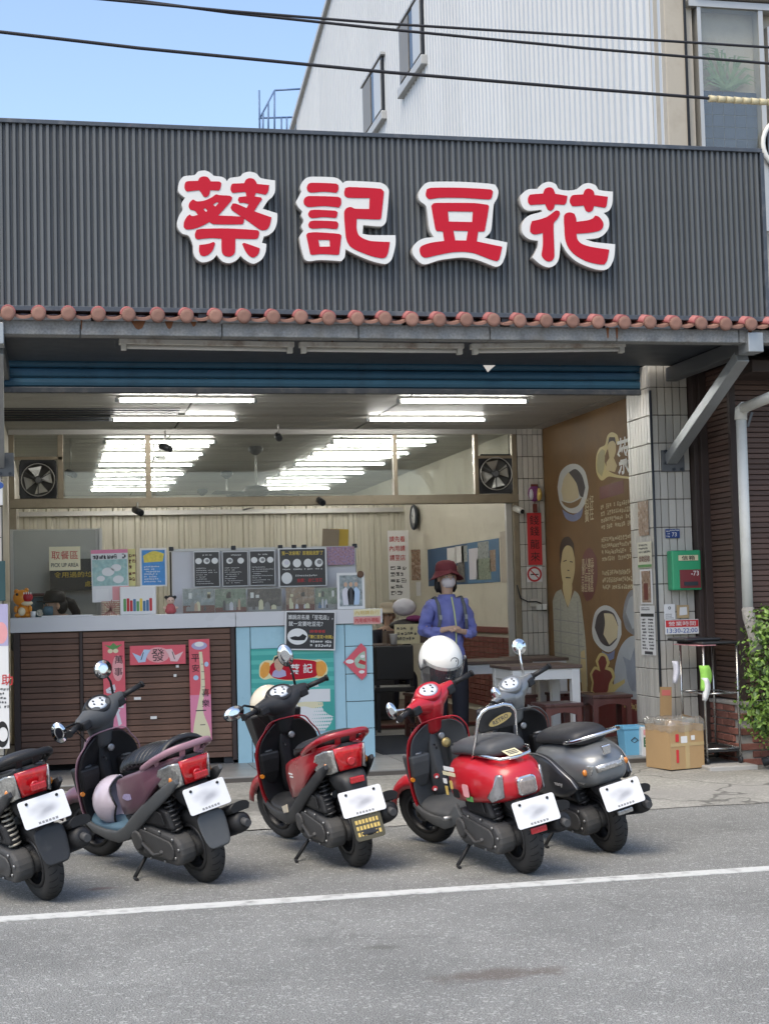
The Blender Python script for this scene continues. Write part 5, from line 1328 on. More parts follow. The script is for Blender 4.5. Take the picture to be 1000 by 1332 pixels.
mp('tofu', [(0.143,-0.362),(0.377,-0.372),(0.51,-0.483),(0.472,-0.586),(0.263,-0.657),(0.112,-0.56),(0.164,-0.456)], 'mural_cream', .0028)
mp('bowl_rim', [(0.632,-0.391),(0.701,-0.251),(0.848,-0.152),(1.168,-0.137),(1.234,-0.543),(0.917,-0.558),(0.705,-0.501)], mat('bowl_steel', (.20, .21, .23), .4, var=.5, sc=12), .0012)
mp('ice', [(0.719,-0.351),(0.842,-0.212),(1.165,-0.175),(1.189,-0.467),(0.869,-0.499)], 'plate_grey', .0020)
mp('plate', [(0.344,-1.028),(0.388,-0.863),(0.549,-0.675),(0.808,-0.57),(1.129,-0.555),(1.282,-1.118),(0.33,-1.172)], 'plate_grey', .0012)
mp('ice', [(0.597,-0.755),(0.788,-0.789),(0.907,-0.667),(1.116,-0.701),(1.085,-1.032),(0.816,-1.065),(0.69,-0.952),(0.672,-0.853)], mat('ice_print', (.24, .27, .32), .5, var=.4, sc=9), .0020)
mp('cloud_edge', [(-0.299,-1.127),(-0.252,-1.035),(-0.307,-0.956),(-0.175,-0.879),(-0.077,-0.884),(-0.132,-0.822),(-0.002,-0.743),(0.177,-0.754),(0.258,-0.826),(0.201,-0.87),(0.329,-0.881),(0.391,-0.955),(0.305,-1.014),(0.344,-1.028),(0.634,-0.962),(0.636,-0.998),(0.456,-1.055),(0.259,-1.131),(0.004,-1.186)], 'mural_gold', .0028)
mp('cloud_fill', [(-0.247,-1.116),(-0.202,-1.033),(-0.245,-0.96),(-0.152,-0.904),(-0.007,-0.919),(-0.059,-0.826),(0.032,-0.771),(0.139,-0.776),(0.182,-0.829),(0.116,-0.894),(0.268,-0.908),(0.322,-0.958),(0.222,-1.024),(0.18,-1.094),(0.007,-1.157)], 'mural_red', .0034)
mp('red_strip', [(-1.708,-1.23),(-0.558,-1.168),(0.533,-1.14),(1.075,-1.134),(1.039,-1.521),(-1.737,-1.522)], 'mural_red', .0026, 1)
ga_ = (0.594,-1.207); gb_ = (1.018,-1.182)
rows(mr, ga_[0], gb_[0], ga_[1] - .05, ga_[1] + .05, 1, 'mural_gold', .004, 0)

# ------------------------------------------------------------------ red banner, hanging ornament, no-smoking sticker and socket on the inner pillar
b, w, h = board('red_banner', (4.911, 5.068, 1.751, 2.305), 15.585, 'red vertical paper banner with black brush characters on the inner pillar', 'banner', 'red_paper', .003)
for s_, v in (('錢', .72), ('錢', .3), ('龍', -.2), ('來', -.68)): txt('lettering', s_, 0, h * v, h * .36, 'ink_black', b, bold=0)
b, w, h = board('no_smoking_sticker', (4.89, 5.06, 1.572, 1.735), 15.585, 'round red no smoking sticker below the red banner', 'sticker', 'paper_white', .002)
q('ring', [ell(0, 0, w * .95, w * .95), ell(0, 0, w * .72, w * .72)], 'ink_red', b)
q('cigarette', [rec(-w * .5, w * .5, -w * .1, w * .04)], 'ink_black', b, .002)
q('slash', [[(-w * .55, w * .45), (-w * .45, w * .55), (w * .55, -w * .45), (w * .45, -w * .55)]], 'ink_red', b, .0026)
o = empty('lantern_ornament', (4.992, 15.55, 2.507)); tag(o, 'purple and gold hanging ornament above the red banner', 'ornament')
m = MB(); m.ball((0, 0, 0), (.075, .03, .085), 16, 10); m.build('body', mat('orn_purple', (.20, .05, .17), .4, var=.5, sc=25), o)
m = MB(); m.ball((.045, -.012, -.01), (.035, .025, .07)); m.build('gold_half', 'ink_gold', o)
m = MB(); m.ball((-.04, -.012, -.01), (.025, .025, .06)); m.build('pale_half', 'paper_lilac', o)
m = MB(); m.box(-.035, .035, -.012, .012, .075, .10); m.box(-.02, .02, -.012, .012, -.20, -.11); m.tube([(0, 0, -.11), (0, 0, -.08)], .004, 5); m.build('cap', 'ink_brown', o)
o = empty('power_socket', (5.006, 15.58, 1.344)); tag(o, 'white wall socket with two plugs and black cord on inner pillar', 'socket')
m = MB().box(-.09, .03, -.015, .012, -.03, .05); m.build('plate', 'tile_cream', o)
m = MB(); m.box(-.03, .015, -.06, -.01, -.07, -.01); m.box(.03, .075, -.06, -.01, -.07, -.01); m.build('plug', 'white_pvc', o, bevel=.005)
m = MB(); m.tube([(.02, -.04, .0), (-.03, -.03, .02), (-.12, -.02, .02), (-.2, -.02, .06), (-.235, -.02, .2)], .008, 6); m.build('cord', 'fan_black', o)

# ------------------------------------------------------------------ papers on the mailbox pillar
def reveal(name, p0, p1, label, material, cat='notice'):
    """sheet on the inner side of the mailbox pillar between two (y, z) corners"""
    return wallboard(name, (p0[0], p1[0], p1[1], p0[1]), 4.846, label, cat, material, .003)
b, w, h = reveal('photo_card', (12.262, 2.192), (12.038, 1.901), 'small reddish brown photo card at the top of the pillar side', 'photo_warm', 'photo')
b, w, h = reveal('recycling_notice', (12.303, 1.848), (11.988, 1.631), 'cream notice with brown character row and green foot on the pillar side', mat('notice_cream', (.60, .58, .46), .5))
rows(b, -w * .8, w * .8, h * .1, h * .9, 3, 'ink_dark', .001); txt('lettering', '自助回收', 0, -h * .3, h * .5, 'ink_brown', b, w=w * 1.5, bold=.02); q('foot_strip', [rec(-w * .95, w * .95, -h * .95, -h * .75)], 'leaf_green', b)
b, w, h = reveal('photo_card', (12.263, 1.619), (11.999, 1.326), 'tall photo of a red chair in a white border on the pillar side', 'paper_white', 'photo')
q('photo', [rec(-w * .75, w * .75, -h * .9, h * .9)], 'photo_warm', b, .001); q('chair_print', [rec(-w * .4, w * .3, -h * .75, h * .2)], 'ink_brown', b, .0016)
b, w, h = reveal('timetable', (12.291, 1.314), (11.972, 0.902), 'white printed timetable sheet low on the pillar side', 'paper_white', 'notice')
rows(b, -w * .8, w * .8, h * .8, h * .95, 2, 'ink_dark', .001); q('bar', [rec(-w * .9, w * .9, h * .55, h * .68)], 'ink_black', b)
rows(b, -w * .8, -w * .1, -h * .8, h * .5, 10, 'ink_dark', .001, .5, .012); rows(b, w * .1, w * .85, -h * .8, h * .5, 10, 'ink_dark', .001, .5, .012); q('foot_bar', [rec(-w * .5, w * .6, -h * .97, -h * .85)], 'ink_dark', b)

YP = 11.93
b, w, h = board('house_number', (4.951, 5.077, 1.868, 1.944), YP, 'small blue house number plate 73 on the tiled pillar', 'number plate', mat('plate_blue', (.02, .055, .20), .35), .004)
txt('lettering', '73', w * .2, -h * .2, h * .9, 'ink_white', b, bold=.02); rows(b, -w * .4, w * .9, h * .45, h * .95, 1, 'ink_white', .002, 0, .012); rows(b, -w * .9, -w * .55, -h * .9, h * .8, 3, 'ink_white', .002, 0, .012)
o = empty('mailbox', (5.084, 11.92, 1.599)); tag(o, 'green metal mailbox with dark red slot panel on the pillar', 'mailbox')
x0, x1, z0, z1 = 4.927, 5.183, 1.431, 1.759; w = (x1 - x0) / 2; h = (z1 - z0) / 2
mat('mail_green', (.035, .35, .16), .35, var=.08, coat=.2)
m = MB(); m.box(-w, w, -.09, .02, -h, h); m.build('case', 'mail_green', o, bevel=.012)
m = MB(); m.box(-w * .55, w * .78, -.097, -.0895, h * .48, h * .75); m.build('name_strip', 'card_cream', o)
t_ = txt('lettering', '信箱', w * .1, 0, h * .22, 'ink_black', o, w=w * .9, bold=.03); t_.rotation_euler = FRONT; t_.location = (w * .1, -.0985, h * .615)
m = MB(); m.box(-w * .5, w * .92, -.099, -.0895, -h * .9, h * .02); m.build('slot_panel', mat('mail_red', (.20, .035, .04), .4), o, bevel=.002)
m = MB(); m.box(-w * .25, w * .7, -.104, -.0985, -h * .78, -h * .58); m.build('slot', 'sign_dark', o)
t_ = txt('lettering', '-73', w * .5, 0, h * .24, 'ink_white', o, bold=.01); t_.rotation_euler = FRONT; t_.location = (w * .52, -.1, -h * .16)
b, w, h = board('opening_hours', (4.906, 5.203, 1.074, 1.194), 11.9, 'white and red opening hours sign fixed below the mailbox', 'sign', 'paper_white', .006, 0)
q('red_band', [rec(-w * .96, w * .96, -h * .02, h * .92)], 'red_paper', b, .001)
txt('lettering', '營業時間', 0, h * .45, h * .62, 'ink_white', b, w=w * 1.6, z=.002, bold=0)
txt('lettering', '13:30-22:00', 0, -h * .5, h * .62, 'ink_blue', b, w=w * 1.8, z=.002, bold=.01)
b, w, h = board('meter_label', (4.913, 5.011, 1.196, 1.323), YP, 'small white sticker with round mark above the opening hours', 'sticker', 'paper_white', .002)
q('mark', [ell(0, h * .5, .012, .012), ell(0, h * .5, .007, .007)], 'ink_dark', b); rows(b, -w * .8, w * .8, -h * .9, -h * .2, 3, 'ink_grey', .0012)
b, w, h = board('old_sticker', (5.025, 5.133, 1.206, 1.313), YP, 'faded tan patch with torn white sticker beside the round mark', 'sticker', mat('tan_patch', (.42, .31, .17), .7, var=.2), .002)
q('torn_label', [[(-w * .6, -h * .6), (w * .7, -h * .5), (w * .65, h * .7), (-w * .5, h * .65)]], 'paper_white', b)
# poster and box on the pillar at the counter end
b, w, h = board('standing_banner', (-0.561, -0.332, 0.385, 1.456), 11.8, 'white and lilac banner standing by the counter pillar', 'banner', 'paper_white', .004)
q('top_print', [rec(-w, w * .98, h * .42, h)], 'lavender', b); q('pink_print', [ell(w * .55, h * .6, w * .4, h * .15)], 'pink_light', b, .002)
txt('lettering', '自助', w * .55, -h * .05, .085, 'ink_red', b, bold=.02); rows(b, 0, w * .95, -h * .45, -h * .15, 5, 'ink_dark', .002); q('black_print', [ell(w * .55, -h * .8, w * .4, h * .18), ell(w * .6, -h * .8, w * .3, h * .1)], 'ink_black', b, .002)
b, w, h = board('wall_notice', (-0.529, -0.351, 1.48, 1.778), 11.85, 'dark teal notice board on the counter end pillar', 'notice', mat('teal_dark', (.02, .06, .065), .4), .02)
b, w, h = board('wall_notice', (-0.523, -0.364, 2.198, 2.372), 11.85, 'white notice with blue top on the counter end pillar', 'notice', 'paper_white', .01)
q('blue_top', [ell(w * .7, h * .7, w * .4, h * .3)], 'ink_blue', b)

# ------------------------------------------------------------------ inner room wall pieces
XI = 4.855
def inner(name, a, c, label, cat, mt, th=.01): return wallboard(name, (a[0], c[0], c[1], a[1]), XI, label, cat, mt, th)
b, w, h = inner('notice_board', (19.813, 2.079), (16.477, 1.591), 'blue notice board covered with photos on the inner wall', 'notice board', 'board_blue', .02)
q('light_half', [rec(w * .2, w, -h, h)], 'board_blue2', b)
for (u, v, a, c, mt_) in ((-.62, -.2, .12, .4, 'photo_warm'), (-.42, -.25, .1, .45, 'photo_green'), (-.25, .45, .13, .45, 'paper_white'), (-.02, .5, .12, .42, 'paper_white'), (-.2, -.45, .12, .4, 'photo_warm'), (.02, -.4, .1, .5, 'photo_dark'), (.12, .5, .08, .4, 'photo_cool'), (.36, -.05, .12, .75, 'paper_lilac'), (.62, .55, .14, .4, 'photo_cool'), (.62, -.35, .18, .5, 'photo_green'), (.85, .0, .07, .5, 'photo_warm')):
    q('pinned_sheet', [rec((u - a) * w, (u + a) * w, (v - c) * h, (v + c) * h)], mt_, b, .002)
b, w, h = inner('wall_chart', (16.419, 2.145), (16.035, 1.583), 'tall pale chart beside the blue notice board', 'poster', mat('chart', (.45, .40, .32), .6, var=.3, sc=20))
b, w, h = board('wall_poster', (4.358, 4.642, 1.427, 2.349), 20.0, 'white poster with red characters on the back partition', 'poster', 'paper_white')
for k in range(3): txt('lettering', ('請先看', '內用請', '請至店')[k], -w * .1, h * (.75 - .27 * k), h * .17, 'ink_red', b, w=w * 1.5, bold=.02)
rows(b, -w * .8, w * .8, -h * .9, 0, 5, 'ink_dark', .002, .4, .09)
b, w, h = board('wall_photo', (4.65, 4.776, 1.676, 2.085), 19.9, 'narrow brownish picture under the wall clock', 'picture', 'photo_warm')
o = empty('wall_clock', (4.80, 20.323, 2.539)); tag(o, 'round dark rimmed wall clock on the inner wall', 'clock')
m = MB(); m.lathe([(.155, .03), (.175, .0), (.165, -.02), (.145, -.02), (.143, -.005)], (0, 0, 0), 'x', 24); m.v = [(x, y, z) for x, y, z in m.v]; m.build('rim', 'sign_dark', o)
m = MB(); m.lathe([(.145, -.006), (.001, -.008)], (0, 0, 0), 'x', 24); m.build('dial', 'paper_white', o)
m = MB(); m.bar((-.015, 0, 0), (-.015, .07, .04), .008, .002, up=(1, 0, 0)); m.bar((-.015, 0, 0), (-.015, -.03, .1), .006, .002, up=(1, 0, 0)); m.build('hands', 'ink_black', o)
b, w, h = inner('pinned_sheet', (20.526, 1.664), (20.276, 1.472), 'tiny white sheet below the brownish picture', 'sheet', 'paper_white')

# ------------------------------------------------------------------ furniture inside
mat('table_white', (.62, .62, .60), .45, var=.05, dirt=.2, dsc=6)
mat('table_brown', (.10, .065, .05), .4, var=.25, sc=6)
mat('stool_red', (.085, .022, .017), .4, var=.3, sc=8, coat=.2)
mat('stool_top', (.06, .02, .016), .3, var=.3, sc=8, coat=.3)
def table(x, y, rz, label, w=.62, d=.62, h=.72):
    o = empty('dining_table', (x, y, .1), (0, 0, R(rz))); tag(o, label, 'table', 'white dining tables')
    MB().box(-w / 2 - .02, w / 2 + .02, -d / 2 - .02, d / 2 + .02, h - .03, h).build('table_top', 'table_brown', o, bevel=.006)
    MB().box(-w / 2 + .005, w / 2 - .005, -d / 2 + .005, d / 2 - .005, h - .12, h - .031).build('apron_frame', 'table_white', o)
    for sx in (-1, 1):
        for sy in (-1, 1):
            cx, cy = sx * (w / 2 - .035), sy * (d / 2 - .035)
            MB().box(cx - .037, cx + .037, cy - .037, cy + .037, 0, h - .031).build('leg', 'table_white', o, bevel=.004)
def stool(x, y, rz, label, s=.34, h=.43):
    o = empty('wooden_stool', (x, y, .1), (0, 0, R(rz))); tag(o, label, 'stool', 'dark red wooden stools')
    w = s / 2
    MB().box(-w, w, -w, w, h - .028, h).build('seat', 'stool_top', o, bevel=.006)
    for a in range(4):
        rz_ = R(90 * a)
        # apron with an arched cut-out
        m = MB(); t = w - .03
        arch = [(-t, h - .029), (-t, h - .11)] + [(-t + 2 * t * k / 8, h - .11 + .035 * math.sin(math.pi * k / 8)) for k in range(1, 8)] + [(t, h - .11), (t, h - .029)]
        m.prism(arch, -w + .016, -w + .034, 'y')
        m.v = [(x_ * math.cos(rz_) - y_ * math.sin(rz_), x_ * math.sin(rz_) + y_ * math.cos(rz_), z_) for x_, y_, z_ in m.v]
        m.build('rail', 'stool_red', o)
        m = MB(); m.bar((-w + .03, -w + .03, 0), (-w + .035, -w + .035, h - .029), .042, .042, up=(1, 0, 0))
        m.v = [(x_ * math.cos(rz_) - y_ * math.sin(rz_), x_ * math.sin(rz_) + y_ * math.cos(rz_), z_) for x_, y_, z_ in m.v]
        m.build('leg', 'stool_red', o)
        m = MB(); m.bar((-w + .03, -w + .03, .12), (w - .03, -w + .03, .12), .02, .03)
        m.v = [(x_ * math.cos(rz_) - y_ * math.sin(rz_), x_ * math.sin(rz_) + y_ * math.cos(rz_), z_) for x_, y_, z_ in m.v]
        m.build('stretcher', 'stool_red', o)
table(4.12, 12.97, 0, 'white table with brown top beside the mural, a stool tucked at its front', .60, .62)
table(3.95, 14.35, 0, 'white table with brown top standing behind the one with the front stool', .9, .7)
table(4.62, 14.6, 0, 'white table pushed against the portrait in the mural', .45, .7)
stool(4.08, 12.28, 3, 'dark red stool tucked at the front of the white table')
stool(4.66, 12.66, -4, 'tall dark red stool between the white table and the mural', .36, .46)
stool(4.62, 13.55, 5, 'dark red stool against the mural beneath the bowl picture')
stool(3.45, 14.3, 10, 'dark red stool beside the standing woman')
stool(4.1, 13.55, 0, 'dark red stool half hidden behind the front table')
# dark bench and counter inside the doorway
o = empty('dark_cabinet', (3.15, 16.6, .1)); tag(o, 'low black cabinet with a pale top inside the doorway', 'cabinet')
MB().box(-.62, .5, 0, .5, 0, .80).build('body', mat('cab_black', (.02, .018, .017), .5, var=.3), o, bevel=.01)
MB().box(-.66, .56, -.03, .53, .80, .835).build('cabinet_top', 'table_brown', o, bevel=.006)
for k in range(2): MB().box(-.6 + .56 * k, -.08 + .56 * k, -.012, 0, .06, .74).build('door', 'cab_black', o, bevel=.006)
for i, (x, y, lb) in enumerate(((2.86, 15.0, 'black dining chair just inside the blue counter'), (3.34, 15.25, 'black dining chair between the counter and the standing woman'))):
    o = empty('dining_chair', (x, y, .1), (0, 0, R(6 - 12 * i))); tag(o, lb, 'chair', 'black dining chairs in the doorway')
    MB().box(-.2, .2, -.2, .2, .40, .45).build('seat', 'cab_black', o, bevel=.01)
    MB().box(-.19, .19, -.205, -.175, .52, .86).build('backrest', 'cab_black', o, bevel=.01)
    for sx in (-1, 1):
        for sy in (-1, 1):
            MB().box(sx * .17 - .018, sx * .17 + .018, sy * .17 - .018, sy * .17 + .018, 0, .86 if sy < 0 else .4).build('leg', 'cab_black', o)
b, w, h = board('cream_notice', (3.645, 3.931, 0.932, 1.15), 16.5, 'cream notice card standing on the black cabinet', 'notice', 'card_cream', .004)
rows(b, -w * .8, w * .8, -h * .7, h * .8, 3, 'ink_dark', .002, .2, .045)
o = empty('drink_cup', (3.622, 16.45, 0.913)); o.location.z = .935; tag(o, 'white takeaway cup beside the cream notice card', 'cup')
m = MB(); m.lathe([(.035, 0), (.045, .11), (.048, .115), (.04, .115)], n=16); m.build('cup', 'paper_white', o)
o = empty('folded_clothes', (3.853, 16.75, 1.181)); o.location.z = .935; tag(o, 'heap of purple and dark cloths and a white bag on the cabinet', 'cloth pile')
m = MB(); m.ball((0, .05, .2), (.2, .14, .07), 14, 8); m.build('dark_cloth', 'cab_black', o)
m = MB(); m.ball((.08, .0, .27), (.1, .1, .04), 14, 8); m.build('purple_cloth', mat('magenta', (.16, .02, .10), .8), o)
m = MB(); m.ball((-.02, .06, .4), (.14, .1, .1), 10, 6); m.build('white_bag', 'paper_lilac', o)
m = MB(); m.box(-.25, .22, -.04, .2, 0, .14); m.build('tray', 'table_brown', o)
# dark doormat
o = MB().box(2.72, 3.3, 12.9, 14.6, .1005, .11).build('doormat', mat('rubber_mat', (.035, .036, .04), .8, var=.2)); tag(o, 'dark ribbed doormat beside the counter end', 'doormat')
rb_ = MB().box(-.27, .27, -.008, .008, 0, .006).build('rib', 'rubber_mat', o)
pieces('rib', rb_, [((3.01, 12.93 + .042 * k, .11),) for k in range(40)], o)

# ------------------------------------------------------------------ right side clutter
mat('cardboard', (.40, .26, .125), .8, var=.12, sc=5, dirt=.3, dirtc=(.28, .17, .08), dsc=5)
mat('chrome_pole', (.45, .45, .44), .25, m=.9, var=.1)
glass('plastic_bag', tint=(.93, .93, .91), gloss=.20, rough=.15, haze=.14, hc=(.72, .70, .66))
bx = empty('cardboard_box', (4.735, 11.38, .055), (0, 0, R(14))); tag(bx, 'open cardboard box lined with a clear plastic bag', 'box')
w = .16; hh = .335; ZB = .05
mo = MB()
for (a, b_, c_, d_) in ((-w, w, -w, -w + .008), (-w, w, w - .008, w), (-w, -w + .008, -w + .009, w - .009), (w - .008, w, -w + .009, w - .009)): mo.box(a, b_, c_, d_, 0, hh)
mo.box(-w + .01, w - .01, -w + .01, w - .01, 0, .01); mo.build('carton', 'cardboard', bx)
MB().box(-.02, .02, -w - .002, -w, .0, hh).build('tape', mat('tape_tan', (.46, .34, .17), .25, coat=.4), bx)
MB().box(w, w + .002, -.09, .03, .06, .24).build('side_tape', 'tape_tan', bx)
MB().box(-w, w, -w - .0025, -w - .0005, hh * .52, hh * .60).build('tape', 'tape_tan', bx)
for (u, v, a, c_, mt_) in ((-.095, .24, .016, .03, 'red_paper'), (-.095, .10, .012, .05, 'red_paper'), (-.03, .225, .030, .026, 'paper_white'), (.055, .235, .018, .018, 'paper_white')):
    fo = flat('print', [rrec(u - a, u + a, v - c_, v + c_, .006)], mt_, bx, ext=.0004); fo.rotation_euler = FRONT; fo.location = (0, -w - .003, 0)
m = MB()
rs = []
for (k, z, e) in ((0, -.05, .005), (1, -.01, .012), (2, .03, .006), (3, .055, -.012), (4, .045, -.045), (5, 0, -.06), (6, -.10, -.02)):
    ring = []
    for i in range(40):
        t = i / 40 * 4; sd_ = int(t); f_ = t - sd_
        cx = [(-1, -1), (1, -1), (1, 1), (-1, 1)]
        p = Vector(cx[sd_]).lerp(Vector(cx[(sd_ + 1) % 4]), f_)
        r_ = w + e + rnd.uniform(-.009, .009)
        ring.append((p.x * r_, p.y * r_, hh + z + rnd.uniform(-.010, .010)))
    rs.append(ring)
m.rings(rs, caps=False); m.build('liner_bag', 'plastic_bag', bx)
o = MB().box(-.09, .1, -.10, .06, 0, .09); o = o.build('crumpled_card', 'cardboard', bx); o.location = (.03, .02, .26); o.rotation_euler = (R(12), R(8), R(20))
bk = empty('blue_bucket', (4.719, 12.296, 0.06)); bk.location = (4.62, 12.02, .06); tag(bk, 'square light blue plastic bucket beside the cardboard box', 'bucket')
mat('bucket_blue', (.16, .42, .60), .4, var=.06)
m = MB(); m.rings([[(-.07, -.07, 0), (.07, -.07, 0), (.07, .07, 0), (-.07, .07, 0)], [(-.09, -.09, .25), (.09, -.09, .25), (.09, .09, .25), (-.09, .09, .25)], [(-.1, -.1, .25), (.1, -.1, .25), (.1, .1, .25), (-.1, .1, .25)], [(-.1, -.1, .275), (.1, -.1, .275), (.1, .1, .275), (-.1, .1, .275)], [(-.085, -.085, .275), (.085, -.085, .275), (.085, .085, .275), (-.085, .085, .275)], [(-.06, -.06, .01), (.06, -.06, .01), (.06, .06, .01), (-.06, .06, .01)]], smooth=False)
m.build('pail', 'bucket_blue', bk, bevel=.008)
m = MB(); m.tube([(-.03, -.085, .16), (0, -.09, .185), (.03, -.085, .16), (.0, -.08, .14), (-.03, -.08, .16)], .004, 5); m.build('handle_mark', 'ink_dark', bk)
dc = empty('drink_carton', (4.735, 11.93, .06), (0, 0, R(-6))); tag(dc, 'white and green printed carton between bucket and cardboard box', 'carton')
MB().box(-.075, .075, -.08, .08, 0, .27).build('case', 'paper_white', dc, bevel=.004)
for (z0_, z1_, mt_) in ((.11, .19, mat('carton_green', (.04, .16, .08), .5)), (.205, .25, 'pink_light')):
    fo = flat('print', [rrec(-.06, .06, z0_, z1_, .008)], mt_, dc, ext=.0004); fo.rotation_euler = FRONT; fo.location = (0, -.081, 0)
t_ = txt('lettering', '豆乳', 0, 0, .05, 'ink_white', dc, bold=.02); t_.rotation_euler = FRONT; t_.location = (0, -.0818, .15)
# cardboard signs leaning behind the box
cs_ = empty('cardboard_sign', (4.968, 11.68, 0.296), (R(90), R(14), R(25))); tag(cs_, 'leaning cardboard sheet with pale blue character strip', 'cardboard sign')
MB().box(-.085, .085, -.26, .13, -.006, 0).build('sheet', 'cardboard', cs_)
flat('strip', [rec(-.075, .075, .05, .11)], mat('strip_blue', (.30, .47, .52), .5), cs_, z=.001)
txt('lettering', '紙箱回收區', 0, .08, .035, 'ink_dark', cs_, z=.0022, w=.135, bold=.02)
cs2 = empty('cardboard_scrap', (4.85, 11.8, 0.583), (R(90), R(2), 0)); tag(cs2, 'upright piece of cardboard with a red stamp behind the box', 'cardboard')
MB().box(-.05, .05, -.3, .07, -.006, 0).build('sheet', 'cardboard', cs2); flat('stamp', [rec(-.035, .04, -.0, .045)], mat('stamp', (.60, .16, .14), .6), cs2, z=.001)
# wheeled rack
rk = empty('wheeled_rack', (5.10, 11.42, .075)); tag(rk, 'metal pole rack on castors with a black padded board on top', 'rack')
RX = (4.955, 5.235); RY = (11.27, 11.72)
def RK(m_, nm, mt, **k): return rel(m_, rk).build(nm, mt, rk, **k)
ZT = 1.003
for x in RX:
    for y in RY:
        m = MB(); m.tube([(x, y, .12), (x, y, ZT)], .0095, 10); RK(m, 'pole', 'chrome_pole')
        m = MB(); m.lathe([(.024, -.012), (.026, 0), (.024, .012)], (x, y, .098), 'x', 14); RK(m, 'castor', 'fan_black')
for z in (.19, 0.619):
    for y in RY: m = MB(); m.tube([(RX[0], y, z), (RX[1], y, z)], .008, 8); RK(m, 'cross_bar', 'chrome_pole')
    for x in RX: m = MB(); m.tube([(x, RY[0], z), (x, RY[1], z)], .008, 8); RK(m, 'cross_bar', 'chrome_pole')
m = MB(); m.box(RX[0] - .02, RX[1] + .02, RY[0] - .03, RY[1] + .03, ZT, ZT + .022); RK(m, 'top_board', mat('board_black', (.018, .018, .019), .45, var=.3), bevel=.01)
m = MB(); m.box(RX[0] - .08, RX[1] - .06, RY[0] + .14, RY[1] + .08, ZT + .023, ZT + .05); RK(m, 'padded_mat', 'board_black', bevel=.012)
m = MB(); m.box(RX[0] - .05, RX[0] + .1, RY[0] - .02, RY[1] + .02, ZT - .008, ZT - .001); RK(m, 'pink_board', 'pink_light')
m = MB(); m.box(RX[0], RX[1], RY[0], RY[1], .165, .185); RK(m, 'lower_shelf', 'board_black')
def cloth(name, p, w, h, mt, label, cat):
    o = empty(name, p); m = MB(); rs = []
    for i in range(7):
        t = i / 6
        ring = []
        for k in range(16):
            a = 2 * math.pi * k / 16
            f_ = 1 + .18 * math.sin(3 * a + t * 2)
            ring.append((w * (.55 + .45 * math.sin(math.pi * (.25 + .6 * t))) * f_ * math.cos(a) + .012 * math.sin(4 * t), .022 * f_ * math.sin(a), -h * t + .01 * math.cos(a * 2) * t))
        rs.append(ring)
    m.rings(rs); m.build('fabric', mt, o); tag(o, label, cat); return o
cloth('green_cloth', (4.952, 11.25, 0.842), .045, .19, mat('lime', (.30, .60, .10), .8, var=.2, sc=20), 'lime green cloth hanging on the rack pole', 'cloth')
cloth('plastic_packet', (4.948, 11.235, 0.747), .028, .17, 'paper_white', 'white plastic packet hanging below the lime cloth', 'packet')
cloth('paper_wad', (4.815, 11.5, 0.874), .026, .17, 'paper_lilac', 'white folded papers hanging on the far rack pole', 'papers')
sbk = MB(); sbk.box(4.90, 5.30, 11.10, 11.78, .03, .072); tag(sbk.build('stone_slab', mat('slab', (.36, .35, .33), .8, var=.1, bump=.3), None, bevel=.008), 'flat pale stone slab under the wheeled rack', 'slab')
cb_ = MB(); cb_.tube([(5.34, 11.1, .09), (5.42, 11.05, .12), (5.5, 11.1, .1), (5.6, 11.2, .09)], .035, 10); tag(cb_.build('rubber_hose', 'fan_black'), 'short black hose end at the foot of the brick base', 'hose')

# ------------------------------------------------------------------ leafy shrub at the slatted wall
sh_ = empty('leafy_shrub', (5.43, 10.95, .03)); tag(sh_, 'bushy bright green shrub against the slatted wall', 'shrub')
glist = [(0, 0, .95, .27), (-.1, -.02, .8, .2), (.12, .05, .62, .28), (-.12, -.05, .58, .22), (.0, -.12, .45, .26), (.22, 0, .85, .25), (-.05, .05, 1.1, .16), (.1, .0, .28, .25), (-.14, .0, .42, .16), (.3, -.1, .5, .3)]
m = MB()
for (cx, cy, cz, rr) in glist:
    for k in range(430):
        d = Vector((rnd.gauss(0, 1), rnd.gauss(0, 1), rnd.gauss(0, 1))).normalized() * rr * rnd.uniform(.35, 1.22) ** .8
        p = Vector((cx, cy, cz)) + d
        nrm = (d.normalized() + Vector((rnd.uniform(-.7, .7), rnd.uniform(-.7, .7), rnd.uniform(-.2, .9)))).normalized()
        t = nrm.cross(Vector((rnd.uniform(-1, 1), rnd.uniform(-1, 1), rnd.uniform(-1, 1)))).normalized(); s_ = nrm.cross(t)
        L_ = rnd.uniform(.010, .032); W_ = L_ * .55
        m.add([p - t * L_, p + s_ * W_ + nrm * .003, p + t * L_, p - s_ * W_ + nrm * .003], [(0, 1, 2, 3)])
lf = m.build('crown', None, sh_); lf['kind'] = 'stuff'
LM, nt, bs, L = _new('shrub_leaf')
gi = nt.nodes.new('ShaderNodeNewGeometry'); cr = nt.nodes.new('ShaderNodeValToRGB')
cr.color_ramp.elements[0].color = (.022, .06, .012, 1); cr.color_ramp.elements[1].color = (.19, .31, .05, 1)
L.new(gi.outputs['Random Per Island'], cr.inputs[0]); L.new(cr.outputs[0], bs.inputs['Base Color']); bs.inputs['Roughness'].default_value = .45
bs.inputs['Subsurface Weight'].default_value = 0
lf.data.materials.append(LM)
for k in range(7):
    a = rnd.uniform(0, 6.28)
    m = MB(); m.tube([(0, 0, 0), (.05 * math.cos(a), .05 * math.sin(a), .3), (.16 * math.cos(a), .12 * math.sin(a), .75)], [.014, .010, .004], 6); m.build('stem', 'wood_frame', sh_)

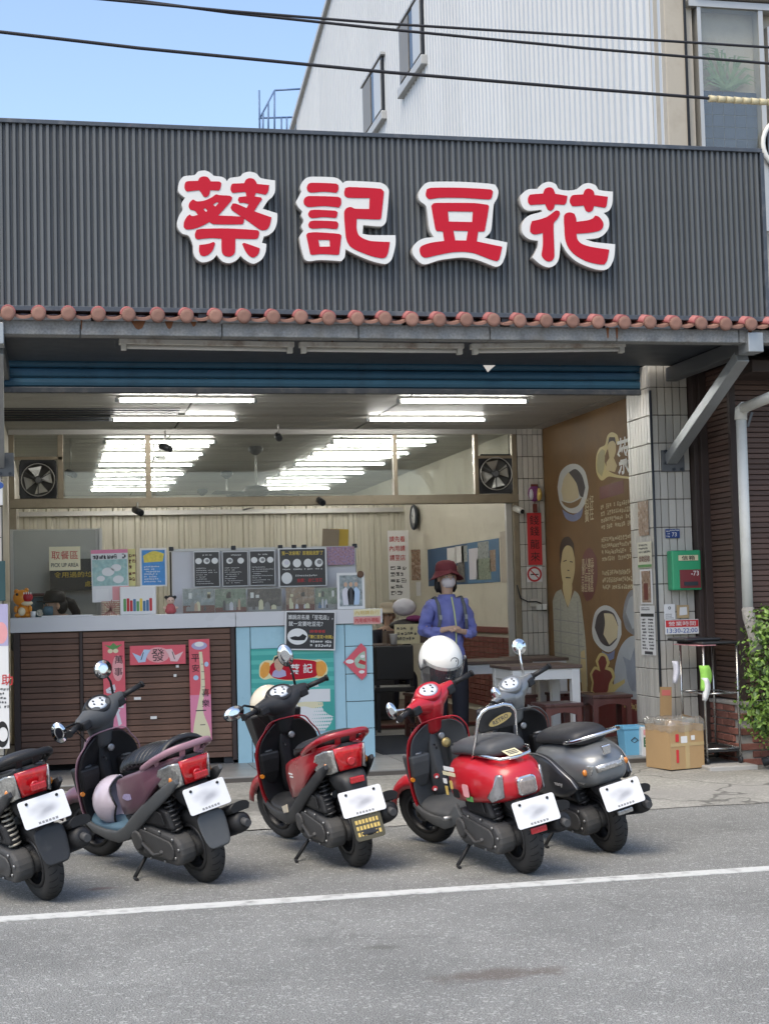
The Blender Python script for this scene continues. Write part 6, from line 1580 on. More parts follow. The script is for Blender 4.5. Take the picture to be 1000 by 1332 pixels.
# ------------------------------------------------------------------ scooters
mat('tyre_rubber', (.020, .020, .0205), .75, var=.2, sc=20, dirt=.5, dirtc=(.06, .055, .05), dsc=10)
mat('plastic_black', (.014, .014, .015), .5, spec=.35, var=.2, sc=12, bump=.1, bsc=300)
mat('plastic_grey', (.075, .079, .082), .55, spec=.35, var=.15, sc=10, dirt=.4, dirtc=(.13, .125, .115), dsc=6)
mat('plastic_dark', (.024, .025, .027), .5, spec=.35, var=.2, sc=10, dirt=.4, dirtc=(.10, .095, .09), dsc=6)
mat('engine_grey', (.065, .065, .066), .6, m=.1, spec=.3, var=.25, sc=14, dirt=.5, dirtc=(.12, .11, .095), dsc=9)
mat('alloy', (.33, .33, .33), .4, m=.8, var=.15)
mat('rim_black', (.03, .03, .032), .4, m=.3)
mat('seat_vinyl', (.020, .020, .022), .5, var=.2, sc=20, bump=.15, bsc=200)
mat('seat_grey', (.06, .062, .066), .55, var=.15, sc=20, bump=.15, bsc=200)
mat('chrome', (.75, .75, .75), .12, m=1, var=.05)
mat('paint_mauve', (.125, .055, .078), .4, var=.12, coat=.25, dirt=.25, dirtc=(.2, .16, .16), dsc=8)
mat('paint_pink', (.30, .165, .20), .4, var=.1, coat=.25)
mat('paint_red', (.30, .008, .015), .3, var=.1, coat=.5, dirt=.12, dirtc=(.25, .06, .06), dsc=8)
mat('paint_red2', (.43, .009, .018), .33, var=.08, coat=.4, dirt=.12, dirtc=(.4, .05, .05), dsc=8)
mat('paint_grey', (.20, .21, .215), .38, m=.5, var=.08, coat=.3)
mat('paint_black', (.025, .026, .030), .35, var=.1, coat=.4)
mat('mirror_glass', (.85, .87, .88), .03, m=1, var=.01)
mat('dial_white', (.62, .66, .70), .25, var=.05, coat=.4)
mat('lens_red', (.50, .008, .012), .12, var=.5, sc=45, coat=.9)
mat('lens_clear', (.46, .45, .42), .10, m=.6, var=.75, sc=85, coat=.9)  # strong colour noise painted in for bright highlights and dark facets
mat('lens_amber', (.62, .20, .02), .15, var=.3, sc=40, coat=.8)
mat('reflector_red', (.42, .02, .025), .25, var=.2, sc=80, coat=.5)
mat('helmet_white', (.70, .69, .64), .3, var=.04, coat=.5)
mat('helmet_cream', (.62, .55, .42), .3, var=.05, coat=.5)
mat('spring_dark', (.05, .05, .052), .4, m=.4)
mat('spring_pale', (.35, .33, .28), .45, m=.3)
mat('brass', (.50, .38, .16), .4, m=.6)
glass('visor', tint=(.55, .57, .58), gloss=.22, rough=.04, haze=.12, hc=(.35, .36, .36))
# number plate: plain white enamel with a soft worn smear
M_, nt, bs, L = _new('plate_white')
tc = nt.nodes.new('ShaderNodeTexCoord'); N = nt.nodes.new
mp_ = N('ShaderNodeMapping'); mp_.inputs['Scale'].default_value = (3.5, 4.5, 9); L.new(tc.outputs['Object'], mp_.inputs[0])
no = N('ShaderNodeTexNoise'); no.inputs['Scale'].default_value = 2.6; no.inputs['Detail'].default_value = .5; L.new(mp_.outputs[0], no.inputs['Vector'])
ge = N('ShaderNodeTexGradient'); ge.gradient_type = 'SPHERICAL'
mg = N('ShaderNodeMapping'); mg.inputs['Scale'].default_value = (1, 8.5, 17); L.new(tc.outputs['Object'], mg.inputs[0]); L.new(mg.outputs[0], ge.inputs[0])
mu_ = N('ShaderNodeMath'); mu_.operation = 'MULTIPLY'; L.new(no.outputs['Fac'], mu_.inputs[0]); L.new(ge.outputs['Fac'], mu_.inputs[1])
cr = N('ShaderNodeValToRGB'); cr.color_ramp.elements[0].position = .08; cr.color_ramp.elements[0].color = (.74, .74, .74, 1); cr.color_ramp.elements[1].position = .5; cr.color_ramp.elements[1].color = (.40, .40, .42, 1)
L.new(mu_.outputs[0], cr.inputs[0]); L.new(cr.outputs[0], bs.inputs['Base Color']); bs.inputs['Roughness'].default_value = .4
MATS['plate_white'] = M_

def ring_half(half):
    return [(y, z) for (y, z) in half] + [(-y, z) for (y, z) in reversed(half) if y > 1e-6]
def shell_mb(secs):
    m = MB(); m.rings([[(x, y, z) for (y, z) in ring_half(h)] for (x, h) in secs]); return m

class Scooter:
    def __init__(s, loc, heading, lean, steer, label, group='scooters parked in a row', tc=.78):
        s.tc = tc
        s.o = empty('scooter', (loc[0], loc[1], 0), (R(-lean), 0, R(heading)))
        s.o.scale = (.93, .93, .93)
        tag(s.o, label, 'scooter', group)
        s.lean = lean; s.WB = 1.20
        s.Rw = .212
        ax = Vector((-math.sin(R(27)), 0, math.cos(R(27))))
        s.pv = Vector((s.WB - .02, 0, s.Rw))
        s.SM = Matrix.Translation(s.pv) @ Matrix.Rotation(R(steer), 4, ax) @ Matrix.Translation(-s.pv)
    TAIL = ('tail_cowl', 'tail_tub', 'flank_panel', 'lower_panel', 'seat', 'piping', 'grab_rail', 'rail_mount', 'tail_lamp', 'bulb_ring', 'indicator', 'bulb', 'rear_fender', 'reflector', 'mud_flap', 'inner_fender', 'seat_cover', 'lamp_bezel', 'backrest_frame', 'rack_loop', 'backrest_pad', 'side_panel', 'trim_line', 'rail_emblem')
    def tx(s, x): return x if x > .25 else .25 + (x - .25) * s.tc
    def B(s, m, name, mt, parent=None, steer=False, **k):
        if name in s.TAIL:      # short tail: the overhang behind the axle is compact
            m.v = [(s.tx(x), y, z - max(0, min(1, (.3 - x) / .5)) * .035) for (x, y, z) in m.v]
        if steer: m.v = [tuple(s.SM @ Vector(v)) for v in m.v]
        return m.build(name, mt, parent if parent is not None else s.o, **k)
    def shell(s, name, secs, mt, parent=None, steer=False, sub=2):
        return s.B(shell_mb(secs), name, mt, parent, steer, sub=sub)
    def wheel(s, x, steer, w=.098, rimm='rim_black', spokes=5):
        r = s.Rw; c = (x, 0, r)
        n = 66; prof = [(.128, -.040), (.140, -.046), (.165, -.052), (.188, -.047), (.203, -.033), (.2105, -.016), (r, 0), (.2105, .016), (.203, .033), (.188, .047), (.165, .052), (.140, .046), (.128, .040)]
        rs = []
        for i, (q_, h) in enumerate(prof):
            ring = []
            for k in range(n):
                a = 2 * math.pi * k / n
                gr = 0
                if 3 <= i <= 9 and i != 6 and (k + (i if i < 6 else -i)) % 6 == 0: gr = .0055
                if i in (5, 7) and (k + i * 2) % 3 == 0: gr = max(gr, .003)
                ring.append((c[0] + (q_ - gr) * math.cos(a), h * w / .105, c[2] + (q_ - gr) * math.sin(a)))
            rs.append(ring)
        m = MB(); m.lathe([(.115, -.045), (.132, -.047), (.134, -.038), (.122, -.03), (.120, .03), (.134, .038), (.132, .047), (.115, .045)], c, 'y', 36, caps=False)
        for k in range(spokes):
            a = 2 * math.pi * k / spokes + .3
            m.bar((c[0] + .03 * math.cos(a), 0, c[2] + .03 * math.sin(a)), (c[0] + .122 * math.cos(a), 0, c[2] + .122 * math.sin(a)), .032, .022, up=(0, 1, 0))
        wh = s.B(m, 'wheel', rimm, steer=steer)
        m = MB(); m.rings(rs, caps=False); s.B(m, 'tyre', 'tyre_rubber', wh, steer)
        m = MB()
        for k in range(30):
            for sd_ in (1, -1):
                st_ = [(r + .0008, .006), (.2112, .016), (.2040, .032), (.1900, .0455)]
                a0 = 2 * math.pi * (k + (.5 if sd_ > 0 else 0)) / 30
                L_ = []; R_ = []
                for i, (q_, h) in enumerate(st_):
                    a = a0 + .045 * i
                    for dst, da in ((L_, -.016), (R_, .016)): dst.append((c[0] + q_ * math.cos(a + da), sd_ * h * w / .105, c[2] + q_ * math.sin(a + da)))
                for i in range(3): m.add([L_[i], R_[i], R_[i + 1], L_[i + 1]], [(0, 1, 2, 3)])
        tg = s.B(m, 'tread_grooves', 'black_gap', wh, steer); tg['kind'] = 'stuff'
        m = MB(); m.lathe([(.05, -.055), (.055, -.03), (.055, .03), (.05, .055)], c, 'y', 18); s.B(m, 'hub', 'engine_grey', wh, steer)
        return wh
    def lens(s, name, poly, fx, mt, parent=None, th=.012):
        """lens patch: poly in (y, z), wrapped on x = fx(y, z)"""
        m = MB(); n = len(poly)
        cy = sum(p[0] for p in poly) / n; cz = sum(p[1] for p in poly) / n
        rings_ = []
        for t, e in ((1.0, -.014), (1.0, th * .6), (.86, th), (.45, th * 1.1)):
            rings_.append([(fx(cy + (y - cy) * t, cz + (z - cz) * t) - e, cy + (y - cy) * t, cz + (z - cz) * t) for y, z in poly])
        m.rings(rings_); return s.B(m, name, mt, parent)
    def kickstand(s, x=.42):
        t = math.tan(R(s.lean)); y1 = .25
        m = MB(); m.tube([(x, .07, .24), (x - .03, .13, .14), (x - .08, y1, y1 * t + .012)], .011, 8); m.tube([(x - .08, y1, y1 * t + .009), (x - .13, y1 + .01, y1 * t + .008)], .010, 6); s.B(m, 'side_stand', 'plastic_black')
    def spring(s, y, x0=.0, z0=.27, x1=.06, z1=.56, mt='spring_dark', turns=8):
        m = MB(); m.tube([(x0, y, z0), (x1, y, z1)], .016, 8); d = s.B(m, 'shock_absorber', 'plastic_black')
        pts = []
        for k in range(turns * 10 + 1):
            t = k / (turns * 10); a = 2 * math.pi * turns * t
            tt = .18 + .72 * t
            pts.append((x0 + (x1 - x0) * tt + .03 * math.cos(a), y + .03 * math.sin(a), z0 + (z1 - z0) * tt))
        m = MB(); m.tube(pts, .0065, 6); s.B(m, 'spring', mt, d)
    def engine(s, case='engine_grey', kick=True):
        # belt case on the left, rounded long shape with raised inner panel and screws
        def stadium(x0, x1, z0, z1, r0, r1, n=9):
            p = [(x0 + r0 * math.cos(R(a)), z0 + r0 * math.sin(R(a))) for a in [90 + 180 * k / n for k in range(n + 1)]]
            p += [(x1 + r1 * math.cos(R(a)), z1 + r1 * math.sin(R(a))) for a in [-90 + 180 * k / n for k in range(n + 1)]]
            return p
        m = MB(); m.prism(stadium(.0, .36, .225, .255, .085, .105), .06, .165, 'y'); c = s.B(m, 'belt_case', case, bevel=.02, seg=3)
        m = MB(); m.prism(stadium(.03, .34, .23, .258, .055, .075), .166, .178, 'y'); s.B(m, 'case_cover', case, c, bevel=.009)
        m = MB(); m.lathe([(.055, .178), (.06, .186), (.045, .192)], (.345, 0, .258), 'y', 20); s.B(m, 'fan_cover', case, c)
        m = MB()
        for k in range(10):
            a = R(36 * k); m.lathe([(.008, .164), (.008, .172), (.005, .174)], ((.18 + .25 * math.cos(a)), 0, .243 + .088 * math.sin(a)), 'y', 8)
        bo = s.B(m, 'bolts', 'alloy', c); bo['kind'] = 'stuff'
        m = MB(); m.box(.1, .42, -.09, .06, .18, .34); m.lathe([(.06, -.1), (.06, .05)], (.02, 0, .22), 'y', 16); m.box(.0, .2, -.08, .06, .2, .3); s.B(m, 'crankcase', 'engine_grey', bevel=.02)
        m = MB(); m.prism([(-.02, .335), (.02, .44), (.12, .475), (.26, .47), (.31, .41), (.29, .345)], .075, .155, 'y'); s.B(m, 'air_box', 'plastic_black', bevel=.02, seg=3)
        m = MB(); m.prism([(.04, .365), (.06, .43), (.13, .45), (.22, .445), (.255, .40), (.24, .365)], .156, .165, 'y'); s.B(m, 'air_box_lid', 'plastic_black', bevel=.006)
        if kick:
            m = MB(); m.tube([(.28, .19, .25), (.16, .2, .20), (.08, .2, .215), (.045, .21, .235)], .009, 8); s.B(m, 'kick_lever', 'engine_grey')
        m = MB(); m.tube([(.30, -.03, .2), (.36, -.1, .14), (.2, -.14, .13), (.05, -.16, .18)], .018, 10); s.B(m, 'exhaust_pipe', 'engine_grey')
    def muffler(s, tip='plastic_black', up=.10, x1=-.25):
        a = Vector((.10, -.145, .22)); b = Vector((x1, -.155, .22 + up))
        pts = [a.lerp(b, t) for t in (0, .12, .3, .85, .97, 1)]
        m = MB(); m.tube(pts, [.035, .05, .058, .058, .052, .03], 18); mf = s.B(m, 'muffler', 'plastic_black')
        m = MB(); m.tube([b + Vector((.03, 0, 0)), b + Vector((-.045, 0, -.008))], .021, 12); s.B(m, 'tail_pipe', 'engine_grey', mf)
        d = (b - a).normalized()
        m = MB(); u = Vector((0, -.01, .062)); c1 = a.lerp(b, .25) + u; c2 = b + u - d * .02
        m.rings([[c + Vector((0, .06 * math.cos(R(t)), .02 + .03 * math.sin(R(t)))) for t in range(-10, 200, 21)] + [c + Vector((0, -.05, -.005)), c + Vector((0, .05, -.005))] for c in (c1, c1.lerp(c2, .5), c2)])
        s.B(m, 'heat_shield', tip, mf)
    def plate(s, x, z, tilt, w=.26, h=.145, flap=None):
        """white plate facing back and slightly up"""
        t = R(tilt); M = Matrix.Rotation(t, 3, 'Y')
        m = MB(); m.prism(rrec(-w / 2, w / 2, -h / 2, h / 2, .014), -.0012, .0012, 'x'); me = m
        o = me.build('number_plate', 'plate_white', s.o, bevel=.0006, seg=1); o.location = (s.tx(x), 0, z - .04); o.rotation_euler = (0, t, 0)
        for (y_, z_) in ((-.085, .052), (.085, .052)):
            m = MB(); m.lathe([(.008, -.006), (.008, 0)], (0, y_, z_), 'x', 8); m.build('screw', 'plastic_black', o)
        m = MB()
        for k in range(6): m.box(-.0022, -.0012, -.055 + .019 * k, -.042 + .019 * k, -h * .44, -h * .36)
        m.build('plate_mark', 'ink_grey', o)
        return o
    def mirror(s, side, base, mid, head, r=(.075, .05), yaw_=0, stem='plastic_black', back='plastic_black', roundm=False):
        base, mid, head = [(p[0], p[1], p[2] - .043) for p in (base, mid, head)]
        m = MB(); m.tube([base, mid, head], [.008, .007, .006], 8); st = s.B(m, 'mirror', stem, steer=True)
        hd = Vector(head)
        nrm = Vector((-1, yaw_, .08)).normalized(); u = nrm.cross(Vector((0, 0, 1))).normalized(); v = u.cross(nrm)
        n = 22
        def ring(k, off): return [hd + (u * r[0] * math.cos(2 * math.pi * i / n) + v * r[1] * math.sin(2 * math.pi * i / n)) * k + nrm * off for i in range(n)]
        m = MB(); m.rings([ring(.25, -.034), ring(.7, -.026), ring(.98, -.006), ring(1.0, .004), ring(.94, .0045)], caps=True); s.B(m, 'mirror_shell', back, st, True)
        m = MB(); m.rings([ring(.93, .0046), ring(.4, .0052), ring(.02, .0054)], caps=True); s.B(m, 'mirror_glass', 'mirror_glass', st, True)
    def bars(s, cover, cz=.912, grip_mat='plastic_black', shape='sport', lever='plastic_black', dial='dial_white', cx=.86, under='plastic_black'):
        cz0 = cz
        if shape == 'sport':
            data = [(.215, .024, .024, .012, .012), (.165, .040, .036, .008, .008), (.10, .070, .062, .0, .0), (.05, .095, .082, -.004, -.006), (0, .105, .088, -.006, -.008)]
        else:
            data = [(.215, .022, .022, .012, .008), (.17, .034, .03, .008, .006), (.11, .060, .052, .0, .0), (.06, .10, .075, .012, -.01), (0, .115, .085, .018, -.014)]
        data = data + [(-y, a, b_, c_, d_) for (y, a, b_, c_, d_) in reversed(data[:-1])]
        rs = []
        for (y, rx, rz, dx, dz) in data:
            rs.append([(cx + dx - abs(y) * .22 + rx * math.cos(R(t)) * (1 if math.cos(R(t)) > 0 else .82), y, cz0 + dz + abs(y) * .10 + rz * math.sin(R(t))) for t in range(0, 360, 30)])
        m = MB(); m.rings(rs); hc = s.B(m, 'handlebar_cover', cover, steer=True, sub=2)
        # instrument pod facing the rider
        c = Vector((cx - .035, 0, cz0 + .062)); nrm = Vector((-.62, 0, .78)).normalized(); v = Vector((.78, 0, .62)); u = Vector((0, 1, 0)); n = 24
        def ring(k, off, rx=.085, ry=.058): return [c + u * rx * k * math.cos(2 * math.pi * i / n) * (1 + .12 * math.sin(2 * math.pi * i / n)) + v * ry * k * math.sin(2 * math.pi * i / n) + nrm * off for i in range(n)]
        m = MB(); m.rings([ring(1.22, -.04), ring(1.15, .0), ring(1.02, .014), ring(.95, .010)]); s.B(m, 'instrument_pod', under if shape == 'sport' else cover, hc, True)
        m = MB(); m.rings([ring(.93, .009), ring(.5, .0135), ring(.03, .0145)]); d = s.B(m, 'dial', dial, hc, True)
        m = MB()
        for (a, b_) in ((-.03, .0), (.035, .008), (.0, -.022), (-.035, .02), (.02, .028)):
            p = c + u * a + v * b_ + nrm * .0145
            m.rings([[p + (u * math.cos(2 * math.pi * i / 8) + v * math.sin(2 * math.pi * i / 8)) * .008 + nrm * h for i in range(8)] for h in (0, .0012)])
        dm = s.B(m, 'dial_marks', 'ink_dark', hc, True); dm['kind'] = 'stuff'
        for sd_ in (1, -1):
            m = MB(); m.tube(smooth3([(cx - .0, sd_ * .17, cz0 + .0), (cx + .06, sd_ * .15, cz0 - .02), (cx + .075, sd_ * .10, cz0 - .10), (cx + .08, sd_ * .05, cz0 - .2)], 4), .0045, 6); s.B(m, 'brake_cable', 'cable', hc, True)
        # lower column cover, grips, levers
        m = MB(); m.rings([[(cx + dx + a * rx, b_ * ry, cz0 + dz) for a, b_ in ell(0, 0, 1, 1, 14)] for (dx, rx, ry, dz) in ((-.005, .085, .108, .02), (.0, .088, .104, -.03), (.012, .074, .088, -.09), (.03, .06, .068, -.15), (.045, .05, .056, -.21))]); s.B(m, 'column_neck', cover, hc, True, sub=1)
        for sd_ in (1, -1):
            p0 = Vector((cx - .035, sd_ * .205, cz0 + .022)); p1 = Vector((cx - .085, sd_ * .335, cz0 + .030))
            m = MB(); m.tube([p0, p1], .0165, 12); m.tube([p0, p0.lerp(p1, .08)], .024, 12); m.tube([p1, p1 + (p1 - p0).normalized() * .012], .021, 12); s.B(m, 'grip', grip_mat, steer=True)
            m = MB(); m.tube([p0 + Vector((.045, sd_ * -.02, -.006)), p0.lerp(p1, .35) + Vector((.06, 0, -.012)), p1 + Vector((.035, 0, -.02))], [.008, .007, .006], 6); s.B(m, 'brake_lever', lever, steer=True)
            m = MB(); m.box(cx - .075, cx - .005, sd_ * .16 - .025, sd_ * .16 + .04, cz0 - .02, cz0 + .03); s.B(m, 'switch_pod', 'plastic_black', hc, True, bevel=.01)
    def front(s, paint, inner, edge, hw=.205, style='sport'):
        """leg shield: painted outer skin, inner panel with glove boxes, column and floor"""
        S_ = [0, .12, .28, .45, .62, .78, .9, 1.0]
        W_ = [.15, .185, .20, hw, hw * 1.02, hw * .95, hw * .72, hw * .42] if style == 'sport' else [.155, .18, .195, hw * .98, hw * 1.0, hw * .98, hw * .86, hw * .45]
        def base(sv): return 1.0 - .04 * sv - .105 * sv * sv
        def surf(off, grow):
            g = []
            for sv, w in zip(S_, W_):
                g.append([(base(sv) + off - .085 * (t ** 2) * (1 - .3 * sv) - (.03 if abs(t) == 1 else 0) * 0, t * (w + grow), .27 + .53 * sv + grow * (1 if sv == 1 else 0)) for t in (-1, -.8, -.5, -.2, .2, .5, .8, 1)])
            return g
        def sheet(a, b_):
            m = MB(); nr, nc = len(a), len(a[0])
            vs = [p for r_ in a for p in r_] + [p for r_ in b_ for p in r_]
            o = nr * nc; fs = []
            for i in range(nr - 1):
                for j in range(nc - 1):
                    q_ = i * nc + j
                    fs.append((q_, q_ + 1, q_ + nc + 1, q_ + nc)); fs.append((o + q_, o + q_ + nc, o + q_ + nc + 1, o + q_ + 1))
            for i in range(nr - 1):
                for j in (0, nc - 1):
                    q_ = i * nc + j; fs.append((q_, q_ + nc, o + q_ + nc, o + q_))
            for j in range(nc - 1):
                for i in (0, nr - 1):
                    q_ = i * nc + j; fs.append((q_, q_ + 1, o + q_ + 1, o + q_))
            return m.add(vs, fs)
        s.B(sheet(surf(.012, .008), surf(.035, .006)), 'leg_shield', paint, sub=2)
        ip = s.B(sheet(surf(-.012, -.004), surf(.010, .0)), 'inner_panel', inner, sub=2)
        # rim bead along the shield edge
        ed = [(surf(.008, .010)[i][0]) for i in range(len(S_))] + [(surf(.008, .010)[i][-1]) for i in reversed(range(len(S_)))]
        m = MB(); m.tube(smooth3(ed, 4), .0045, 8); s.B(m, 'edge_trim', edge)
        s.shell('front_cowl', [(.99, [(0, .80), (.06, .79), (.09, .62), (.08, .42), (0, .38)]), (1.05, [(0, .76), (.055, .75), (.085, .6), (.07, .45), (0, .42)]), (1.10, [(0, .66), (.03, .65), (.05, .58), (.04, .5), (0, .48)])], paint)
        # column
        s.shell('column_cover', [(.985, [(0, .34), (.05, .34), (.05, .30), (0, .30)]), (.90, [(0, .86), (.06, .86), (.085, .6), (.09, .36), (0, .33)]), (.86, [(0, .85), (.05, .84), (.07, .6), (.075, .38), (0, .35)])], inner)
        # glove boxes with caps
        for sd_ in (1, -1):
            bxm = MB(); y0 = sd_ * .135
            bxm.rings([[(xf if k < 2 else .985, y0 + dy, z) for k, (dy, z) in enumerate(((-wy, z_), (wy, z_), (wy, z_), (-wy, z_)))] for z_, xf, wy in ((.42, .925, .045), (.50, .872, .056), (.58, .848, .062), (.625, .845, .064))], smooth=False)
            g = s.B(bxm, 'glove_box', inner, ip, bevel=.014)
            m = MB(); m.lathe([(.034, .0), (.034, .007), (.026, .011)], (.895, y0, .624), 'z', 18); s.B(m, 'cap', 'plastic_grey' if style == 'sport' else 'alloy', ip)
        m = MB(); m.lathe([(.022, 0), (.022, -.008), (.012, -.010)], (.862, -.03, .70), 'x', 14); s.B(m, 'key_lock', 'alloy', ip)
        m = MB(); m.tube([(.855, .03, .66), (.83, .03, .655), (.825, .03, .635)], .006, 6); s.B(m, 'bag_hook', 'plastic_black', ip)
        for sd_ in (1, -1):
            m = MB(); m.lathe([(.016, 0), (.014, -.01)], (.895, sd_ * .193, .48), 'x', 10); s.B(m, 'side_reflector', 'lens_amber', ip)
    def floor(s, mt, side, nsk=10):
        s.shell('floor_board', [(.42, [(0, .335), (.13, .335), (.155, .30), (.12, .22), (0, .21)]), (.56, [(0, .318), (.16, .318), (.178, .29), (.14, .20), (0, .19)]), (.78, [(0, .315), (.165, .315), (.183, .285), (.14, .20), (0, .19)]), (.93, [(0, .335), (.16, .335), (.178, .30), (.13, .23), (0, .22)]), (.99, [(0, .36), (.12, .36), (.13, .32), (.1, .26), (0, .25)])], mt)
        for sd_ in (1, -1):
            cl = [(.97, .32, .012), (.86, .272, .024), (.72, .252, .029), (.58, .250, .034), (.46, .285, .040), (.34, .355, .042), (.20, .438, .040), (.05, .518, .036), (-.08, .585, .028), (-.15, .62, .014)][:nsk]
            rs = []
            for i_, (x, z, h_) in enumerate(cl):
                x0_, z0_, _ = cl[max(0, i_ - 1)]; x1_, z1_, _ = cl[min(len(cl) - 1, i_ + 1)]
                d = Vector((x1_ - x0_, 0, z1_ - z0_)).normalized(); n_ = Vector((-d.z, 0, d.x))
                yc = .184 - .034 * max(0, (.4 - x) / .5) ** 1.3
                rs.append([Vector((x, sd_ * (yc + a), z)) + n_ * h_ * b_ for a, b_ in ((-.016, -1), (.002, -1.0), (.006, -.6), (.006, .6), (.002, 1), (-.016, 1))])
            m = MB(); m.rings(rs); s.B(m, 'side_skirt', side, bevel=.004)
        m = MB(); m.box(.1, .9, -.06, .06, .19, .26); s.B(m, 'frame_tube', 'plastic_black', bevel=.02)
    def fork(s, fender, rimm='rim_black'):
        wb = s.WB
        s.wheel(wb, True, rimm=rimm)
        for sd_ in (1, -1):
            m = MB(); m.tube([(wb, sd_ * .075, s.Rw), (wb - .12, sd_ * .075, s.Rw + .26)], [.02, .024], 10); s.B(m, 'fork_leg', 'engine_grey', steer=True)
        rs = []
        for a in range(20, 171, 15):
            r0 = s.Rw + .022; cx, cz = wb + r0 * math.cos(R(a)), s.Rw + r0 * math.sin(R(a))
            nx, nz = math.cos(R(a)), math.sin(R(a))
            wv = .075 if a < 140 else .065
            rs.append([(cx + nx * o_, y, cz + nz * o_) for (y, o_) in ((-wv, -.05), (-wv, -.005), (-wv * .6, .018), (0, .026), (wv * .6, .018), (wv, -.005), (wv, -.05), (wv * .92, -.048), (wv * .9, -.008), (0, .014), (-wv * .9, -.008), (-wv * .92, -.048))])
        m = MB(); m.rings(rs); s.B(m, 'front_fender', fender, steer=True)

def tail_x(y, z): return -.335 + 3.6 * y * y + (.72 - z) * .30
def sport(loc, heading, lean, steer, label, body, skirt, lowc, inner='plastic_black', seatm='seat_vinyl', rail=None, mir=True, spr='spring_dark', clear_center=False, lens_c='lens_red', floorm='plastic_dark', edge=None, mud='plastic_dark', dial='dial_white', cover='plastic_dark', tc=.78, pz=.475, lz=0):
    s = Scooter(loc, heading, lean, steer, label, tc=tc)
    s.wheel(0, False); s.fork(body)
    s.engine(); s.spring(.105, mt=spr); s.muffler(); s.kickstand()
    s.floor(floorm, skirt); s.front(body, inner, edge or body)
    s.bars(cover, dial=dial)
    # dark under-seat tub, painted flank panels
    s.shell('tail_tub', [(.52, [(0, .57), (.085, .57), (.11, .52), (.115, .44), (.10, .35), (0, .33)]),
                          (.42, [(0, .62), (.115, .615), (.14, .55), (.145, .45), (.12, .36), (0, .35)]),
                          (.25, [(0, .66), (.12, .655), (.155, .59), (.155, .52), (.13, .45), (0, .44)]),
                          (.05, [(0, .70), (.12, .695), (.15, .64), (.15, .58), (.13, .53), (0, .52)]),
                          (-.14, [(0, .745), (.11, .74), (.135, .69), (.132, .63), (.12, .585), (0, .57)]),
                          (-.27, [(0, .765), (.085, .762), (.11, .72), (.108, .65), (.09, .615), (0, .60)]),
                          (-.32, [(0, .76), (.065, .757), (.08, .715), (.078, .66), (.065, .635), (0, .63)])], 'plastic_dark')
    def yy(x, z):
        zm = .50 + .25 * max(0, .45 - x)
        return .178 - .9 * min(0, x - .10) ** 2 * .75 - 1.1 * (z - zm) ** 2 - 1.6 * max(0, x - .40) ** 2
    for sd_ in (1, -1):
        for nm_, pr_, mt_, e_ in (('flank_panel', [(.515, .555), (.42, .605), (.28, .645), (.10, .69), (-.08, .735), (-.22, .765), (-.285, .765), (-.28, .735), (-.19, .685), (-.08, .625), (.06, .545), (.20, .47), (.34, .41), (.515, .375)], body, .006),
                                  ('lower_panel', [(.515, .372), (.34, .405), (.22, .455), (.30, .39), (.40, .33), (.50, .305)], lowc, .002)):
            pp = smooth_poly(pr_, 3, sharp=70); n_ = len(pp)
            cx = sum(p[0] for p in pp) / n_; cz = sum(p[1] for p in pp) / n_
            m = MB(); m.rings([[(cx + (x - cx) * t, sd_ * (yy(cx + (x - cx) * t, cz + (z - cz) * t) + e), cz + (z - cz) * t) for x, z in pp] for t, e in ((1.0, -.03), (1.0, e_ - .004), (.97, e_), (.7, e_), (.4, e_), (.05, e_))])
            s.B(m, nm_, mt_)
    # seat
    st = s.shell('seat', [(.535, [(0, .655), (.06, .65), (.085, .62), (.075, .585), (0, .575)]), (.47, [(0, .695), (.09, .688), (.122, .65), (.11, .612), (0, .605)]), (.30, [(0, .735), (.11, .728), (.146, .688), (.135, .65), (0, .64)]), (.12, [(0, .768), (.115, .76), (.152, .718), (.14, .682), (0, .67)]), (-.02, [(0, .81), (.115, .80), (.15, .752), (.138, .718), (0, .71)]), (-.17, [(0, .84), (.105, .832), (.135, .79), (.12, .755), (0, .745)]), (-.235, [(0, .825), (.08, .82), (.10, .79), (.09, .76), (0, .755)])], seatm)
    m = MB()
    for sd_ in (1, -1): m.tube([(.52, sd_ * .086, .652), (.3, sd_ * .149, .69), (.12, sd_ * .155, .72), (-.02, sd_ * .153, .755), (-.17, sd_ * .138, .792)], .004, 6)
    s.B(m, 'piping', 'plastic_black', st)
    # slim grab rail round the tail
    pts = [(.12, .162, .685), (.0, .168, .725), (-.12, .164, .765), (-.24, .148, .80), (-.31, .10, .818), (-.335, .04, .822), (-.335, -.04, .822), (-.31, -.10, .818), (-.24, -.148, .80), (-.12, -.164, .765), (.0, -.168, .725), (.12, -.162, .685)]
    m = MB(); m.tube(smooth3(pts, 3), .015, 12, flat=1.25); gr = s.B(m, 'grab_rail', rail or body)
    for sd_ in (1, -1):
        for a_, b_ in (((-.13, sd_ * .160, .765), (-.09, sd_ * .135, .72)), ((-.31, sd_ * .05, .818), (-.27, sd_ * .045, .765))):
            m = MB(); m.bar(a_, b_, .035, .02); s.B(m, 'rail_mount', rail or body, gr, bevel=.006)
    # lamps
    tl_ = s.lens('tail_lamp', [(-.090, .748), (.090, .748), (.082, .69), (.068, .615), (-.068, .615), (-.082, .69)], tail_x, lens_c)
    m = MB(); m.lathe([(.022, 0), (.026, -.006), (.018, -.010)], (tail_x(0, .66) - .014, 0, .662), 'x', 16); s.B(m, 'bulb_ring', 'reflector_red', tl_)
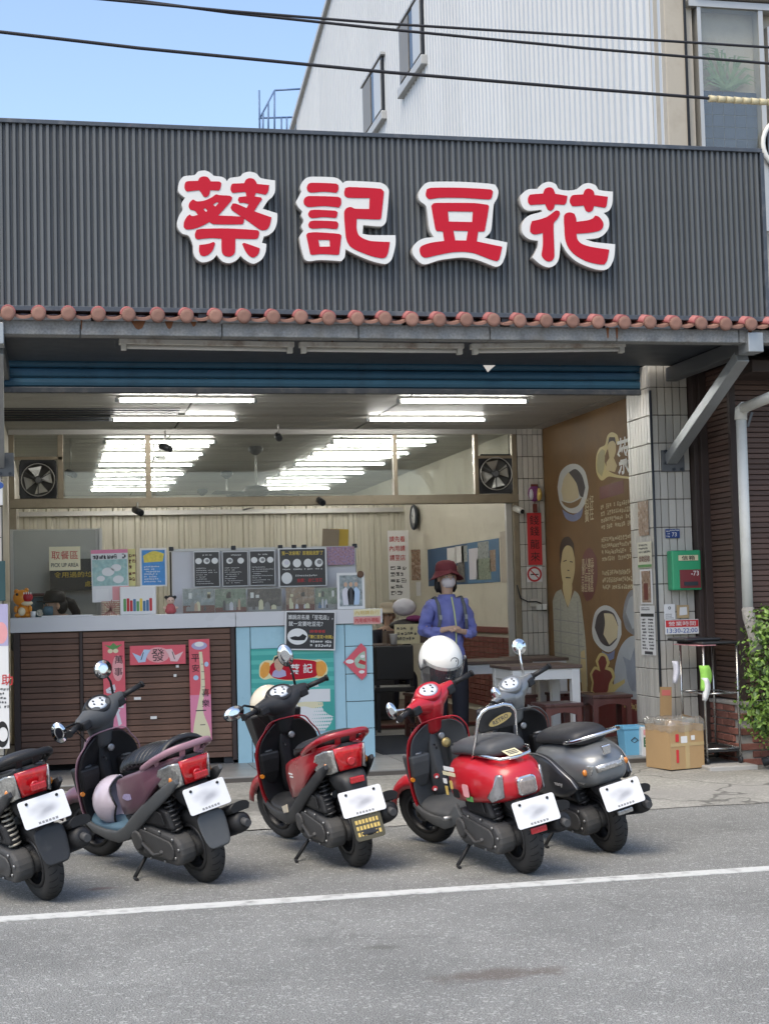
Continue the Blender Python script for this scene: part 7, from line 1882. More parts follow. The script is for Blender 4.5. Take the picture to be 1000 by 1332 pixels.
    for sd_ in (1, -1):
        pl = [(sd_ * .094, .742), (sd_ * .125, .738), (sd_ * .150, .705), (sd_ * .160, .65), (sd_ * .150, .595), (sd_ * .11, .60), (sd_ * .075, .615), (sd_ * .084, .67)]
        def fx(y, z): return -.335 + 3.6 * y * y + (.72 - z) * .30 + (max(0, abs(y) - .10) * 2.6)
        ind = s.lens('indicator', pl if sd_ > 0 else pl[::-1], fx, 'lens_clear', th=.014)
        m = MB(); m.ball((fx(sd_ * .12, .65) - .002, sd_ * .118, .645), (.015, .018, .022), 10, 6); s.B(m, 'bulb', 'lens_amber', ind)
    # under-tail, reflector, plate, flap
    s.shell('rear_fender', [(-.10, [(0, .62), (.12, .61), (.12, .56), (.09, .50), (0, .49)]), (-.24, [(0, .62), (.105, .61), (.10, .55), (.07, .47), (0, .45)]), (-.33, [(0, .60), (.08, .59), (.075, .53), (.055, .44), (0, .42)]), (-.385, [(0, .55), (.06, .54), (.06, .48), (.05, .41), (0, .40)])], 'plastic_dark')
    m = MB(); m.box(-.405, -.375, -.042, .042, pz + .10, pz + .135); s.B(m, 'reflector', 'reflector_red', bevel=.005)
    s.plate(-.415, pz, 18)
    s.shell('mud_flap', [(-.395, [(0, .48), (.085, .48), (.088, .455), (.075, .452), (0, .452)]), (-.418, [(0, .40), (.088, .40), (.09, .385), (.085, .38), (0, .38)]), (-.455, [(0, .31), (.078, .31), (.08, .30), (.075, .295), (0, .295)]), (-.485, [(0, .262), (.060, .262), (.063, .252), (.055, .25), (0, .25)])], mud, sub=1)
    m = MB(); m.box(-.25, -.1, -.03, .03, .40, .52); s.B(m, 'inner_fender', 'plastic_black', bevel=.02)
    return s

def sticker(s, x, z, y, w_, h_, mt, rz=180, ry=0):
    fo = flat('sticker', [rrec(-w_, w_, -h_, h_, min(w_, h_) * .4)], mt, s.o, ext=.0008); fo.location = (x, y, z); fo.rotation_euler = (R(90), R(ry), R(rz))
# 1: dark scooter cut by the picture edge
s1 = sport((-.045, 7.74), 115, 12, 24, 'dark grey scooter with red and clear tail lamps beside the pink one', 'paint_black', 'plastic_dark', 'plastic_dark', spr='spring_pale', rail='plastic_black', tc=.68, pz=.545)
for sd_ in (1, -1): s1.mirror(sd_, (.86, sd_ * .17, .98), (.88, sd_ * .24, 1.06), (.87, sd_ * .30, 1.10))
# 2: pink scooter
s2 = sport((.745, 7.95), 116, 12, 22, 'mauve pink scooter with black padded seat and a helmet on its floor', 'paint_mauve', 'plastic_grey', 'plastic_dark', rail='paint_pink', cover='plastic_grey', edge='paint_pink', floorm=mat('floor_blue', (.07, .13, .18), .6, var=.2), mud='plastic_grey', tc=.66, pz=.54)
s2.mirror(-1, (.85, -.16, .985), (.86, -.19, 1.08), (.85, -.155, 1.175), (.062, .056), yaw_=.25)
s2.mirror(1, (.86, .17, .985), (.90, .23, .985), (.89, .30, .985), (.045, .066), yaw_=1.6)
# padded cover on the pink scooter's seat
m = MB()
for k in range(11):
    x = .50 - .068 * k; zt = .672 + .0165 * k + .012 * math.sin(k * .6)
    w_ = .118 + .035 * min(1, k / 3)
    m.rings([[(x + .036 * math.cos(R(a)) , w_ * t, zt - .075 * abs(t) ** 3 + .018 * math.sin(R(a)) + .022) for a in range(0, 360, 45)] for t in (-1, -.85, -.5, 0, .5, .85, 1)])
s2.B(m, 'seat_cover', mat('leather_black', (.015, .015, .016), .35, var=.2, bump=.2, bsc=120), sub=1)
fo = flat('sticker', [smooth_poly([(-.05, -.01), (-.02, .015), (.05, .02), (.055, -.008), (.0, -.02)])], mat('sticker_lilac', (.35, .30, .48), .4, var=.5, sc=60), s2.o, ext=.0006)
fo.location = (.37, .1845, .505); fo.rotation_euler = (R(90), 0, R(180))
# 3: red sporty scooter
s3 = sport((1.563, 8.12), 101, 9, 20, 'red scooter with black bars and a gold lettered mud flap', 'paint_red', 'plastic_dark', 'plastic_dark', edge='paint_red', tc=.74, pz=.445)
s3.mirror(1, (.86, .17, .985), (.87, .25, 1.03), (.865, .345, 1.015), (.074, .045), yaw_=.1)
s3.mirror(-1, (.86, -.15, .985), (.87, -.17, 1.09), (.865, -.155, 1.21), (.05, .075), yaw_=.9)
m = MB(); m.prism(rrec(-.088, .088, -.105, .095, .02), -.003, .003, 'x'); fl_ = m.build('mud_guard', mat('flap_olive', (.07, .062, .035), .5), s3.o); fl_.location = (s3.tx(-.445), 0, .30); fl_.rotation_euler = (0, R(17), 0)
for (st_, u, v, h_) in (('慶', -.055, .055, .05), ('昌', .05, .055, .05)):
    t_ = txt('lettering', st_, u, v, h_, 'ink_gold', fl_, bold=.03); t_.rotation_euler = (R(90), 0, R(-90)); t_.location = (-.0035, -u, v)
for k in range(3):
    m = MB()
    for j in range(7): m.box(-.0038, -.003, .072 - .021 * j - .016 * rnd.uniform(.7, 1), .072 - .021 * j, -.012 - .034 * k, .010 - .034 * k)
    lo = m.build('lettering', 'ink_gold', fl_); lo['kind'] = 'stuff'
for (x_, z_, w_) in ((.36, .545, .035), (.35, .528, .028)):
    sticker(s3, x_, z_, .1855, w_, .004, 'ink_white')
m = MB(); m.lathe([(.03, 0), (.03, .005)], (.91, -.137, .628), 'z', 16); s3.B(m, 'brass_cap', 'card_cream')
m = MB(); m.prism([(.50, .30), (.58, .285), (.60, .325), (.50, .35)], .188, .197, 'y'); s3.B(m, 'foot_rest', 'helmet_cream', bevel=.004)
# basket of black mesh in front
m = MB(); m.rings([[(1.03 + a, b_, .56) for a, b_ in rec(0, .1, -.12, .12)], [(.99 + a, b_, .84) for a, b_ in rec(0, .18, -.17, .17)]], smooth=False); s3.B(m, 'front_basket', 'plastic_black', bevel=.01)

# 4 and 5: retro scooters with rounded tails
def retro(loc, heading, lean, steer, label, body, side, inner, seatm, edge, rimm='rim_black', chrome=True, headm=None, dial='dial_white', tc=.78):
    s = Scooter(loc, heading, lean, steer, label, tc=tc)
    s.wheel(0, False, rimm=rimm); s.fork(body, rimm)
    s.engine(); s.spring(.10); s.muffler(up=.06, x1=-.24); s.kickstand()
    s.floor(inner, inner, 6); s.front(body, inner, edge, .2, 'retro')
    s.bars(headm or body, cz=.922, shape='retro', lever='chrome' if chrome else 'plastic_black', dial=dial, under=inner, grip_mat='plastic_black')
    s.shell('tail_cowl', [(.50, [(0, .62), (.10, .62), (.135, .55), (.14, .45), (.12, .37), (0, .35)]),
                          (.40, [(0, .66), (.13, .655), (.18, .58), (.188, .47), (.165, .39), (0, .37)]),
                          (.20, [(0, .69), (.15, .68), (.205, .60), (.214, .49), (.19, .405), (0, .40)]),
                          (.0, [(0, .705), (.145, .69), (.20, .62), (.21, .51), (.18, .43), (0, .42)]),
                          (-.18, [(0, .70), (.125, .68), (.17, .62), (.178, .53), (.15, .455), (0, .45)]),
                          (-.29, [(0, .66), (.09, .645), (.13, .595), (.135, .53), (.115, .475), (0, .47)]),
                          (-.335, [(0, .60), (.05, .595), (.075, .57), (.078, .53), (.06, .495), (0, .49)])], body)
    st = s.shell('seat', [(.475, [(0, .70), (.07, .695), (.10, .665), (.09, .63), (0, .62)]), (.41, [(0, .745), (.105, .735), (.14, .69), (.13, .65), (0, .64)]), (.22, [(0, .765), (.115, .76), (.152, .715), (.145, .675), (0, .665)]), (.06, [(0, .785), (.115, .78), (.15, .73), (.143, .685), (0, .675)]), (-.10, [(0, .795), (.105, .79), (.135, .745), (.128, .70), (0, .69)]), (-.17, [(0, .77), (.085, .765), (.11, .73), (.10, .70), (0, .69)])], seatm)
    s.shell('rear_fender', [(-.12, [(0, .50), (.11, .49), (.11, .45), (.08, .42), (0, .41)]), (-.28, [(0, .50), (.09, .49), (.085, .43), (.065, .38), (0, .37)]), (-.37, [(0, .46), (.07, .45), (.07, .38), (.055, .32), (0, .31)]), (-.41, [(0, .36), (.06, .355), (.06, .31), (.045, .275), (0, .27)])], 'plastic_dark')
    return s, st
s4, st4 = retro((2.345, 7.63), 101, 10, 24, 'bright red retro scooter with chrome backrest and stickers', 'paint_red2', None, 'plastic_grey', 'seat_grey', 'paint_red2', tc=.74)
def rx4(y, z): return -.345 + 3.0 * y * y + (.62 - z) * .12
m = MB(); m.prism(rrec(-.058, .058, .495, .60, .028), -.372, -.30, 'x'); hb = s4.B(m, 'lamp_bezel', 'chrome', bevel=.008)
s4.lens('tail_lamp', rrec(-.047, .047, .505, .59, .022)[::-1], lambda y, z: -.372 + 1.5 * y * y, mat('lens_smoke', (.30, .26, .24), .12, m=.3, var=.5, sc=50, coat=.8), th=.012)
for sd_ in (1, -1):
    pl = [(sd_ * .115, .625), (sd_ * .135, .625), (sd_ * .175, .50), (sd_ * .165, .475), (sd_ * .12, .50)]
    s4.lens('indicator', pl if sd_ > 0 else pl[::-1], lambda y, z: -.335 + 4.6 * (abs(y) - .02) ** 2 + (.62 - z) * .05 + max(0, abs(y) - .12) * 1.0, mat('lens_grey', (.28, .28, .29), .15, m=.5, var=.3, sc=60, coat=.8), th=.016)
s4.plate(-.425, .415, 16)
m = MB(); m.box(-.425, -.405, -.048, .048, .292, .325); s4.B(m, 'reflector', 'reflector_red', bevel=.005)
# chrome backrest and rack loop
m = MB(); m.tube([(.10, .135, .66), (.04, .135, .72), (-.08, .115, .91), (-.09, .09, .945), (-.095, .05, .96), (-.095, -.05, .96), (-.09, -.09, .945), (-.08, -.115, .91), (.04, -.135, .72), (.10, -.135, .66)], .0105, 10); br = s4.B(m, 'backrest_frame', 'chrome')
m = MB(); m.tube([(.04, .135, .70), (-.14, .13, .715), (-.25, .09, .70), (-.275, 0, .695), (-.25, -.09, .70), (-.14, -.13, .715), (.04, -.135, .70)], .010, 10); s4.B(m, 'rack_loop', 'chrome', br)
m = MB(); m.obox((-.06, 0, .895), (.022, .115, .07), Matrix.Rotation(R(-14), 3, 'Y')); bp_ = s4.B(m, 'backrest_pad', 'seat_vinyl', br, bevel=.03, seg=4)
fo = flat('badge', [ell(0, 0, .075, .022)], 'brass', s4.o, ext=.001); fo.location = (s4.tx(-.12) - .004, 0, .86); fo.rotation_euler = (R(90), R(-14), R(-90))
t_ = txt('lettering', 'RETRO', 0, 0, .024, 'ink_dark', s4.o, bold=.02); t_.location = (s4.tx(-.12) - .0065, 0, .861); t_.rotation_euler = (R(90), R(-14), R(-90))
# stickers (plain shapes) on the left flank, seat base and inner shield
for (x, z, w_, h_, mt_) in ((.33, .60, .05, .010, 'ink_white'), (.33, .572, .060, .009, 'card_cream'), (.40, .525, .018, .012, 'ink_white'), (.40, .47, .013, .022, 'ink_gold'), (.30, .515, .012, .02, 'ink_gold'), (.26, .47, .028, .02, 'plastic_black'), (.12, .50, .028, .03, 'pink_light'), (.10, .455, .03, .012, 'leaf_green')):
    sticker(s4, x, z, .2165 - (abs(z - .5) * .14) - max(0, x - .3) * .1, w_ * 1.35, h_ * 1.2, mt_)
for (y, z, mt_) in ((.125, .47, 'leaf_green'), (.045, .47, 'ink_red'), (-.08, .44, 'leaf_green'), (.07, .40, 'ink_red')):
    fo = flat('sticker', [ell(0, 0, .018, .016)], mt_, s4.o, ext=.0008); fo.location = (.872 if abs(y) < .08 else .905, y, z); fo.rotation_euler = (R(90), 0, R(-90))
    fo = flat('sticker', [ell(0, -.006, .010, .007)], 'ink_white', s4.o, ext=.0008); fo.location = (.870 if abs(y) < .08 else .903, y, z); fo.rotation_euler = (R(90), 0, R(-90))
m = MB(); m.prism(rrec(-.05, .05, -.04, .04, .006), -.0015, .0015, 'z'); pk = m.build('sticker', 'card_cream', s4.o); pk.location = (s4.tx(-.215), 0, .685); pk.rotation_euler = (0, R(-14), 0)
m = MB(); [m.box(-.03 + .02 * k, -.018 + .02 * k, -.03, .03, .0016, .002) for k in range(3)]; m.build('print', 'ink_dark', pk)
s4.mirror(1, (.85, .16, .985), (.82, .26, 1.02), (.83, .33, 1.045), (.028, .052), yaw_=.6, stem='chrome', back='chrome')
m = MB(); m.tube([(.45, .16, .30), (.44, .24, .31)], .012, 8); s4.B(m, 'foot_peg', 'alloy')
m = MB(); m.lathe([(.028, 0), (.03, -.012), (.012, -.016)], (.862, -.05, .655), 'x', 16); s4.B(m, 'key_ring', 'brass')
# 5: grey retro scooter
s5, st5 = retro((2.975, 8.09), 100, 12, 24, 'silver grey scooter with black flank beside the red retro scooter', 'paint_grey', None, 'plastic_black', 'seat_vinyl', 'plastic_grey', headm='paint_grey')
for sd_ in (1, -1):
    m = MB(); pr5 = [(.45, .60), (.32, .625), (.14, .625), (-.02, .595), (-.16, .53), (-.20, .475), (-.10, .425), (.08, .40), (.25, .385), (.42, .375), (.49, .44)]
    pr5 = smooth_poly(pr5, 3)
    def yy5(x, z): return .225 - .9 * max(0, abs(x - .14) - .12) ** 2 - 1.3 * (z - .50) ** 2 - max(0, x - .38) * .35
    cx = sum(p[0] for p in pr5) / len(pr5); cz = sum(p[1] for p in pr5) / len(pr5)
    m.rings([[(cx + (x - cx) * t, sd_ * (yy5(cx + (x - cx) * t, cz + (z - cz) * t) + e), cz + (z - cz) * t) for x, z in pr5] for t, e in ((1.0, -.02), (1.0, .006), (.8, .010), (.4, .012), (.05, .012))])
    sc_ = s5.B(m, 'side_panel', 'paint_black')
    ed = [(cx + (x - cx) * 1.01, sd_ * (yy5(x, z) + .006), cz + (z - cz) * 1.01) for x, z in pr5[-6:] + pr5[:16]]
    m = MB(); m.tube(ed, .005, 6); s5.B(m, 'trim_line', 'alloy', sc_)
t_ = txt('lettering', 'many', 0, 0, .024, 'ink_white', s5.o, bold=.02, w=.10); t_.location = (.02, .2365, .47); t_.rotation_euler = (R(90), 0, R(180))
m = MB(); m.tube([(-.02, .13, .715), (-.12, .165, .735), (-.24, .15, .755), (-.31, .07, .765), (-.32, 0, .766), (-.31, -.07, .765), (-.24, -.15, .755), (-.12, -.165, .735), (-.02, -.13, .715)], .0115, 10); gr5 = s5.B(m, 'grab_rail', 'chrome')
m = MB(); m.prism([(-.03, .70), (.03, .70), (.022, .645), (-.022, .645)], -.345, -.315, 'x'); s5.B(m, 'rail_emblem', 'chrome', gr5, bevel=.006)
s5.lens('tail_lamp', [(-.09, .595), (.09, .595), (.085, .555), (-.085, .555)], lambda y, z: -.345 + 3.2 * y * y, 'lens_clear', th=.014)
for sd_ in (1, -1):
    pl = [(sd_ * .095, .60), (sd_ * .15, .61), (sd_ * .178, .575), (sd_ * .165, .50), (sd_ * .145, .49), (sd_ * .115, .545)]
    ind = s5.lens('indicator', pl if sd_ > 0 else pl[::-1], lambda y, z: -.345 + 3.6 * y * y + max(0, abs(y) - .11) * 1.6, 'lens_clear', th=.016)
    m = MB(); m.ball((-.265, sd_ * .14, .565), (.016, .016, .02), 10, 6); s5.B(m, 'bulb', 'lens_amber', ind)
s5.plate(-.43, .42, 16)
m = MB(); m.box(-.425, -.405, -.05, .05, .30, .325); s5.B(m, 'reflector', 'lens_clear', bevel=.004)
s5.mirror(-1, (.84, -.15, .99), (.85, -.19, 1.10), (.85, -.225, 1.195), (.052, .052), yaw_=.25, stem='chrome', back='chrome')
s5.mirror(1, (.87, .12, 1.0), (.84, .15, 1.03), (.82, .16, 1.03), (.03, .05), yaw_=.9, stem='chrome', back='chrome')

# ------------------------------------------------------------------ helmets
def helmet(name, loc, rot, mt, label, visor=True, stripe=None, s=1.0):
    o = empty(name, loc, rot); tag(o, label, 'helmet')
    n = 28; rs = []
    # open-face shell: rings from crown down, brow cut away at the front (+x)
    for i in range(11):
        t = R(4 + i * 11.2)
        ring = []
        for k in range(n):
            a = 2 * math.pi * k / n
            x, y, z = .135 * math.sin(t) * math.cos(a), .118 * math.sin(t) * math.sin(a), .128 * math.cos(t)
            f_ = max(0, math.cos(a))
            if z < .02: z = .02 + (z - .02) * (1 - .95 * min(1, f_ * 1.9))
            ring.append((x * s, y * s, z * s))
        rs.append(ring)
    rin = [[(p[0] * .86, p[1] * .86, p[2] * .9 - .0) for p in r_] for r_ in reversed(rs[2:])]
    m = MB(); m.rings(rs + rin); m.build('shell', mt, o)
    m = MB(); m.tube([(p[0] * .99, p[1] * .99, p[2]) for p in rs[-1]] + [(rs[-1][0][0] * .99, rs[-1][0][1] * .99, rs[-1][0][2])], .006 * s, 6); m.build('edge_band', 'plastic_black', o)
    if visor:
        vr = []
        for z, k_ in ((.045, 1.03), (.0, 1.06), (-.05, 1.05), (-.095, .98)):
            vr.append([(.137 * k_ * math.cos(R(a)) * s, .121 * k_ * math.sin(R(a)) * s, z * s) for a in range(-75, 76, 10)])
        m = MB()
        n2 = len(vr[0]); vs = [p for r_ in vr for p in r_]; fs = [(i * n2 + j, i * n2 + j + 1, (i + 1) * n2 + j + 1, (i + 1) * n2 + j) for i in range(3) for j in range(n2 - 1)]
        m.add(vs, fs, True); m.build('visor', 'visor', o)
        m = MB()
        for sd_ in (1, -1): m.lathe([(.014, 0), (.012, .008)], (.04 * s, sd_ * .118 * s, .03 * s), 'y', 12)
        m.build('visor_pivot', 'alloy', o)
    return o

# helmets: on the red retro scooter's mirror, on the pink scooter's floor, on the red scooter's front
h1 = helmet('helmet', (2.172, 8.62, 1.061), (R(4), R(34), R(-80)), 'helmet_white', 'white open face helmet with clear visor hung on the red retro scooter', s=1.06)
fo = flat('doodle', [ell(0, 0, .03, .028, 18), ell(0, 0, .026, .024, 18)], 'ink_dark', h1, ext=.0008); fo.location = (.118, .03, .062); fo.rotation_euler = (R(64), 0, R(104))
fo = flat('doodle', [ell(-.01, .005, .004, .005, 8), ell(.012, .005, .004, .005, 8), ell(0, -.008, .008, .003, 8)], 'ink_dark', h1, ext=.0008); fo.location = (.1195, .03, .062); fo.rotation_euler = (R(64), 0, R(104))
t_ = txt('lettering', 'ninja', 0, 0, .022, 'ink_black', h1, bold=.03, w=.07); t_.location = (.134, .028, .024); t_.rotation_euler = (R(80), 0, R(104))
h2 = helmet('helmet', (0.316, 8.5, 0.372), (R(10), R(-72), R(-38)), mat('helmet_lilac', (.50, .44, .50), .3, var=.3, sc=9, coat=.5), 'pale lilac helmet lying on the pink scooter floor', False)
h3 = helmet('helmet', (1.262, 9.3, 0.796), (R(0), R(60), R(120)), 'helmet_cream', 'cream helmet hanging in front of the red scooter handlebar', False, s=.92)

# ------------------------------------------------------------------ people
def skinned(name, pts, edges, mt, parent, sub=2):
    """one continuous surface grown round a joint skeleton; pts = (x, y, z, radius[, radius2])"""
    me = bpy.data.meshes.new(name)
    me.from_pydata([p[:3] for p in pts], edges, [])
    o = link(name, me, mt, parent)
    md = o.modifiers.new('skin', 'SKIN'); md.use_smooth_shade = True
    sv_ = me.skin_vertices[0].data
    for i, p in enumerate(pts):
        sv_[i].radius = (p[3], p[4] if len(p) > 4 else p[3])
        sv_[i].use_root = (i == 0)
    md = o.modifiers.new('sub', 'SUBSURF'); md.levels = sub; md.render_levels = sub
    return o
mat('skin', (.56, .37, .27), .55, var=.06)
mat('jacket_blue', (.19, .21, .52), .75, var=.2, sc=9, bump=.6, bsc=16)
mat('trousers_navy', (.012, .013, .022), .8, var=.2, sc=10)
mat('hat_maroon', (.14, .022, .03), .8, var=.35, sc=18, stretch=(1, 1, 6))
mat('hat_dark', (.03, .012, .02), .8)
mat('hair_black', (.010, .009, .009), .5, var=.2)
mat('mask_white', (.68, .62, .62), .8, var=.04, bump=.2, bsc=40)
mat('mask_blue', (.16, .30, .42), .8)
mat('zip_lime', (.55, .62, .28), .6)

def hand(pts, edges, wrist_i, p, fdir, up, side):
    """palm and five bent fingers continuing the arm; p wrist point"""
    p = Vector(p); f_ = Vector(fdir).normalized(); u = Vector(up).normalized(); l = f_.cross(u).normalized()
    def add(v, r_, prev):
        pts.append((v.x, v.y, v.z, r_)); edges.append((prev, len(pts) - 1)); return len(pts) - 1
    pm = add(p + f_ * .05, .024, wrist_i)
    kn = add(p + f_ * .078, .021, pm)
    for k, (off, ln_) in enumerate(((-.027, .060), (-.009, .070), (.009, .066), (.026, .052))):
        a = add(p + f_ * .088 + l * off, .0088, kn)
        b_ = add(p + f_ * (.088 + ln_ * .5) + l * off - u * .010, .0080, a)
        add(p + f_ * (.088 + ln_ * .8) + l * off - u * .028, .0070, b_)
    a = add(p + f_ * .045 + l * -.032 * side - u * .008, .0105, pm)
    add(p + f_ * .075 + l * -.046 * side - u * .018, .0088, a)

def head_bits(o, c, s, mask, brow=True):
    """eyes, ears, nose on a head centred at c (local), facing -y"""
    for sd_ in (-1, 1):
        MB().ball((c[0] + sd_ * .031 * s, c[1] - .083 * s, c[2] + .012 * s), (.012 * s, .006 * s, .006 * s), 10, 6).build('eye', 'ink_white', o)
        MB().ball((c[0] + sd_ * .031 * s, c[1] - .088 * s, c[2] + .012 * s), (.0055 * s, .003 * s, .0055 * s), 8, 6).build('iris', 'hair_black', o)
        MB().ball((c[0] + sd_ * .078 * s, c[1] + .0 * s, c[2]), (.012 * s, .022 * s, .032 * s), 8, 6).build('ear', 'skin', o)
        if brow: MB().ball((c[0] + sd_ * .031 * s, c[1] - .086 * s, c[2] + .033 * s), (.018 * s, .005 * s, .004 * s), 8, 5).build('eyebrow', 'hair_black', o)
    m = MB(); m.ball((c[0], c[1] - .088 * s, c[2] - .015 * s), (.013 * s, .018 * s, .022 * s), 10, 6); m.build('nose', 'skin', o)
    if mask:
        rs = []
        for (z, w_, d) in ((.0, .050, .095), (-.022, .062, .103), (-.048, .062, .102), (-.074, .048, .088), (-.088, .03, .07)):
            rs.append([(c[0] + w_ * 1.12 * s * math.sin(R(a)), c[1] - (d * math.cos(R(a * .85))) * s - .003, c[2] + z * s) for a in range(-80, 81, 16)])
        m = MB(); n2 = len(rs[0]); vs = [p for r_ in rs for p in r_]
        fs = [(i * n2 + j, i * n2 + j + 1, (i + 1) * n2 + j + 1, (i + 1) * n2 + j) for i in range(len(rs) - 1) for j in range(n2 - 1)]
        m.add(vs, fs, True); k = m.build('face_mask', mask, o)
        md = k.modifiers.new('solid', 'SOLIDIFY'); md.thickness = .003
    else:
        m = MB(); m.ball((c[0], c[1] - .083 * s, c[2] - .05 * s), (.022 * s, .006 * s, .005 * s), 10, 5); m.build('lips', mat('lip', (.36, .13, .11), .5), o)

# woman in blue jacket standing in the doorway
pw_ = empty('person', (3.475, 13.5, .1), (0, 0, R(6)))
tag(pw_, 'woman in blue jacket, maroon sun hat and white mask standing with hands clasped', 'person')
pts = [(0, 0, .86, .105, .085), (0, 0, .98, .10, .08), (0, -.005, 1.14, .105, .08), (0, 0, 1.23, .08, .06), (0, .0, 1.325, .05, .05), (0, -.01, 1.385, .05, .055), (0, -.012, 1.44, .066, .078), (0, -.01, 1.50, .077, .090), (0, .0, 1.56, .07, .082)]
ed = [(i, i + 1) for i in range(8)]
def limb(chain, root):
    prev = root
    for p in chain: pts.append(p); ed.append((prev, len(pts) - 1)); prev = len(pts) - 1
    return prev
wr_ = limb([(-.145, 0, 1.225, .040), (-.215, .02, 1.03, .036), (-.17, -.10, 1.02, .036), (-.075, -.165, 1.045, .024)], 3)
hand(pts, ed, wr_, (-.075, -.165, 1.045), (.9, -.2, .12), (.1, -.4, 1), 1)
wl_ = limb([(.145, 0, 1.225, .040), (.225, .02, 1.03, .036), (.17, -.10, 1.0, .036), (.07, -.17, 1.02, .024)], 3)
hand(pts, ed, wl_, (.07, -.17, 1.02), (-.9, -.25, .22), (-.1, -.4, 1), -1)
for sd_ in (-1, 1):
    limb([(sd_ * .085, 0, .78, .088), (sd_ * .095, -.01, .46, .056), (sd_ * .10, .02, .10, .036), (sd_ * .105, .02, .045, .036), (sd_ * .115, -.12, .03, .03)], 0)
body = skinned('body', pts, ed, 'skin', pw_)
jk = [(0, 0, .69, .155, .125), (0, 0, .74, .168, .138), (0, 0, .90, .155, .125), (0, 0, 1.0, .142, .112), (0, -.005, 1.14, .158, .122), (0, 0, 1.25, .135, .105), (0, .0, 1.33, .075, .072)]
je = [(i, i + 1) for i in range(6)]
for sd_ in (-1, 1):
    ch = [(sd_ * .150, 0, 1.25, .078), (sd_ * .205, .01, 1.13, .066), (sd_ * .235, .025, 1.03, .060), (sd_ * .19, -.09, 1.015 if sd_ < 0 else .995, .052), (sd_ * .105, -.15, 1.035 if sd_ < 0 else 1.012, .042)]
    prev = 5
    for p in ch: jk.append(p); je.append((prev, len(jk) - 1)); prev = len(jk) - 1
jko = skinned('jacket', jk, je, 'jacket_blue', pw_, 3)
ftex = bpy.data.textures.new('cloth_folds', 'CLOUDS'); ftex.noise_scale = .06; ftex.noise_depth = 2
md = jko.modifiers.new('folds', 'DISPLACE'); md.texture = ftex; md.strength = .05; md.mid_level = .5; md.texture_coords = 'LOCAL'
m = MB(); m.tube([(.0, -.122, 1.33), (.012, -.148, 1.2), (.02, -.162, 1.08), (.02, -.158, .97), (.018, -.160, .88)], .007, 6); m.build('zip', 'zip_lime', jko)
m = MB(); m.lathe([(.075, 1.285), (.082, 1.315), (.078, 1.35), (.068, 1.355), (.066, 1.30)], (0, .004, 0), 'z', 18); m.build('collar', 'jacket_blue', jko)
for sd_ in (-1, 1):
    m = MB(); m.tube([(sd_ * .115, .06, 1.32), (sd_ * .125, -.03, 1.335), (sd_ * .122, -.115, 1.26), (sd_ * .125, -.15, 1.12), (sd_ * .14, -.12, 1.0)], .016, 6, flat=.4); m.build('backpack_strap', mat('strap_grey', (.12, .13, .14), .7), jko)
    MB().box(sd_ * .122 - .012, sd_ * .122 + .012, -.165, -.145, 1.13, 1.17).build('strap_buckle', 'alloy', jko)
tr = [(0, .005, .84, .14, .115)]; te = []
for sd_ in (-1, 1):
    prev = 0
    for p in [(sd_ * .085, .0, .74, .105), (sd_ * .10, -.01, .46, .085), (sd_ * .108, .015, .16, .075), (sd_ * .11, .015, .055, .07)]:
        tr.append(p); te.append((prev, len(tr) - 1)); prev = len(tr) - 1
skinned('trousers', tr, te, 'trousers_navy', pw_)
for sd_ in (-1, 1):
    m = MB(); m.ball((sd_ * .112, -.06, .035), (.045, .125, .036), 14, 8); m.build('shoe', 'hair_black', pw_)
head_bits(body, (0, -.01, 1.50), 1.0, 'mask_white')
# sun hat with crown, drooping brim and neck flap, hair at the sides
m = MB(); m.lathe([(.098, 1.54), (.102, 1.575), (.096, 1.62), (.075, 1.652), (.03, 1.665)], (0, .0, 0), 'z', 24); ht = m.build('hat', 'hat_maroon', pw_)
rs = []
for (r_, z) in ((.098, 1.572), (.130, 1.562), (.155, 1.542), (.158, 1.535), (.125, 1.554), (.097, 1.565)):
    rs.append([((r_ * 1.0) * math.cos(R(a)), (r_ * .95) * math.sin(R(a)), z - (.035 * max(0, math.sin(R(a))) if r_ > .12 else 0) - (.05 * abs(math.cos(R(a))) ** 2 if r_ > .12 else 0) + (.015 if a == 270 else 0)) for a in range(0, 360, 15)])
m = MB(); m.rings(rs, caps=False); m.build('brim', 'hat_maroon', ht)
for sd_ in (-1, 1):
    m = MB(); m.tube([(sd_ * .075, .02, 1.54), (sd_ * .082, .022, 1.46), (sd_ * .085, .025, 1.41), (sd_ * .078, .03, 1.375)], [.02, .026, .022, .010], 10); m.build('hair', 'hair_black', pw_)
m = MB(); m.ball((0, .045, 1.46), (.10, .06, .11), 14, 8); m.build('hair', 'hair_black', pw_)

# worker behind the pick-up screen, head bent down, seen from the side
wk = empty('person', (0.145, 13.62, .1), (0, 0, R(-62)))
tag(wk, 'worker in black cap and blue mask bending behind the pick up screen', 'person')
pts = [(0, 0, .80, .12, .10), (0, 0, .95, .115, .09), (0, -.05, 1.10, .13, .10), (0, -.09, 1.19, .10, .08), (0, -.13, 1.25, .05, .05), (0, -.155, 1.285, .055, .06), (0, -.17, 1.33, .068, .08), (0, -.165, 1.385, .07, .085)]
ed = [(i, i + 1) for i in range(7)]
for sd_ in (-1, 1):
    w_ = limb([(sd_ * .15, -.08, 1.18, .055), (sd_ * .21, -.16, .98, .04), (sd_ * .12, -.34, .97, .026)], 3)
    hand(pts, ed, w_, (sd_ * .12, -.34, .97), (-sd_ * .3, -.9, -.1), (0, 0, 1), sd_)
    limb([(sd_ * .085, 0, .7, .085), (sd_ * .09, 0, .4, .055), (sd_ * .09, .02, .05, .04), (sd_ * .09, -.1, .03, .03)], 0)
wb_ = skinned('body', pts, ed, 'skin', wk)
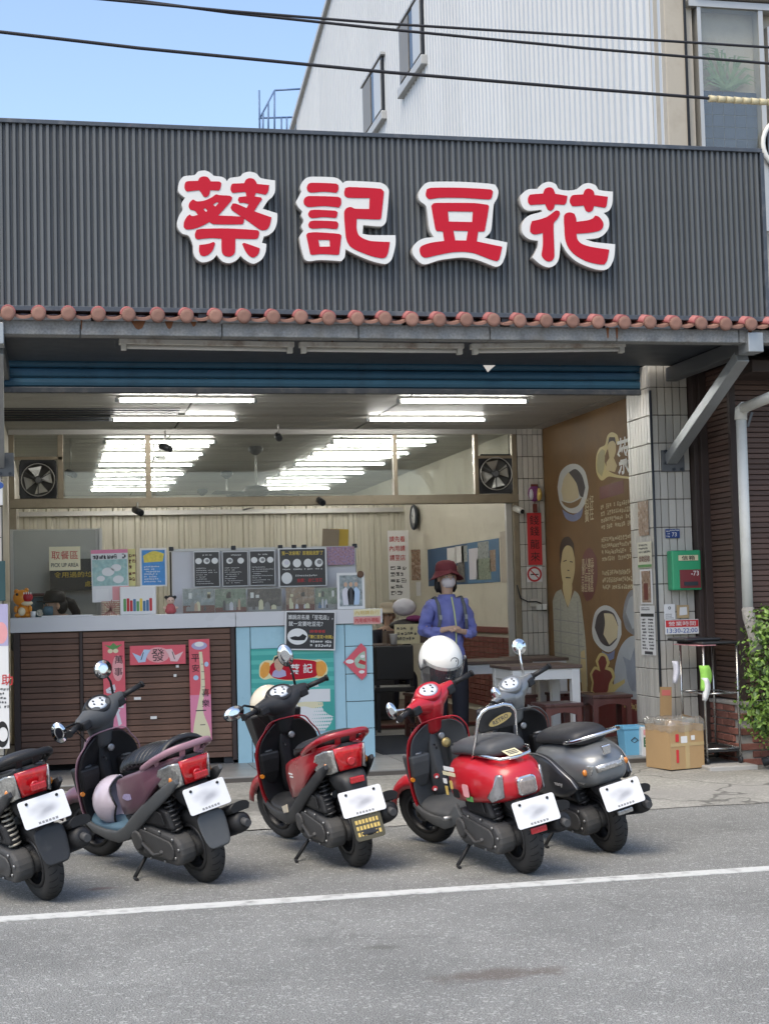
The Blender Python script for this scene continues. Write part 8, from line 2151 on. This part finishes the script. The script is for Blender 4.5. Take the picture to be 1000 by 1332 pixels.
sh2 = [(0, 0, .62, .15, .12), (0, 0, .95, .135, .105), (0, -.05, 1.10, .15, .115), (0, -.09, 1.19, .125, .095), (0, -.12, 1.235, .06, .06)]; se2 = [(0, 1), (1, 2), (2, 3), (3, 4)]
for sd_ in (-1, 1):
    sh2.append((sd_ * .16, -.08, 1.17, .07)); se2.append((3, len(sh2) - 1)); sh2.append((sd_ * .205, -.13, 1.05, .06)); se2.append((len(sh2) - 2, len(sh2) - 1))
skinned('shirt', sh2, se2, mat('shirt_pink', (.50, .40, .38), .8), wk)
tr = [(0, 0, .72, .13, .11)]; te = []
for sd_ in (-1, 1):
    prev = 0
    for p in [(sd_ * .085, 0, .6, .095), (sd_ * .09, 0, .35, .075), (sd_ * .09, .01, .07, .065)]: tr.append(p); te.append((prev, len(tr) - 1)); prev = len(tr) - 1
skinned('trousers', tr, te, 'trousers_navy', wk)
head_bits(wb_, (0, -.165, 1.335), .95, 'mask_blue')
m = MB(); m.lathe([(.092, 1.365), (.098, 1.39), (.094, 1.43), (.07, 1.465), (.02, 1.478)], (0, -.155, 0), 'z', 22); cp = m.build('cap', 'hair_black', wk)
m = MB(); m.prism([(-.075, -.22), (-.05, -.30), (0, -.325), (.05, -.30), (.075, -.22)], 1.372, 1.38, 'z'); m.build('cap_peak', 'hair_black', cp)
m = MB(); m.tube([(0, -.07, 1.38), (0, .0, 1.36), (0, .05, 1.28), (.0, .06, 1.18), (0, .05, 1.10)], [.04, .045, .04, .035, .012], 10); m.build('ponytail', 'hair_black', wk)
m = MB(); m.ball((0, -.115, 1.34), (.088, .075, .09), 14, 8); m.build('hair', 'hair_black', wk)

# seated guest in the inner room with a beige hat, hand at the chin
sp_ = empty('person', (3.748, 17.35, .1), (0, 0, R(10)))
tag(sp_, 'seated guest in dark clothes and beige bucket hat resting chin on hand', 'person')
pts = [(0, 0, .50, .13, .11), (0, 0, .65, .12, .10), (0, -.02, .82, .14, .10), (0, -.03, .95, .11, .085), (0, -.03, 1.02, .05, .05), (0, -.045, 1.075, .055, .06), (0, -.05, 1.13, .07, .082), (0, -.04, 1.19, .07, .082)]
ed = [(i, i + 1) for i in range(7)]
for sd_ in (-1, 1):
    w_ = limb([(sd_ * .155, -.03, .94, .055), (sd_ * .20, -.12, .74, .042), (sd_ * .07, -.18, (.86 if sd_ > 0 else .78), .026)], 3)
    hand(pts, ed, w_, (sd_ * .07, -.18, .86 if sd_ > 0 else .78), (-sd_ * .3, .2, .9) if sd_ > 0 else (.9, -.1, 0), (0, -1, .2), sd_)
    limb([(sd_ * .09, -.05, .48, .085), (sd_ * .11, -.42, .46, .06), (sd_ * .11, -.40, .06, .04), (sd_ * .11, -.52, .03, .03)], 0)
sb_ = skinned('body', pts, ed, 'skin', sp_)
sh2 = [(0, 0, .45, .155, .13), (0, 0, .65, .14, .115), (0, -.02, .82, .155, .115), (0, -.03, .945, .125, .095), (0, -.03, 1.0, .06, .06)]; se2 = [(0, 1), (1, 2), (2, 3), (3, 4)]
for sd_ in (-1, 1):
    prev = 3
    for p in [(sd_ * .165, -.03, .93, .07), (sd_ * .205, -.12, .745, .058), (sd_ * .10, -.165, .83 if sd_ > 0 else .77, .042)]: sh2.append(p); se2.append((prev, len(sh2) - 1)); prev = len(sh2) - 1
skinned('jacket', sh2, se2, 'trousers_navy', sp_)
tr = [(0, 0, .47, .14, .12)]; te = []
for sd_ in (-1, 1):
    prev = 0
    for p in [(sd_ * .09, -.06, .48, .10), (sd_ * .11, -.42, .46, .08), (sd_ * .11, -.40, .08, .065)]: tr.append(p); te.append((prev, len(tr) - 1)); prev = len(tr) - 1
skinned('trousers', tr, te, 'trousers_navy', sp_)
head_bits(sb_, (0, -.05, 1.13), .95, None)
m = MB(); m.lathe([(.165, 1.165), (.155, 1.19), (.10, 1.215), (.098, 1.24), (.085, 1.28), (.04, 1.295)], (0, -.04, 0), 'z', 22); m.build('hat', mat('hat_beige', (.42, .36, .27), .8), sp_)
m = MB(); m.ball((0, .01, 1.13), (.085, .07, .10), 14, 8); m.build('hair', 'hair_black', sp_)
o = empty('dining_chair', (sp_.location.x, 17.4, .1), (0, 0, R(10))); tag(o, 'black chair under the seated guest with the beige hat', 'chair', 'black dining chairs in the doorway')
MB().box(-.2, .2, -.2, .2, .34, .38).build('seat', 'cab_black', o, bevel=.01)
MB().box(-.19, .19, .17, .2, .45, .85).build('backrest', 'cab_black', o, bevel=.01)
for sx in (-1, 1):
    for sy in (-1, 1): MB().box(sx * .17 - .018, sx * .17 + .018, sy * .17 - .018, sy * .17 + .018, 0, .85 if sy > 0 else .34).build('leg', 'cab_black', o)

flush()
